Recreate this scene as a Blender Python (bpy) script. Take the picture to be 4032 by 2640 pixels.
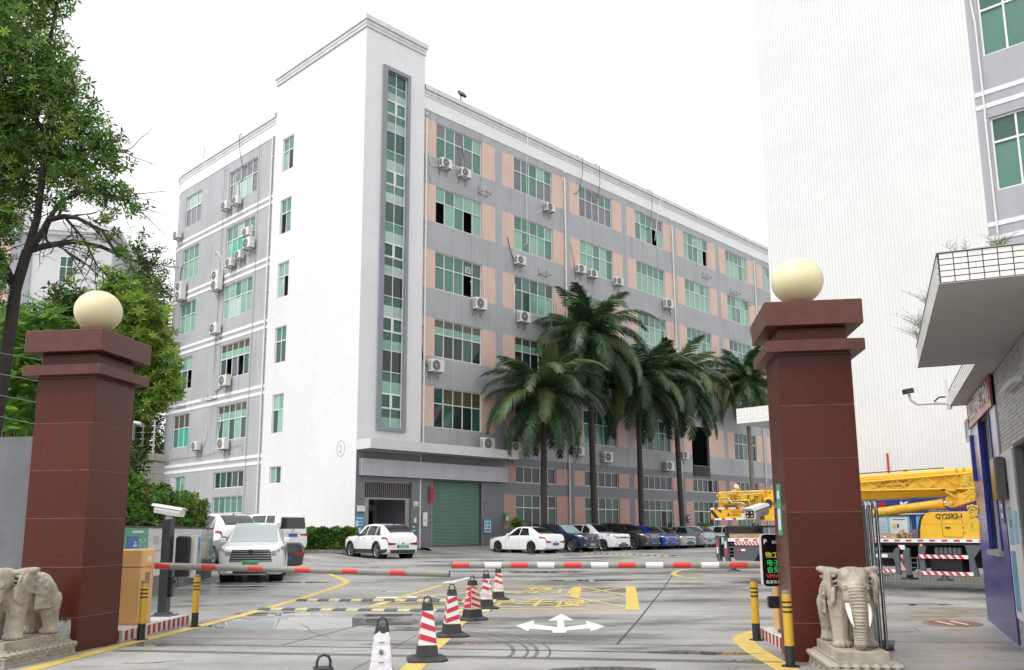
import bpy, bmesh, math, random
from mathutils import Matrix, Vector, Quaternion
for o in list(bpy.data.objects): bpy.data.objects.remove(o)
R = math.radians
rnd = random.Random(7)
SC = bpy.context.scene
COL = SC.collection

# ------------------------------------------------------------------ camera
cam_d = bpy.data.cameras.new('camera'); cam = bpy.data.objects.new('camera', cam_d); COL.objects.link(cam)
_p, _r = R(9.7196), R(-.3423)
_f = Vector((0, math.cos(_p), math.sin(_p))); _x = Vector((1, 0, 0)); _u = _x.cross(_f)
_x2 = _x*math.cos(_r)+_u*math.sin(_r); _u2 = -_x*math.sin(_r)+_u*math.cos(_r)
cam.matrix_world = Matrix(((_x2.x, _u2.x, -_f.x, 0), (_x2.y, _u2.y, -_f.y, 0), (_x2.z, _u2.z, -_f.z, 1.5), (0, 0, 0, 1)))
cam_d.sensor_width = 36; cam_d.lens = 36*3366.8/4032; cam_d.shift_y = 192/4032
cam_d.clip_start = .1; cam_d.clip_end = 3000
SC.camera = cam

# ------------------------------------------------------------------ overcast daylight
w = bpy.data.worlds.new('World'); SC.world = w; w.use_nodes = True
nt = w.node_tree; nt.nodes.clear()
sky = nt.nodes.new('ShaderNodeTexSky'); sky.sky_type = 'NISHITA'; sky.sun_disc = False
sky.sun_elevation = R(56); sky.sun_rotation = R(226); sky.air_density = 1.6; sky.dust_density = 6; sky.ozone_density = 1
hs = nt.nodes.new('ShaderNodeHueSaturation'); hs.inputs['Saturation'].default_value = .10
mx = nt.nodes.new('ShaderNodeMix'); mx.data_type = 'RGBA'; mx.inputs['Factor'].default_value = .62
mx.inputs['B'].default_value = (10.6, 10.7, 10.95, 1)          # an even cloud layer veiling the clear sky
bg = nt.nodes.new('ShaderNodeBackground'); bg.inputs['Strength'].default_value = .10
ow = nt.nodes.new('ShaderNodeOutputWorld')
nt.links.new(sky.outputs[0], hs.inputs['Color']); nt.links.new(hs.outputs[0], mx.inputs['A'])
nt.links.new(mx.outputs['Result'], bg.inputs['Color']); nt.links.new(bg.outputs[0], ow.inputs['Surface'])
sd = bpy.data.lights.new('sun', 'SUN'); sd.energy = .95; sd.angle = R(24); sd.color = (1, .975, .94)
sun = bpy.data.objects.new('sun', sd); COL.objects.link(sun)
_az, _el = R(226), R(56)
_d = Vector((math.sin(_az)*math.cos(_el), math.cos(_az)*math.cos(_el), math.sin(_el)))
sun.rotation_euler = _d.to_track_quat('Z', 'Y').to_euler(); sun.location = (-30, -30, 60)
SC.view_settings.view_transform = 'Standard'; SC.view_settings.look = 'None'
SC.view_settings.exposure = .68; SC.view_settings.gamma = 1; SC.view_settings.use_curve_mapping = False
SC.render.engine = 'CYCLES'; SC.cycles.max_bounces = 6

# ------------------------------------------------------------------ materials
_m = {}
def M(name, col=(.5, .5, .5), rough=.6, metal=0., var=.08, scale=3., bump=0., bscale=60., spec=.5, streak=0., dirt=None, coat=0., emit=0., tint=None):
    """Principled surface with procedural unevenness: soft noise in colour and gloss, optional rain streaks and fine relief."""
    if name in _m: return _m[name]
    m = bpy.data.materials.new(name); m.use_nodes = True
    N = m.node_tree.nodes; Lk = m.node_tree.links; b = N['Principled BSDF']
    b.inputs['Roughness'].default_value = rough; b.inputs['Metallic'].default_value = metal
    b.inputs['Specular IOR Level'].default_value = spec; b.inputs['Coat Weight'].default_value = coat
    b.inputs['Base Color'].default_value = (*col, 1)
    m.diffuse_color = (*col, 1)
    if emit:
        b.inputs['Emission Color'].default_value = (*col, 1); b.inputs['Emission Strength'].default_value = emit
    tc = N.new('ShaderNodeTexCoord')
    src = None
    if var > 0:
        n = N.new('ShaderNodeTexNoise'); n.inputs['Scale'].default_value = scale; n.inputs['Detail'].default_value = 5; n.inputs['Roughness'].default_value = .65
        Lk.new(tc.outputs['Object'], n.inputs['Vector'])
        r = N.new('ShaderNodeMapRange'); r.inputs['From Min'].default_value = .3; r.inputs['From Max'].default_value = .7
        r.inputs['To Min'].default_value = 1-var; r.inputs['To Max'].default_value = 1+var
        Lk.new(n.outputs['Fac'], r.inputs['Value'])
        vm = N.new('ShaderNodeVectorMath'); vm.operation = 'SCALE'; vm.inputs[0].default_value = col
        Lk.new(r.outputs[0], vm.inputs['Scale']); src = vm.outputs[0]
        rr = N.new('ShaderNodeMapRange'); rr.inputs['To Min'].default_value = max(.02, rough-.12*min(1, rough*2)); rr.inputs['To Max'].default_value = min(1, rough+.1*min(1, rough*2))
        Lk.new(n.outputs['Fac'], rr.inputs['Value']); Lk.new(rr.outputs[0], b.inputs['Roughness'])
    if streak > 0:
        mp = N.new('ShaderNodeMapping'); mp.inputs['Scale'].default_value = (2.2, 2.2, .10)
        Lk.new(tc.outputs['Object'], mp.inputs['Vector'])
        n2 = N.new('ShaderNodeTexNoise'); n2.inputs['Scale'].default_value = 1.6; n2.inputs['Detail'].default_value = 6; n2.inputs['Roughness'].default_value = .7
        Lk.new(mp.outputs[0], n2.inputs['Vector'])
        r2 = N.new('ShaderNodeMapRange'); r2.inputs['From Min'].default_value = .52; r2.inputs['From Max'].default_value = .78; r2.inputs['To Max'].default_value = streak
        Lk.new(n2.outputs['Fac'], r2.inputs['Value'])
        mixn = N.new('ShaderNodeMix'); mixn.data_type = 'RGBA'; mixn.inputs['B'].default_value = (*(dirt or tuple(c*.35 for c in col)), 1)
        if src: Lk.new(src, mixn.inputs['A'])
        else: mixn.inputs['A'].default_value = (*col, 1)
        Lk.new(r2.outputs[0], mixn.inputs['Factor']); src = mixn.outputs['Result']
    if tint:
        oi = N.new('ShaderNodeObjectInfo'); hsv = N.new('ShaderNodeHueSaturation')
        r3 = N.new('ShaderNodeMapRange'); r3.inputs['To Min'].default_value = 1-tint; r3.inputs['To Max'].default_value = 1+tint
        Lk.new(oi.outputs['Random'], r3.inputs['Value']); Lk.new(r3.outputs[0], hsv.inputs['Value'])
        if src: Lk.new(src, hsv.inputs['Color'])
        else: hsv.inputs['Color'].default_value = (*col, 1)
        src = hsv.outputs[0]
    if src: Lk.new(src, b.inputs['Base Color'])
    if bump > 0:
        n3 = N.new('ShaderNodeTexNoise'); n3.inputs['Scale'].default_value = bscale; n3.inputs['Detail'].default_value = 4
        Lk.new(tc.outputs['Object'], n3.inputs['Vector'])
        bp = N.new('ShaderNodeBump'); bp.inputs['Strength'].default_value = bump; bp.inputs['Distance'].default_value = .02
        Lk.new(n3.outputs['Fac'], bp.inputs['Height']); Lk.new(bp.outputs[0], b.inputs['Normal'])
    _m[name] = m
    return m

def M_tile(name, col, joint, tw, th, rough=.3, jw=.06, var=.05, bump=.4, axis='XZ'):
    """Small wall tiles too fine to model singly: rectangular joints in the tile's own plane, per-tile tone."""
    if name in _m: return _m[name]
    m = M(name, col, rough, var=.0)
    N = m.node_tree.nodes; Lk = m.node_tree.links; b = N['Principled BSDF']
    tc = N.new('ShaderNodeTexCoord'); sp = N.new('ShaderNodeSeparateXYZ'); cb = N.new('ShaderNodeCombineXYZ')
    Lk.new(tc.outputs['Object'], sp.inputs[0])
    ad = N.new('ShaderNodeMath'); ad.operation = 'ADD'
    Lk.new(sp.outputs['X'], ad.inputs[0]); Lk.new(sp.outputs['Y'], ad.inputs[1])
    Lk.new(ad.outputs[0], cb.inputs['X']); Lk.new(sp.outputs['Z'], cb.inputs['Y'])
    br = N.new('ShaderNodeTexBrick'); br.offset = 0; br.squash = 1
    br.inputs['Scale'].default_value = 1; br.inputs['Brick Width'].default_value = tw; br.inputs['Row Height'].default_value = th
    br.inputs['Mortar Size'].default_value = th*jw; br.inputs['Mortar Smooth'].default_value = .2; br.inputs['Bias'].default_value = 0
    br.inputs['Color1'].default_value = (*[c*(1-var) for c in col], 1); br.inputs['Color2'].default_value = (*[min(1, c*(1+var)) for c in col], 1)
    br.inputs['Mortar'].default_value = (*joint, 1)
    Lk.new(cb.outputs[0], br.inputs['Vector'])
    n = N.new('ShaderNodeTexNoise'); n.inputs['Scale'].default_value = .5; n.inputs['Detail'].default_value = 6
    Lk.new(tc.outputs['Object'], n.inputs['Vector'])
    r = N.new('ShaderNodeMapRange'); r.inputs['From Min'].default_value = .3; r.inputs['From Max'].default_value = .7; r.inputs['To Min'].default_value = .965; r.inputs['To Max'].default_value = 1.02
    Lk.new(n.outputs['Fac'], r.inputs['Value'])
    vm = N.new('ShaderNodeVectorMath'); vm.operation = 'SCALE'
    Lk.new(br.outputs['Color'], vm.inputs[0]); Lk.new(r.outputs[0], vm.inputs['Scale']); Lk.new(vm.outputs[0], b.inputs['Base Color'])
    bp = N.new('ShaderNodeBump'); bp.inputs['Strength'].default_value = bump; bp.inputs['Distance'].default_value = .004; bp.invert = True
    Lk.new(br.outputs['Fac'], bp.inputs['Height']); Lk.new(bp.outputs[0], b.inputs['Normal'])
    return m

# ------------------------------------------------------------------ mesh building
class MB:
    """Collects faces (with a material number and an optional transform) and links them as ONE mesh object."""
    def __init__(s): s.v = []; s.f = []; s.mi = []; s.sm = []; s.T = None
    def _add(s, pts, faces, mi=0, sm=False):
        k = len(s.v)
        s.v += [tuple(s.T @ Vector(p)) if s.T else tuple(p) for p in pts]
        for f in faces: s.f.append([i+k for i in f]); s.mi.append(mi); s.sm.append(sm)
    def box(s, x0, y0, z0, x1, y1, z1, mi=0):
        x0, x1 = min(x0, x1), max(x0, x1); y0, y1 = min(y0, y1), max(y0, y1); z0, z1 = min(z0, z1), max(z0, z1)
        s._add([(x0, y0, z0), (x1, y0, z0), (x1, y1, z0), (x0, y1, z0), (x0, y0, z1), (x1, y0, z1), (x1, y1, z1), (x0, y1, z1)],
               [(3, 2, 1, 0), (4, 5, 6, 7), (0, 1, 5, 4), (1, 2, 6, 5), (2, 3, 7, 6), (3, 0, 4, 7)], mi)
    def cbox(s, x0, y0, z0, x1, y1, z1, c=.02, mi=0):
        """box with chamfered vertical and top edges"""
        p = [(x0+c, y0), (x1-c, y0), (x1, y0+c), (x1, y1-c), (x1-c, y1), (x0+c, y1), (x0, y1-c), (x0, y0+c)]
        mxx, myy = (x0+x1)/2, (y0+y1)/2
        q = [(mxx+(a-mxx)*(1-2*c/(x1-x0)), myy+(b-myy)*(1-2*c/(y1-y0))) for a, b in p]
        s._add([(a, b, z0) for a, b in p]+[(a, b, z1-c) for a, b in p]+[(a, b, z1) for a, b in q],
               [tuple(range(7, -1, -1)), tuple(range(16, 24))]+[(i, (i+1) % 8, 8+(i+1) % 8, 8+i) for i in range(8)]+[(8+i, 8+(i+1) % 8, 16+(i+1) % 8, 16+i) for i in range(8)], mi)
    def quad(s, *p, mi=0): s._add(p, [tuple(range(len(p)))], mi)
    def prism(s, poly, z0, z1, mi=0, axis='z', sm=False):
        """polygon extruded along an axis; for axis y the polygon is (x, z), for x it is (y, z)"""
        n = len(poly)
        if axis == 'z': a = [(x, y, z0) for x, y in poly]+[(x, y, z1) for x, y in poly]
        elif axis == 'y': a = [(x, z0, y) for x, y in poly]+[(x, z1, y) for x, y in poly]
        else: a = [(z0, x, y) for x, y in poly]+[(z1, x, y) for x, y in poly]
        s._add(a, [tuple(range(n-1, -1, -1)), tuple(range(n, 2*n))], mi)
        s._add(a, [(i, (i+1) % n, n+(i+1) % n, n+i) for i in range(n)], mi, sm)
    def cyl(s, p0, p1, r0, r1=None, n=10, mi=0, caps=True, sm=True):
        r1 = r0 if r1 is None else r1
        p0, p1 = Vector(p0), Vector(p1); d = (p1-p0)
        if d.length < 1e-6: return
        q = d.normalized().to_track_quat('Z', 'Y')
        a = [q @ Vector((math.cos(2*math.pi*i/n), math.sin(2*math.pi*i/n), 0)) for i in range(n)]
        s._add([p0+v*r0 for v in a]+[p1+v*r1 for v in a], [(i, (i+1) % n, n+(i+1) % n, n+i) for i in range(n)], mi, sm)
        if caps: s._add([p0+v*r0 for v in a]+[p1+v*r1 for v in a], [tuple(range(n-1, -1, -1)), tuple(range(n, 2*n))], mi)
    def tube(s, pts, r, n=6, mi=0, caps=True):
        pts = [Vector(p) for p in pts]; rr = r if isinstance(r, (list, tuple)) else [r]*len(pts)
        rings = []; up = Vector((0, 0, 1)); prev = None
        for i, p in enumerate(pts):
            t = (pts[min(i+1, len(pts)-1)]-pts[max(i-1, 0)]).normalized()
            if prev is None:
                a = t.cross(up if abs(t.z) < .95 else Vector((1, 0, 0))).normalized()
            else:
                a = (prev-t*prev.dot(t)).normalized()
            prev = a; b = t.cross(a)
            rings.append([p+(a*math.cos(2*math.pi*j/n)+b*math.sin(2*math.pi*j/n))*rr[i] for j in range(n)])
        V = [v for q in rings for v in q]; F = []
        for i in range(len(pts)-1):
            for j in range(n): F.append((i*n+j, i*n+(j+1) % n, (i+1)*n+(j+1) % n, (i+1)*n+j))
        s._add(V, F, mi, True)
        if caps: s._add(V, [tuple(range(n-1, -1, -1)), tuple(range(len(V)-n, len(V)))], mi)
    def lathe(s, prof, n=20, c=(0, 0), mi=0):
        V = [(c[0]+r*math.cos(2*math.pi*j/n), c[1]+r*math.sin(2*math.pi*j/n), z) for r, z in prof for j in range(n)]
        F = [(i*n+j, i*n+(j+1) % n, (i+1)*n+(j+1) % n, (i+1)*n+j) for i in range(len(prof)-1) for j in range(n)]
        s._add(V, F, mi, True)
    def grid(s, rows, mi=0, sm=True, close=False):
        n = len(rows[0]); V = [p for r_ in rows for p in r_]
        F = [(i*n+j, i*n+(j+1) % n, (i+1)*n+(j+1) % n, (i+1)*n+j) for i in range(len(rows)-1) for j in range(n if close else n-1)]
        s._add(V, F, mi, sm)
    def mesh(s, name, mats):
        me = bpy.data.meshes.new(name); me.from_pydata(s.v, [], s.f)
        for m in (mats if isinstance(mats, (list, tuple)) else [mats]): me.materials.append(m)
        me.polygons.foreach_set('material_index', s.mi); me.polygons.foreach_set('use_smooth', s.sm)
        me.update(); return me
    def build(s, name, mats, parent=None, loc=None, rz=0):
        return put(name, s.mesh(name, mats), parent, loc, rz)

def put(name, me, parent=None, loc=None, rz=0, mat=None):
    o = bpy.data.objects.new(name, me); COL.objects.link(o)
    if parent: o.parent = parent
    if loc is not None: o.location = loc
    if rz: o.rotation_euler = (0, 0, rz)
    if mat:
        o.material_slots[0].link = 'OBJECT'; o.material_slots[0].material = mat
    return o
def tag(o, label=None, cat=None, group=None, kind=None):
    if label: o['label'] = label
    if cat: o['category'] = cat
    if group: o['group'] = group
    if kind: o['kind'] = kind
    return o
def thing(name, label, cat, loc=(0, 0, 0), rz=0, group=None):
    o = bpy.data.objects.new(name, None); COL.objects.link(o); o.empty_display_size = .2
    o.location = loc; o.rotation_euler = (0, 0, rz)
    return tag(o, label, cat, group)
def copy_tree(o, parent=None):
    c = o.copy(); COL.objects.link(c); c.parent = parent
    for ch in list(o.children): copy_tree(ch, c)
    return c
def box_mb(*a, **k):
    b = MB(); b.box(*a, **k); return b
def plain(o):                       # a structure piece of the setting
    o['kind'] = 'structure'; return o

_txt = {}
def lettering(body, size, mat, parent, loc, rot, name='lettering', ext=.004, align='LEFT', sx=1., bold=0.):
    """Real letters as thin raised print."""
    key = (body, size, ext, align, sx, bold)
    if key not in _txt:
        cu = bpy.data.curves.new('t', 'FONT'); cu.body = body; cu.size = size; cu.extrude = ext; cu.align_x = align; cu.resolution_u = 2; cu.offset = bold
        t = bpy.data.objects.new('t', cu); COL.objects.link(t); t.scale = (1, 1, 1)
        dg = bpy.context.evaluated_depsgraph_get(); me = bpy.data.meshes.new_from_object(t.evaluated_get(dg))
        bpy.data.objects.remove(t)
        for v in me.vertices: v.co.x *= sx
        me.materials.clear(); me.materials.append(None)
        _txt[key] = me
    o = put(name, _txt[key].copy() if False else _txt[key], parent)
    o.material_slots[0].link = 'OBJECT'; o.material_slots[0].material = mat
    o.location = loc; o.rotation_euler = rot
    return o

def ss(t, a, b):
    t = min(1, max(0, (t-a)/(b-a))); return t*t*(3-2*t)
P0 = Vector((-8.27, 45.27, 0)); TH = R(90-43.912)
U1 = Vector((math.cos(TH), math.sin(TH), 0)); U2 = Vector((-U1.y, U1.x, 0)); N1 = -U2
def gz(x, y):
    """height of the ground: level at the gate, rising gently to the factory's forecourt"""
    z = .24*ss(y, 26, 40)
    d = (Vector((x, y, 0))-P0).dot(N1)
    ramp = .20*ss(-d, -2.6, -.1) if y > 30 else 0
    left = .22*ss(-x, 7, 9.5)*ss(y, 29, 36)
    return z+max(ramp, left)

# ================================================================== GROUND
def concrete_wet(name, puddles_shade):
    m = bpy.data.materials.new(name); m.use_nodes = True
    N = m.node_tree.nodes; Lk = m.node_tree.links; b = N['Principled BSDF']
    tc = N.new('ShaderNodeTexCoord')
    def noise(scale, detail=6, rough=.6, stretch=(1, 1, 1), w=0):
        mp = N.new('ShaderNodeMapping'); mp.inputs['Scale'].default_value = stretch; mp.inputs['Location'].default_value = (w, w*.7, 0)
        Lk.new(tc.outputs['Object'], mp.inputs['Vector'])
        n = N.new('ShaderNodeTexNoise'); n.inputs['Scale'].default_value = scale; n.inputs['Detail'].default_value = detail; n.inputs['Roughness'].default_value = rough
        Lk.new(mp.outputs[0], n.inputs['Vector']); return n.outputs['Fac']
    def rng(v, a, bb, c, d):
        r = N.new('ShaderNodeMapRange'); r.interpolation_type = 'SMOOTHSTEP'
        for k, x in zip(('From Min', 'From Max', 'To Min', 'To Max'), (a, bb, c, d)): r.inputs[k].default_value = x
        Lk.new(v, r.inputs['Value']); return r.outputs[0]
    def math_(op, a, c):
        k = N.new('ShaderNodeMath'); k.operation = op
        for i, x in enumerate((a, c)):
            if isinstance(x, (int, float)): k.inputs[i].default_value = x
            else: Lk.new(x, k.inputs[i])
        return k.outputs[0]
    tone = rng(noise(.35, 7, .7), .3, .7, .74, 1.16)
    grit = rng(noise(28, 4, .7), .3, .7, .86, 1.12)
    stain = rng(noise(.9, 8, .72, (.55, 1.5, 1), 3.1), .50, .70, 0, 1)
    wet = rng(noise(.42, 6, .62, (.5, 1.25, 1), 9.7), .44, .60, 0, 1)
    edge = noise(1.7, 5, .6, (1, 1, 1), 5.)
    pud_shade = None
    for (x, y, rx, ry) in puddles_shade:
        mp = N.new('ShaderNodeMapping'); mp.vector_type = 'POINT'
        mp.inputs['Location'].default_value = (-x/rx, -y/ry, 0); mp.inputs['Scale'].default_value = (1/rx, 1/ry, 0)
        Lk.new(tc.outputs['Object'], mp.inputs['Vector'])
        ln = N.new('ShaderNodeVectorMath'); ln.operation = 'LENGTH'; Lk.new(mp.outputs[0], ln.inputs[0])
        v = math_('ADD', ln.outputs['Value'], math_('MULTIPLY', math_('SUBTRACT', edge, .5), 1.7))
        k = rng(v, .78, 1.1, 1, 0)
        pud_shade = k if pud_shade is None else math_('MAXIMUM', pud_shade, k)
    small = rng(noise(.75, 4, .5, (.45, 1.3, 1), 21.), .62, .68, 0, 1)
    pud_shade = math_('MAXIMUM', pud_shade, small)
    wet = math_('MAXIMUM', wet, pud_shade)
    t = math_('MULTIPLY', tone, grit)
    t = math_('MULTIPLY', t, math_('SUBTRACT', 1., math_('MULTIPLY', stain, .28)))
    t = math_('MULTIPLY', t, math_('SUBTRACT', 1., math_('MULTIPLY', wet, .32)))
    t = math_('MULTIPLY', t, math_('SUBTRACT', 1., math_('MULTIPLY', pud_shade, .25)))
    vm = N.new('ShaderNodeVectorMath'); vm.operation = 'SCALE'; vm.inputs[0].default_value = (.345, .34, .322)
    Lk.new(t, vm.inputs['Scale'])
    # brown silt left where water dries
    mixn = N.new('ShaderNodeMix'); mixn.data_type = 'RGBA'; mixn.inputs['B'].default_value = (.22, .19, .145, 1)
    Lk.new(vm.outputs[0], mixn.inputs['A']); Lk.new(rng(noise(.6, 7, .7, (.6, 1.5, 1), 31.), .56, .78, 0, .55), mixn.inputs['Factor'])
    Lk.new(mixn.outputs['Result'], b.inputs['Base Color'])
    ro = math_('SUBTRACT', .62, math_('MULTIPLY', wet, .40)); ro = math_('SUBTRACT', ro, math_('MULTIPLY', pud_shade, .20))
    Lk.new(ro, b.inputs['Roughness'])
    b.inputs['Specular IOR Level'].default_value = .5
    bp = N.new('ShaderNodeBump'); bp.inputs['Distance'].default_value = .01
    Lk.new(math_('MULTIPLY', math_('SUBTRACT', 1., pud_shade), .35), bp.inputs['Strength']); Lk.new(noise(45, 4), bp.inputs['Height'])
    Lk.new(bp.outputs[0], b.inputs['Normal'])
    return m
CONC = concrete_wet('wet_concrete', [(-3.5, 14.7, 1.9, 1.0), (-4.3, 16.3, .9, .45), (.95, 9.72, .62, .17), (2.6, 10.85, .42, .16), (3.75, 22.6, .33, .28),
    (7.9, 17.4, .75, .22), (2.2, 26.3, 1.6, .45), (8.6, 21.2, 2.4, .5), (-7.6, 24.3, .9, .3), (-2.3, 15.9, .6, .3), (3.0, 10.3, .5, .12), (-6.6, 26.2, 1.2, .3), (1.2, 30.5, 1.5, .6)])  # the long strip below the crane front is its shade, painted as a puddle
def axis_pts(a, b, fine0, fine1, fs, cs):
    p = []; x = a
    while x < b:
        p.append(x); x += fs if fine0 <= x < fine1 else cs
    return p+[b]
xs = [-900, -400, -180, -90]+axis_pts(-50, 60, -14, 14, 1., 4.)+[90, 180, 400, 900]
ys = [-60, -20, 0]+axis_pts(4, 70, 24, 66, .8, 2.)+[80, 100, 140, 220, 400, 900, 1800]
g = MB(); g.grid([[(x, y, gz(x, y)) for x in xs] for y in ys]); g.f = [f[::-1] for f in g.f]
plain(g.build('ground', CONC))

YEL = M('road_paint_yellow', (.62, .46, .12), .55, var=.16, scale=6, bump=.2, streak=.0)
YELW = M('road_paint_yellow_worn', (.58, .46, .17), .5, var=.24, scale=3.5, bump=.2)
WHI = M('road_paint_white', (.74, .74, .72), .5, var=.10, scale=7, bump=.2)
JNT = M('joint_filler', (.045, .043, .04), .6, var=.3, scale=8)
STEEL = M('worn_rail_steel', (.20, .20, .20), .35, .7, var=.3, scale=12)
def strip(name, pts, wd, mat, dz=.004, closed=False):
    """painted band along a polyline, draped on the ground"""
    q = []
    for (a, b_) in zip(pts[:-1], pts[1:]):
        n = max(1, int((Vector(b_)-Vector(a)).length/.8))
        q += [(a[0]+(b_[0]-a[0])*i/n, a[1]+(b_[1]-a[1])*i/n) for i in range(n)]
    q.append(pts[-1]); rows = []
    for i, p in enumerate(q):
        t = Vector(q[min(i+1, len(q)-1)])-Vector(q[max(i-1, 0)]); t.normalize(); n = Vector((-t.y, t.x))*(wd/2)
        rows.append([(p[0]-n.x, p[1]-n.y, gz(p[0]-n.x, p[1]-n.y)+dz), (p[0]+n.x, p[1]+n.y, gz(p[0]+n.x, p[1]+n.y)+dz)])
    m = MB(); m.grid(rows, sm=False); m.f = [f[::-1] for f in m.f]
    return plain(m.build(name, mat))
def smooth(pts, n=6):
    out = []; P = [pts[0]]+list(pts)+[pts[-1]]
    for i in range(1, len(P)-2):
        p0, p1, p2, p3 = [Vector((*p, 0)[:3]) for p in P[i-1:i+3]]
        for k in range(n):
            t = k/n
            v = .5*((2*p1)+(-p0+p2)*t+(2*p0-5*p1+4*p2-p3)*t*t+(-p0+3*p1-3*p2+p3)*t**3); out.append((v.x, v.y))
    out.append(tuple(pts[-1])); return out
def poly(name, pts, mat, dz=.004):
    m = MB(); m.quad(*[(x, y, gz(x, y)+dz) for x, y in pts]); return plain(m.build(name, mat))
strip('yellow_edge_line', smooth([(-5.45, 8.2), (-5.38, 9.9), (-5.33, 11.35), (-5.27, 12.2), (-4.99, 15.38), (-4.82, 19.68), (-4.84, 24.6), (-5.02, 26.3), (-5.55, 28.1), (-6.63, 30.7), (-8.2, 33.4)]), .21, YEL)
strip('yellow_edge_line', smooth([(3.86, 13.35), (3.45, 12.85), (3.18, 12.3), (3.02, 11.2), (2.96, 9.9), (2.94, 8.4)]), .27, YEL)
BL, TL, TR, BR = (-2.87, 17.66), (-1.98, 24.52), (3.2, 23.31), (2.34, 16.64)
def bl(u, v):
    a = Vector(BL).lerp(Vector(BR), u); b_ = Vector(TL).lerp(Vector(TR), u); return tuple(a.lerp(b_, v))
strip('yellow_box_line', [BL, bl(.62, -.005), BR], .16, YELW)
strip('yellow_box_line', [bl(0.0, .055), bl(.95, .055)], .11, YELW, .0045)
strip('yellow_box_line', [TL, TR], .18, YELW)
strip('yellow_box_line', [BL, TL], .2, YELW, .005)
strip('yellow_box_line', [bl(.985, -.01), bl(.985, 1.0)], .26, YEL, .006)
strip('yellow_box_line', [bl(.745, .42), bl(.72, .95)], .22, YEL, .006)
for a, c, d in (((.70, .06), (.97, .5), .0052), ((.70, .5), (.97, .06), .0056), ((.72, .52), (.97, .97), .0052), ((.74, .97), (.97, .52), .0056),
                ((.02, .08), (.42, .52), .0052), ((.02, .5), (.42, .08), .0056), ((.02, .55), (.5, .97), .0052), ((.02, .97), (.5, .55), .0056)):
    strip('yellow_hatch_line', [bl(*a), bl(*c)], .12, YELW, d)
for ch, u, v, sc in (('禁', .47, .62, 1), ('止', .62, .60, 1), ('停', .37, .10, 1), ('车', .53, .10, 1), ('慢', .68, .10, .8)):
    p = bl(u, v); t = lettering(ch, .85*sc, YELW, None, (p[0], p[1], .0075), (0, 0, R(-7)), 'road_lettering', .0005, bold=.012)
    t.scale = (1, 2.6, 1); t['kind'] = 'structure'
# three-way arrow in front of the cones' lane
poly('white_lane_arrow', [(.58, 13.05), (.78, 13.05), (.795, 13.35), (1.17, 13.62), (1.16, 13.22), (1.44, 13.88), (1.20, 14.75), (1.185, 14.2), (.80, 13.82), (.84, 14.8), (1.02, 14.8), (.87, 15.97), (.58, 14.8), (.74, 14.8), (.68, 13.82), (.33, 14.25), (.345, 14.85), (.04, 14.05), (.22, 13.28), (.25, 13.62), (.585, 13.38)], WHI)
poly('white_lane_arrow', [(-2.06, 25.2), (-1.62, 25.75), (-1.72, 26.0), (-1.3, 28.0), (-1.5, 28.05), (-1.86, 26.1), (-2.0, 26.2)], WHI)
poly('white_lane_arrow', [(-3.1, 19.75), (-2.2, 19.95), (-2.2, 20.4), (-3.15, 20.25)], WHI, .0045)
poly('white_lane_arrow', [(3.4, 42.0), (6.2, 43.6), (6.0, 44.0), (3.2, 42.5)], WHI)
poly('white_lane_arrow', [(4.2, 31.8), (6.9, 34.6), (6.6, 34.9), (4.0, 32.0)], WHI)
for i in range(6):
    x, y = -1.18+.105*i*2.2/2.2, 9.75+i*2.3
    poly('yellow_lane_dash', [(x-.12, y-.75), (x+.12, y-.75), (x+.20, y+.45), (x-.04, y+.45)], YEL)
strip('yellow_curve_line', smooth([(8.3, 25.3), (6.7, 26.0), (5.6, 27.2), (5.3, 28.8), (6.0, 31.0), (8.0, 33.)]), .18, YELW)
strip('yellow_curve_line', [(5.4, 29.), (8.9, 27.6)], .1, YELW, .0045)
strip('yellow_edge_line', [(5.2, 14.75), (7.7, 14.62)], .06, YELW)
strip('yellow_edge_line', [(8.3, 23.9), (9.4, 22.9), (11.6, 20.9)], .09, YELW)
for k in range(4):
    a = P0+U1*(2.2+k*4.6)+N1*2.9; b_ = a+N1*4.6+U1*.8
    strip('yellow_parking_line', [(a.x, a.y), (b_.x, b_.y)], .12, YELW)
a = P0+U1*.5+N1*3.0; b_ = P0+U1*14+N1*3.2
strip('yellow_parking_line', [(a.x-6, a.y-5.), (-9.2, 39.2), (-5.2, 38.6), (-1, 41.5)], .12, YELW, .0045)
GD = Vector((math.cos(R(9.3)), -math.sin(R(9.3))))
def gate_line(off, x0, x1): return [(x0, 11.255-(x0)*.164+off), (x1, 11.255-(x1)*.164+off)]
for off, wd in ((.0, .022), (-.62, .03), (-.73, .02), (.72, .02)):
    strip('gate_track_groove' if off < .5 else 'slab_joint', gate_line(off, -5.15, 3.1), wd, JNT, .003)
for off in (.035, -.585, -.66): strip('gate_track_rail', gate_line(off, -5.15, 3.05), .02, STEEL, .0065)
strip('slab_joint', [(1.37, 11.76), (2.0, 14.4), (3.69, 21.8), (5.5, 30.)], .03, JNT, .0025)
strip('slab_joint', [(-3.1, 11.9), (-2.3, 14.9), (-1.75, 16.55)], .022, JNT, .0025)
strip('slab_joint', [(-7.3, 20.9), (-2., 20.3), (5.4, 19.6), (7.8, 19.3)], .02, JNT, .0025)
strip('slab_joint', [(-9.5, 30.2), (-3, 29.2), (4.6, 28.6)], .02, JNT, .0025)
strip('slab_joint', [(3.0, 16.3), (8.2, 15.6)], .018, JNT, .0025)
strip('slab_joint', [(3.9, 11.9), (7.1, 11.7)], .022, JNT, .0025)
strip('slab_joint', [(-1.9, 8.6), (-.6, 20.)], .012, JNT, .0022)

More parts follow.
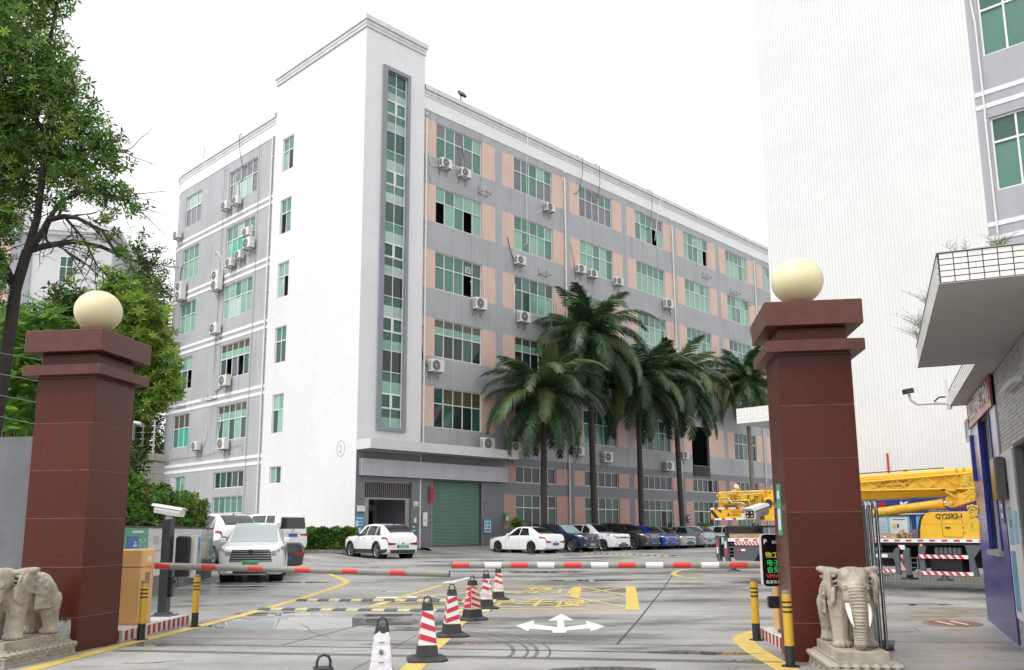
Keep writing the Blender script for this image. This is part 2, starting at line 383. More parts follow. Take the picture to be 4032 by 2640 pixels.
_rc = random.Random(21)
for (x, y, dx, dy, n) in ((-4.2, 10.4, .35, .12, 9), (-2.6, 12.6, -.16, .30, 6), (1.9, 9.2, .30, .10, 8), (5.0, 12.6, .28, .22, 8), (-1.5, 22.0, .5, .16, 7), (4.4, 17.2, .35, -.2, 9), (-6.4, 25.0, .3, .35, 6)):
    P = [(x, y)]
    for k in range(n): P.append((P[-1][0]+dx*_rc.uniform(.4, 1.3)+_rc.uniform(-.12, .12), P[-1][1]+dy*_rc.uniform(.4, 1.3)+_rc.uniform(-.10, .10)))
    strip('ground_crack', P, .009, JNT, .0021)
SKID = M('tyre_mark', (.15, .148, .14), .5, var=.3, scale=5)
for k, (r0, w_) in enumerate(((1.9, .05), (2.08, .035), (2.2, .05), (2.36, .03))):
    strip('tyre_mark', [(-1.9+r0*math.cos(R(a)), 11.2+1.15*r0*math.sin(R(a))) for a in range(-14, 62, 5)], w_, SKID, .0018)

# rubber speed bumps, one moulded segment after another
RUB = M('bump_rubber_black', (.085, .085, .088), .6, var=.35, scale=9, bump=.3)
RUBY = M('bump_rubber_yellow', (.46, .42, .24), .65, var=.3, scale=8, bump=.3)
def bump_seg():
    m = MB(); pr = [(-.16, 0), (-.12, .022), (-.05, .036), (.05, .036), (.12, .022), (.16, 0)]
    m.prism(pr, .004, .246, axis='x', sm=True)
    for x in (.07, .18): m.cyl((x, -.04, .035), (x, -.04, .0395), .016, n=8)
    m.T = None; return m.mesh('segment', RUB)
_bs = bump_seg()
def speed_bump(a, b_, n, label, cat='speed bump', ph=0, sc=1., group='rubber speed bumps across the drive'):
    a, b_ = Vector(a), Vector(b_); d = b_-a; rz = math.atan2(d.y, d.x)
    t = thing('speed_bump', label, cat, (a.x, a.y, gz(a.x, a.y)+.001), rz, group)
    step = d.length/n
    for i in range(n):
        p = a+d*(i/n); o = put('segment', _bs, t, (i*step, 0, gz(p.x, p.y)-gz(a.x, a.y)), mat=RUBY if (i+ph) % 2 else RUB)
        o.scale = (step/.25, sc, sc)
speed_bump((-4.95, 17.2), (-.42, 16.5), 18, 'black and yellow rubber speed bump nearest the gate, before the yellow box')
speed_bump((-4.75, 19.4), (-.35, 18.85), 18, 'black and yellow rubber speed bump crossing the yellow box, farther from gate')
speed_bump((4.0, 47.6), (7.6, 41.2), 26, 'long low black and yellow bump in front of the parked car row', ph=1)

# ================================================================== THE FACTORY BLOCK
GREY = M('grey_wall_paint', (.405, .41, .425), .75, var=.09, scale=.45, bump=.12, bscale=30, streak=.5, dirt=(.13, .13, .14))
GREYT = M_tile('grey_mosaic', (.175, .18, .195), (.135, .14, .155), .10, .05, .4)
PINK = M('pink_wall_paint', (.68, .49, .42), .75, var=.07, scale=.5, bump=.1, bscale=30, streak=.3, dirt=(.34, .22, .18))
PINKT = M_tile('pink_mosaic', (.50, .29, .235), (.42, .24, .20), .10, .05, .4)
WTILE = M_tile('white_mosaic', (.765, .765, .77), (.60, .60, .60), .10, .05, .22, jw=.07)
WPAINT = M('white_wall_paint', (.80, .80, .79), .6, var=.04, scale=.6, streak=.22, dirt=(.5, .5, .48))
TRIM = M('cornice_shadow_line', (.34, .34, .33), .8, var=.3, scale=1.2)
DIRTW = M('weathered_parapet', (.68, .68, .665), .75, var=.09, scale=1.0, streak=.3, dirt=(.33, .33, .31))
ALU = M('white_window_frame', (.72, .73, .72), .4, var=.06)
SURR = M('grey_surround', (.25, .26, .29), .6, var=.08, scale=.8)
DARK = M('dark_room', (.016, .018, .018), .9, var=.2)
G = {k: M('glass_'+k, c, r, var=.12, scale=.7, spec=s*.75, coat=.08, tint=.16) for k, (c, r, s) in dict(
    mint=((.25, .44, .345), .07, .5), pale=((.40, .52, .475), .10, .5), mid=((.095, .225, .175), .06, .55), teal=((.045, .105, .085), .05, .6), dark=((.017, .036, .030), .04, .6),
    slate=((.17, .175, .20), .07, .55), cyan=((.05, .42, .30), .08, .5), brown=((.10, .085, .055), .06, .55), navy=((.020, .028, .036), .05, .6), green=((.03, .095, .068), .06, .55)).items()}
fac = thing('factory_building', 'six storey factory block in grey and pink with a white corner stair tower', 'building', tuple(P0), TH)
W0c, WP, WW = 5.48, 6.876, 3.88
ROWS = [26.35, 22.2, 18.06, 13.93, 9.80]
cols = [W0c+WP*i for i in range(7)]

def wall_grid(mb, P, a0, a1, z0, z1, ops, mfn, sa=(), sz=(), depth=.22, flip=False, rmi=None):
    A = sorted({round(v, 4) for v in [a0, a1, *sa, *[o[0] for o in ops], *[o[2] for o in ops]] if a0 <= v <= a1})
    Zs = sorted({round(v, 4) for v in [z0, z1, *sz, *[o[1] for o in ops], *[o[3] for o in ops]] if z0 <= v <= z1})
    for i in range(len(A)-1):
        for j in range(len(Zs)-1):
            ca, cz = (A[i]+A[i+1])/2, (Zs[j]+Zs[j+1])/2
            if any(o[0] < ca < o[2] and o[1] < cz < o[3] for o in ops): continue
            q = [P(A[i], 0, Zs[j]), P(A[i+1], 0, Zs[j]), P(A[i+1], 0, Zs[j+1]), P(A[i], 0, Zs[j+1])]
            mb.quad(*(q[::-1] if flip else q), mi=mfn(ca, cz))
    for (b0, c0, b1, c1) in ops:
        for q in ([(b0, 0, c0), (b0, depth, c0), (b0, depth, c1), (b0, 0, c1)], [(b1, 0, c1), (b1, depth, c1), (b1, depth, c0), (b1, 0, c0)],
                  [(b0, 0, c0), (b1, 0, c0), (b1, depth, c0), (b0, depth, c0)], [(b0, 0, c1), (b0, depth, c1), (b1, depth, c1), (b1, 0, c1)]):
            q = [P(*p) for p in q]; mb.quad(*(q if flip else q[::-1]), mi=rmi if rmi is not None else mfn((b0+b1)/2, c0-.1))

# --- right-hand facade (local x runs along it, -y is outside)
PR = lambda a, d, z: (a, d+.12, z)
opsR = []
for i, c in enumerate(cols):
    for j, zt in enumerate(ROWS):
        zb = zt-2.33-(.06 if j == 4 else 0)
        if i == 4 and j == 4: opsR.append((c+.05, 5.62, c+2.7, zt)); continue
        opsR.append((c, zb, c+WW, zt))
    if i: opsR += [(c, 4.46, c+WW, 5.52), (c, 1.35, c+WW, 3.71)]
def mR(a, z):
    if z > 27.0: return 2
    k = (a-W0c+1.12) % WP
    inx = k < 6.22 and a > 4.0
    if z > 6: return 1 if inx and any(t-2.36 < z < t for t in ROWS) else 0
    if a < 11.28: return 3
    return 4 if inx and (4.44 < z < 5.5 or 1.6 < z < 3.72) else 3
sa = [v for c in cols for v in (c-1.12, c+5.1)]+[11.28]
wall = MB()
wall_grid(wall, PR, 4.35, 54, 5.75, 27.0, opsR, mR, sa, [t-2.36 for t in ROWS]+[6.], flip=False)
wall_grid(wall, PR, 4.35, 54, .2, 5.75, [o for o in opsR if o[3] < 5.75]+[(5.43, .6, 9.32, 4.34)], mR, sa, [5.5, 4.44, 3.72, 1.6], depth=.25)
# --- stair tower
twR = lambda a, d, z: (a, d, z)
wall_grid(wall, twR, 0, 4.4, 5.75, 31., [(1.5, 7.1, 3.0, 28.16)], lambda a, z: 5, depth=.2)
wall_grid(wall, twR, 0, 4.4, .2, 5.75, [(.6, .3, 3.8, 4.16)], lambda a, z: 3, depth=.35)
wall.quad((4.4, 0, .2), (4.4, 3, .2), (4.4, 3, 31.), (4.4, 0, 31.), mi=5)
PL = lambda a, d, z: (d, a, z)
TWL = [(26.23, 24.0), (22.1, 19.84), (17.96, 15.7), (13.86, 11.6), (9.68, 7.3), (5.32, 4.29)]
wall_grid(wall, PL, 0, 9.7, .2, 31., [(7.45, b, 8.72, t) for t, b in TWL], lambda a, z: 5, depth=.18, flip=True)
wall.quad((0, 9.7, .2), (0, 9.7, 31), (5, 9.7, 31), (5, 9.7, .2), mi=5)
wall.quad((0, 0, 30.98), (4.4, 0, 30.98), (4.4, 9.7, 30.98), (0, 9.7, 30.98), mi=2)
# --- left wing, rounded at its far end
PW = lambda a, d, z: (d+.10, a, z)
LR = [26.2, 22.1, 17.97, 13.84, 9.72]
opsL = [(12., t-2.36, 15.85, t) for t in LR]+[(19.9, t-2.36, 22.4, t) for t in LR]+[(12., 4.27, 15.85, 5.34), (12., 1.6, 15.85, 3.75), (19.95, 4.23, 22.45, 5.33)]
wall_grid(wall, PW, 9.7, 22.75, .2, 26.92, opsL, lambda a, z: 0, depth=.2, flip=True)
arc = [(4.1-4.0*math.cos(R(k)), 22.75+4.0*math.sin(R(k))) for k in range(0, 91, 6)]+[(9, 26.75)]
for (x0, y0), (x1, y1) in zip(arc[:-1], arc[1:]): wall.quad((x1, y1, .2), (x0, y0, .2), (x0, y0, 26.92), (x1, y1, 26.92), mi=0)
wall.quad((4.4, .2, 27.6), (54, .2, 27.6), (54, 26.6, 27.6), (4.4, 26.6, 27.6), mi=2)
wall.quad((.3, 9.7, 27.6), (5, 9.7, 27.6), (5, 26.7, 27.6), *[(x+.12, y-.12, 27.6) for x, y in arc[:-2][::-1]], mi=2)
wall.quad((54, .12, .2), (54, 26.6, .2), (54, 26.6, 27.6), (54, .12, 27.6), mi=0); wall.quad((9, 26.75, .2), (9, 26.75, 27.6), (54, 26.75, 27.6), (54, 26.75, .2), mi=0); wall.quad((9, 26.6, 27.6), (9, 26.75, 26.9), (3, 26.75, 26.9), (3, 26.6, 27.6), mi=0)
wall.build('wall', [GREY, PINK, WPAINT, GREYT, PINKT, WTILE], fac)

def cornice(name, path, prof, mats, parent):
    """moulded band: a profile of (out, z, material) swept along the wall line"""
    m = MB(); n = len(path); off = []
    for i in range(n):
        a = Vector(path[max(i-1, 0)]); b = Vector(path[i]); c = Vector(path[min(i+1, n-1)])
        d1 = (b-a).normalized() if i else (c-b).normalized(); d2 = (c-b).normalized() if i < n-1 else d1
        n1 = Vector((d1.y, -d1.x)); n2 = Vector((d2.y, -d2.x)); h = (n1+n2); h = h/max(.3, h.dot(n1)); off.append(h)
    for (o0, z0, k), (o1, z1, _) in zip(prof[:-1], prof[1:]):
        for i in range(n-1):
            p = [Vector(path[i])+off[i]*o0, Vector(path[i+1])+off[i+1]*o0, Vector(path[i+1])+off[i+1]*o1, Vector(path[i])+off[i]*o1]
            m.quad((*p[0], z0), (*p[1], z0), (*p[2], z1), (*p[3], z1), mi=k)
    return m.build(name, mats, parent)
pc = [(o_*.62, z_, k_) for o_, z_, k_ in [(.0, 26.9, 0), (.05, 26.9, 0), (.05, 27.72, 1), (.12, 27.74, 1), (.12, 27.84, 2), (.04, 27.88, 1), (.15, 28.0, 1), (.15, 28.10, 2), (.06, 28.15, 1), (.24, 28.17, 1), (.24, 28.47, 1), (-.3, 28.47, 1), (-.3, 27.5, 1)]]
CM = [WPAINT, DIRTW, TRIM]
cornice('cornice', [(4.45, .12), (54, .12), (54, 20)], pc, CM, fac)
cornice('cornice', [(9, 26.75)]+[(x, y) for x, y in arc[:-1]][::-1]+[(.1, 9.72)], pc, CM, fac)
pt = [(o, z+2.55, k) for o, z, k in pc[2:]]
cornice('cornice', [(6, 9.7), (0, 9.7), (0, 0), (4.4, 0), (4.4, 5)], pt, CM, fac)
# white stripe bands on the grey wing
for zt in (22.9, 22.48, 18.78, 18.36, 14.69, 14.27, 10.51, 10.08, 6.19, 5.76):
    cornice('stripe', [(9, 26.75)]+arc[:-1][::-1]+[(.1, 9.72)], [(.0, zt-.2, 0), (.03, zt-.2, 0), (.03, zt, 0), (0, zt, 0)], [WPAINT], fac)

# --- windows
_wm = {}
def frame_mesh(w_, h, n, sp, bw=.055):
    key = (round(w_, 3), round(h, 3), n, round(sp, 3))
    if key not in _wm:
        m = MB(); y0, y1 = .07, .15
        m.box(0, y0, 0, w_, y1, bw); m.box(0, y0, h-bw, w_, y1, h); m.box(0, y0+.002, bw, bw, y1, h-bw); m.box(w_-bw, y0+.002, bw, w_, y1, h-bw)
        for i in range(1, n): m.box(w_*i/n-.025, y0+.004, bw, w_*i/n+.025, y1-.01, h-bw)
        if sp: m.box(bw, y0-.002, h*sp-.03, w_-bw, y1-.006, h*sp+.03)
        _wm[key] = m.mesh('window', ALU)
    return _wm[key]
_pm = {}
def pane_mesh(w_, h):
    k = (round(w_, 3), round(h, 3))
    if k not in _pm: _pm[k] = box_mb(0, 0, 0, w_, .012, h).mesh('pane', G['mint'])
    return _pm[k]
def pane2(w_, h, f):
    k = ('half', round(w_, 3), round(h, 3))
    if k not in _pm:
        m = MB(); m.box(0, 0, 0, w_, .012, h*f, 1); m.box(0, 0, h*f, w_, .012, h, 0); _pm[k] = m.mesh('pane', [G['teal'], G['mint']])
    return _pm[k]
GK = list(G); bulk = MB()
def window(loc, rz, w_, h, n, sp, pick, single=True, parent=None, openp=()):
    """a recessed window: one frame, every pane a piece of its own"""
    parent = parent or fac
    fr = put('window', frame_mesh(w_, h, n, sp), parent, loc, rz)
    T = Matrix.Translation(loc) @ Matrix.Rotation(rz, 4, 'Z')
    rows = [(0, h*sp), (h*sp, h)] if sp else [(0, h)]
    for ri, (za, zb) in enumerate(rows):
        for i in range(n):
            if (ri, i) in openp: continue
            k = pick(ri, i); x = w_*i/n+.02; y = .105+(.0 if i % 2 else .02)
            if single and k == 'H':
                o = put('pane', pane2(w_/n-.04, zb-za-.05, .5), fr, (x, y, za+.025))
                for sl, mm in zip(o.material_slots, (G['brown'], G['mint'])): sl.link = 'OBJECT'; sl.material = mm
            elif single: put('pane', pane_mesh(w_/n-.04, zb-za-.05), fr, (x, y, za+.025), mat=G[k])
            elif k == 'H':
                zm = (za+zb)/2; bulk.T = T; bulk.box(x, y, za+.025, x+w_/n-.04, y+.012, zm, mi=GK.index('mint')); bulk.box(x, y+.001, zm, x+w_/n-.04, y+.013, zb-.025, mi=GK.index('green')); bulk.T = None
            else:
                bulk.T = T; bulk.box(x, y, za+.025, x+w_/n-.04, y+.012, zb-.025, mi=GK.index(k)); bulk.T = None
    return fr
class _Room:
    def box(s, *a): box_mb(*a).build('dark_backing', DARK, fac)  # near-black boards: the darkness of unlit rooms is put into the colour
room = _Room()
def pk(up, lo, seed, alt=None, p=.2):
    r_ = random.Random(seed); tb = {}
    def f(ri, i):
        if (ri, i) not in tb:
            c = up if (ri == 1) else lo
            c = c[r_.randrange(len(c))] if isinstance(c, (list, tuple)) else c
            if alt and r_.random() < p: c = alt
            tb[ri, i] = c
        return tb[ri, i]
    return f
SCH = {0: (['mid', 'mint', 'mid', 'slate'], ['slate', 'slate', 'slate', 'mid']), 1: (['mid', 'mint', 'mid'], ['mint', 'mint', 'mid']), 2: (['mid', 'teal', 'mid'], ['mid', 'teal', 'mint']),
       3: ('H', ['teal', 'dark', 'dark']), 4: (['brown', 'green', 'green'], ['dark', 'green', 'dark'])}
OPEN = {(0, 1): [(0, 0), (0, 3)], (0, 2): [(0, 3)], (3, 0): [(0, 3)], (4, 0): [(0, 4)]}
for i, c in enumerate(cols):
    for j, zt in enumerate(ROWS):
        zb = zt-2.33-(.06 if j == 4 else 0); h = zt-zb
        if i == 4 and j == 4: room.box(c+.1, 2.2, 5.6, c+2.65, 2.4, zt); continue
        up, lo = SCH[j]
        if i >= 2 and j in (1, 2, 0) : lo = ['mint', 'mint', 'mid'] if (i > 2 or j) else lo
        if i >= 3 and j == 3: up, lo = ['mid', 'H'], ['mid', 'teal']
        if i >= 2 and j == 4: up, lo = ['green'], ['green', 'dark', 'mid']
        op = OPEN.get((i, j), [])
        if i == 4 and j == 3:           # a loading door with its own roller shutter takes half of this opening
            window((c+2.05, .12, zb), 0, WW-2.05, h, 2, .6, pk(up, lo, 9), False)
            m = MB()
            for k in range(22): m.prism([(.14, zb+k*h/22), (.10, zb+(k+.5)*h/22), (.14, zb+(k+1)*h/22), (.18, zb+(k+.5)*h/22)], c+.03, c+1.98, axis='x')
            m.build('roller_shutter', M('cream_shutter', (.60, .58, .50), .5, var=.06), fac); continue
        window((c, .12, zb), 0, WW, h, 5, .60, pk(up, lo, i*10+j), i < 2 or (i == 2 and j < 2), openp=op)
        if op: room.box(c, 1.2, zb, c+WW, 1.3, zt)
    if i:
        window((c, .12, 4.46), 0, WW, 1.06, 5, 0, pk('navy', ['navy', 'navy', 'dark'], i), i == 1)
        window((c, .12, 1.35), 0, WW, 2.36, 5, .66, pk(['green', 'dark'], ['green', 'green', 'dark'], 50+i), i == 1, openp=[(0, 1)] if i % 2 == 0 else [(0, 3)])
        room.box(c, 1.2, 1.3, c+WW, 1.3, 3.7)
for t, b_ in TWL:
    window((0, 8.72, b_), R(-90), 1.27, t-b_, 2, .6 if t > 6 else 0, pk(['mid', 'mint'], ['mid', 'teal', 'mint'], int(t)), True, openp={26.23: [(0, 1)], 17.96: [(0, 1)], 22.1: [(0, 0)]}.get(t, ()))
    room.box(.9, 7.4, b_, 1.0, 8.8, t)
for j, t in enumerate(LR):
    up, lo = {0: ('slate', ['slate', 'pale']), 1: (['mid', 'pale'], ['mid', 'mint', 'cyan']), 2: (['mid', 'mint'], ['mint', 'mint', 'pale']), 3: ('H', ['slate', 'teal']), 4: ('H', ['teal', 'mint'])}[j]
    window((.10, 15.85, t-2.36), R(-90), 3.85, 2.36, 5, .58, pk(up, lo, 70+j), True, openp={3: [(0, 1), (0, 3)]}.get(j, ()))
    up, lo = {0: ('pale', 'slate'), 1: ('mid', ['cyan', 'mint']), 2: ('mid', 'mint'), 3: ('mint', ['mid', 'teal']), 4: ('brown', ['cyan', 'cyan', 'mid'])}[j]
    window((.10, 22.4, t-2.36), R(-90), 2.5, 2.36, 3, .58, pk(up, lo, 80+j), True, openp={3: [(0, 2)]}.get(j, ()))
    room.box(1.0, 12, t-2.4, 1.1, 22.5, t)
window((.10, 15.85, 4.27), R(-90), 3.85, 1.07, 5, 0, pk('dark', ['dark', 'teal', 'navy'], 5), True)
window((.10, 15.85, 1.6), R(-90), 3.85, 2.15, 5, .5, pk(['mid'], ['mid', 'green'], 6), True)
window((.10, 21.6, 4.23), R(-90), 1.65, 1.1, 2, 0, pk('mid', ['mid', 'mint'], 6), True)
m = MB(); m.box(.17, 21.63, 4.23, .21, 22.42, 5.33)
for k in range(12): m.prism([(.10, 4.27+k*.088), (.17, 4.33+k*.088), (.17, 4.30+k*.088), (.10, 4.25+k*.088)], 21.65, 22.4, axis='y') if False else m.box(.12, 21.65, 4.27+k*.088, .17, 22.4, 4.27+k*.088+.05)
m.build('louvre', ALU, fac)
room.box(.9, 3.4, .4, 4, 3.5, 4.2)
o = bulk.build('pane', [G[k] for k in GK], fac); o['kind'] = 'stuff'

# --- tall stair window with its grey surround
m = MB()
for q in ((1.23, 6.9, 1.5, 28.4), (3.0, 6.9, 3.22, 28.4), (1.5, 28.16, 3.0, 28.4), (1.5, 6.9, 3.0, 7.1)): m.box(q[0], -.14, q[1], q[2], .02, q[3])
m.build('stair_window_surround', SURR, fac)
zz = 28.16; seq = [(.80, 'd'), (.88, 'h')]+[(.82, 's'), (1.0, 'h'), (1.16, 'd'), (1.16, 'h')]*5
sw = MB(); sashes = []; swo = None
panes = []
sc_ = (28.16-7.1)/sum(a for a, _ in seq[:20])
for a, k in seq[:20]:
    a *= sc_; z0 = zz-a
    sw.box(1.5, .05, z0-.02, 3.0, .12, z0+.02)
    for x0 in (1.5, 2.25): panes.append((x0, z0, a, k))
    if k == 's':
        for x0 in (1.53, 2.27):
            sash = MB(); sashes.append(sash)
            for b in ((x0, z0+.02, x0+.06, zz-.02), (x0+.64, z0+.02, x0+.70, zz-.02), (x0+.06, z0+.02, x0+.64, z0+.08), (x0+.06, zz-.08, x0+.64, zz-.02)): sash.box(b[0], .02, b[1], b[2], .06, b[3])
    zz = z0
sw.box(2.225, .046, 7.1, 2.275, .124, 28.16); sw.box(1.5, .048, 7.1, 1.54, .122, 28.16); sw.box(2.96, .048, 7.1, 3.0, .122, 28.16)
swo = sw.build('stair_window', ALU, fac)
for sash in sashes: sash.build('sash', M('sash_white', (.8, .8, .8), .35, var=.03), swo)
rp = random.Random(3)
for x0, z0, a, k in panes:
    up = z0 > 17
    if k == 'h':
        o = put('pane', pane2(.71, a-.03, .55), swo, (x0+.02, .08, z0+.015))
        for sl, mm in zip(o.material_slots, (G['mid'] if up else G['teal'], G['pale'] if z0 > 13 else G['mint'])): sl.link = 'OBJECT'; sl.material = mm
    else: put('pane', pane_mesh(.71, a-.03), swo, (x0+.02, .08, z0+.015), mat=G[('mid' if k == 's' else 'teal') if up else ('green' if k == 's' else 'dark')])

# --- entrance: canopy, slatted sign board, roller shutter, open doorway with its grille
m = MB(); m.box(.02, -1.2, 5.77, 11.24, -.004, 6.30); m.build('canopy', M_tile('canopy_mosaic', (.72, .71, .69), (.36, .35, .34), .11, .075, .3, jw=.09), fac)
SLAT = M('grey_sign_slat', (.50, .50, .545), .5, var=.14, scale=.9, streak=.0)
sb = put('sign_board', box_mb(.13, -.30, 4.41, 11.18, -.02, 5.31).mesh('sign_board', M('sign_backing', (.20, .20, .22), .6)), fac)
sl = box_mb(0, 0, 0, 11.05, .03, .072).mesh('slat', SLAT)
for k in range(11): put('slat', sl, sb, (.13, -.33, 4.415+k*.0815))
m = MB(); n = 46
for k in range(n):
    z0, z1 = .66+k*3.66/n, .66+(k+1)*3.66/n
    m.quad((5.45, .30, z0), (9.30, .30, z0), (9.30, .25, (z0+z1)/2), (5.45, .25, (z0+z1)/2)); m.quad((5.45, .25, (z0+z1)/2), (9.30, .25, (z0+z1)/2), (9.30, .30, z1), (5.45, .30, z1))
m.box(5.45, .22, .60, 9.30, .32, .70, mi=1)
m.build('roller_shutter', [M('green_shutter', (.19, .315, .25), .45, var=.1, scale=1.5, streak=.3), M('rusty_shutter_foot', (.17, .11, .08), .7, var=.3)], fac)
for x_ in (9.32, 5.32): box_mb(x_, .10, .5, x_+.115, .3, 4.34).build('shutter_rail', M('grey_rail', (.22, .23, .25), .5, var=.1), fac)
IRON = M('dull_iron', (.20, .185, .17), .5, .3, var=.15)
gr = MB(); gr.box(.6, .1, 3.18, 3.8, .2, 3.28); gr.box(.6, .1, 4.10, 3.8, .2, 4.158); gr.box(.6, .1, .45, .95, .16, 3.18); gr.box(3.45, .1, .45, 3.8, .16, 3.18)
go = gr.build('door_frame', M('stainless_door_frame', (.28, .26, .245), .35, .5, var=.12), fac)
b_ = box_mb(-.022, 0, 0, .022, .03, .83).mesh('bar', IRON)
for k in range(24): put('bar', b_, go, (.68+k*3.04/23, .12, 3.275))
lat = MB()
for k in range(20):
    x = .65+k*.155; lat.cyl((x, .19, 3.3), (min(x+.28, 3.78), .19, 4.1), .012, n=4)
lat.build('lattice', IRON, go)
FO = M('foyer_wall', (.235, .225, .26), .7, var=.05)
m = MB(); m.box(.35, .36, .40, .6, 3.3, 4.2); m.box(3.8, .36, .40, 4.0, 3.3, 4.2); m.box(.6, 3.1, .40, 3.8, 3.3, 4.2); m.box(.6, .36, 4.17, 3.8, 3.1, 4.3); m.box(.6, .36, .38, 3.8, 3.1, .46)
m.build('foyer', FO, fac)
m = MB(); m.box(2.1, 3.02, .46, 3.45, 3.095, 2.62); m.build('inner_door', M('dark_inner_door', (.02, .026, .024), .12, var=.1), fac)
RED = M('red_letters', (.45, .02, .03), .5); BLK = M('black_letters', (.03, .028, .03), .5)
lettering('LUKE', .30, RED, fac, (1.75, 3.085, 3.02), (R(90), 0, 0), bold=.008); lettering('台铝机', .28, BLK, fac, (2.75, 3.085, 3.02), (R(90), 0, 0), bold=.008)
lettering('研发中心', .24, BLK, fac, (2.3, 3.085, 2.68), (R(90), 0, 0), bold=.006)
RUST = M('worn_red_emblem', (.52, .28, .27), .7, var=.3, scale=6)
m = MB(); pts = [(-.006, 1.42+.36*math.cos(R(k)), 5.92+.43*math.sin(R(k))) for k in range(0, 361, 15)]; m.tube(pts, .014, 4); m.build('emblem_ring', RUST, fac)
lettering('2', .55, RUST, fac, (-.004, 1.58, 5.72), (R(90), 0, R(-90)), 'emblem_digit', .002)
for x, z, bh in ((9.52, 3.05, .16), (9.75, 3.12, .08)): box_mb(x, .10, z, x+.07, .119, z+bh).build('paper_scrap', RED, fac)
m = MB(); m.box(cols[4]+.1, .05, 5.62, cols[4]+2.65, .09, 5.68); m.box(cols[4]+.1, .05, 6.55, cols[4]+2.65, .09, 6.6)
ro = m.build('balustrade', IRON, fac); b_ = box_mb(-.014, .055, 5.68, .014, .083, 6.55).mesh('baluster', IRON)
for k in range(20): put('baluster', b_, ro, (cols[4]+.17+k*.127, 0, 0))
sb_ = box_mb(-.008, .03, 0, .008, .046, 1.5).mesh('security_bar', IRON)
for i in range(1, 5):
    gb = MB(); c = cols[i]
    for x0 in ((WW/5*1, WW/5*3) if i % 2 == 0 else (WW/5*3,)):
        for k in range(9): gb.box(c+x0+.06+k*.08, .24, 1.4, c+x0+.075+k*.08, .255, 2.9)
        for k in range(5): gb.box(c+x0+.04, .238, 1.5+k*.3, c+x0+.74, .257, 1.515+k*.3)
    gb.build('security_grille', IRON, fac)

# apron in front of the block
m = MB(); rows = []
for k in range(40):
    s_ = 4.6+k*1.25; r_ = []
    for off, h in ((-.1, .60), (.55, .56), (.9, .40 if s_ > 10.5 or s_ < 5 else .48), (1.25 if s_ > 10 else 2.2, .0)):
        p = P0+U1*s_+N1*off; r_.append((p.x, p.y, max(gz(p.x, p.y)+.006, h) if off < 2 else gz(p.x, p.y)-.02))
    rows.append(r_)
m.grid(rows, sm=False); plain(m.build('pavement', M('apron_concrete', (.30, .295, .28), .5, var=.16, scale=1.2, bump=.2)))

# --- fittings that hang on the block: each one a thing
def wpos(side, a, z, o=0):
    """world point on a facade: side R or L, along, height, distance out from the wall"""
    return (P0+U1*a+N1*(o-.12)+Vector((0, 0, z))) if side == 'R' else (P0+U2*a-U1*(o-.10)+Vector((0, 0, z)))
def wrot(side): return TH if side == 'R' else TH-math.pi/2
PVC = M('white_pvc_pipe', (.72, .71, .68), .45, var=.08, scale=1.5, streak=.25)
def downpipe(a, z0, z1, side, label, o=.10, r=.055):
    p = wpos(side, a, 0, 0); t = thing('downpipe', label, 'pipe', tuple(p), wrot(side), 'white rainwater pipes on the factory facade')
    m = MB(); m.tube([(0, .06, z1), (0, -.06, z1-.02), (0, -o, z1-.16), (0, -o, z0)], r, 8); m.build('pipe', PVC, t)
    m = MB(); z = z0+1
    while z < z1-.5: m.box(-r-.03, -o-.02, z, r+.03, .0, z+.05); m.cyl((0, -o, z+1.2), (0, -o, z+1.32), r+.012, n=8); z += 3.0
    m.build('pipe_clip', PVC, t)['kind'] = 'stuff'
downpipe(4.62, 6.3, 26.3, 'R', 'white rain pipe in the angle between stair tower and pink facade')
downpipe(4.44, .55, 5.77, 'R', 'short white pipe under the entrance canopy beside the green shutter')
downpipe(17.5, .5, 26.35, 'R', 'white rain pipe between second and third window columns from the tower')
downpipe(31.2, .5, 26.35, 'R', 'white rain pipe between fourth and fifth window columns from the tower')
downpipe(45.0, .5, 26.35, 'R', 'farthest white rain pipe, nearest the tall white building')
downpipe(10.05, .5, 27.0, 'L', 'white pipe in the corner of grey wing and stair tower', .09, .05)

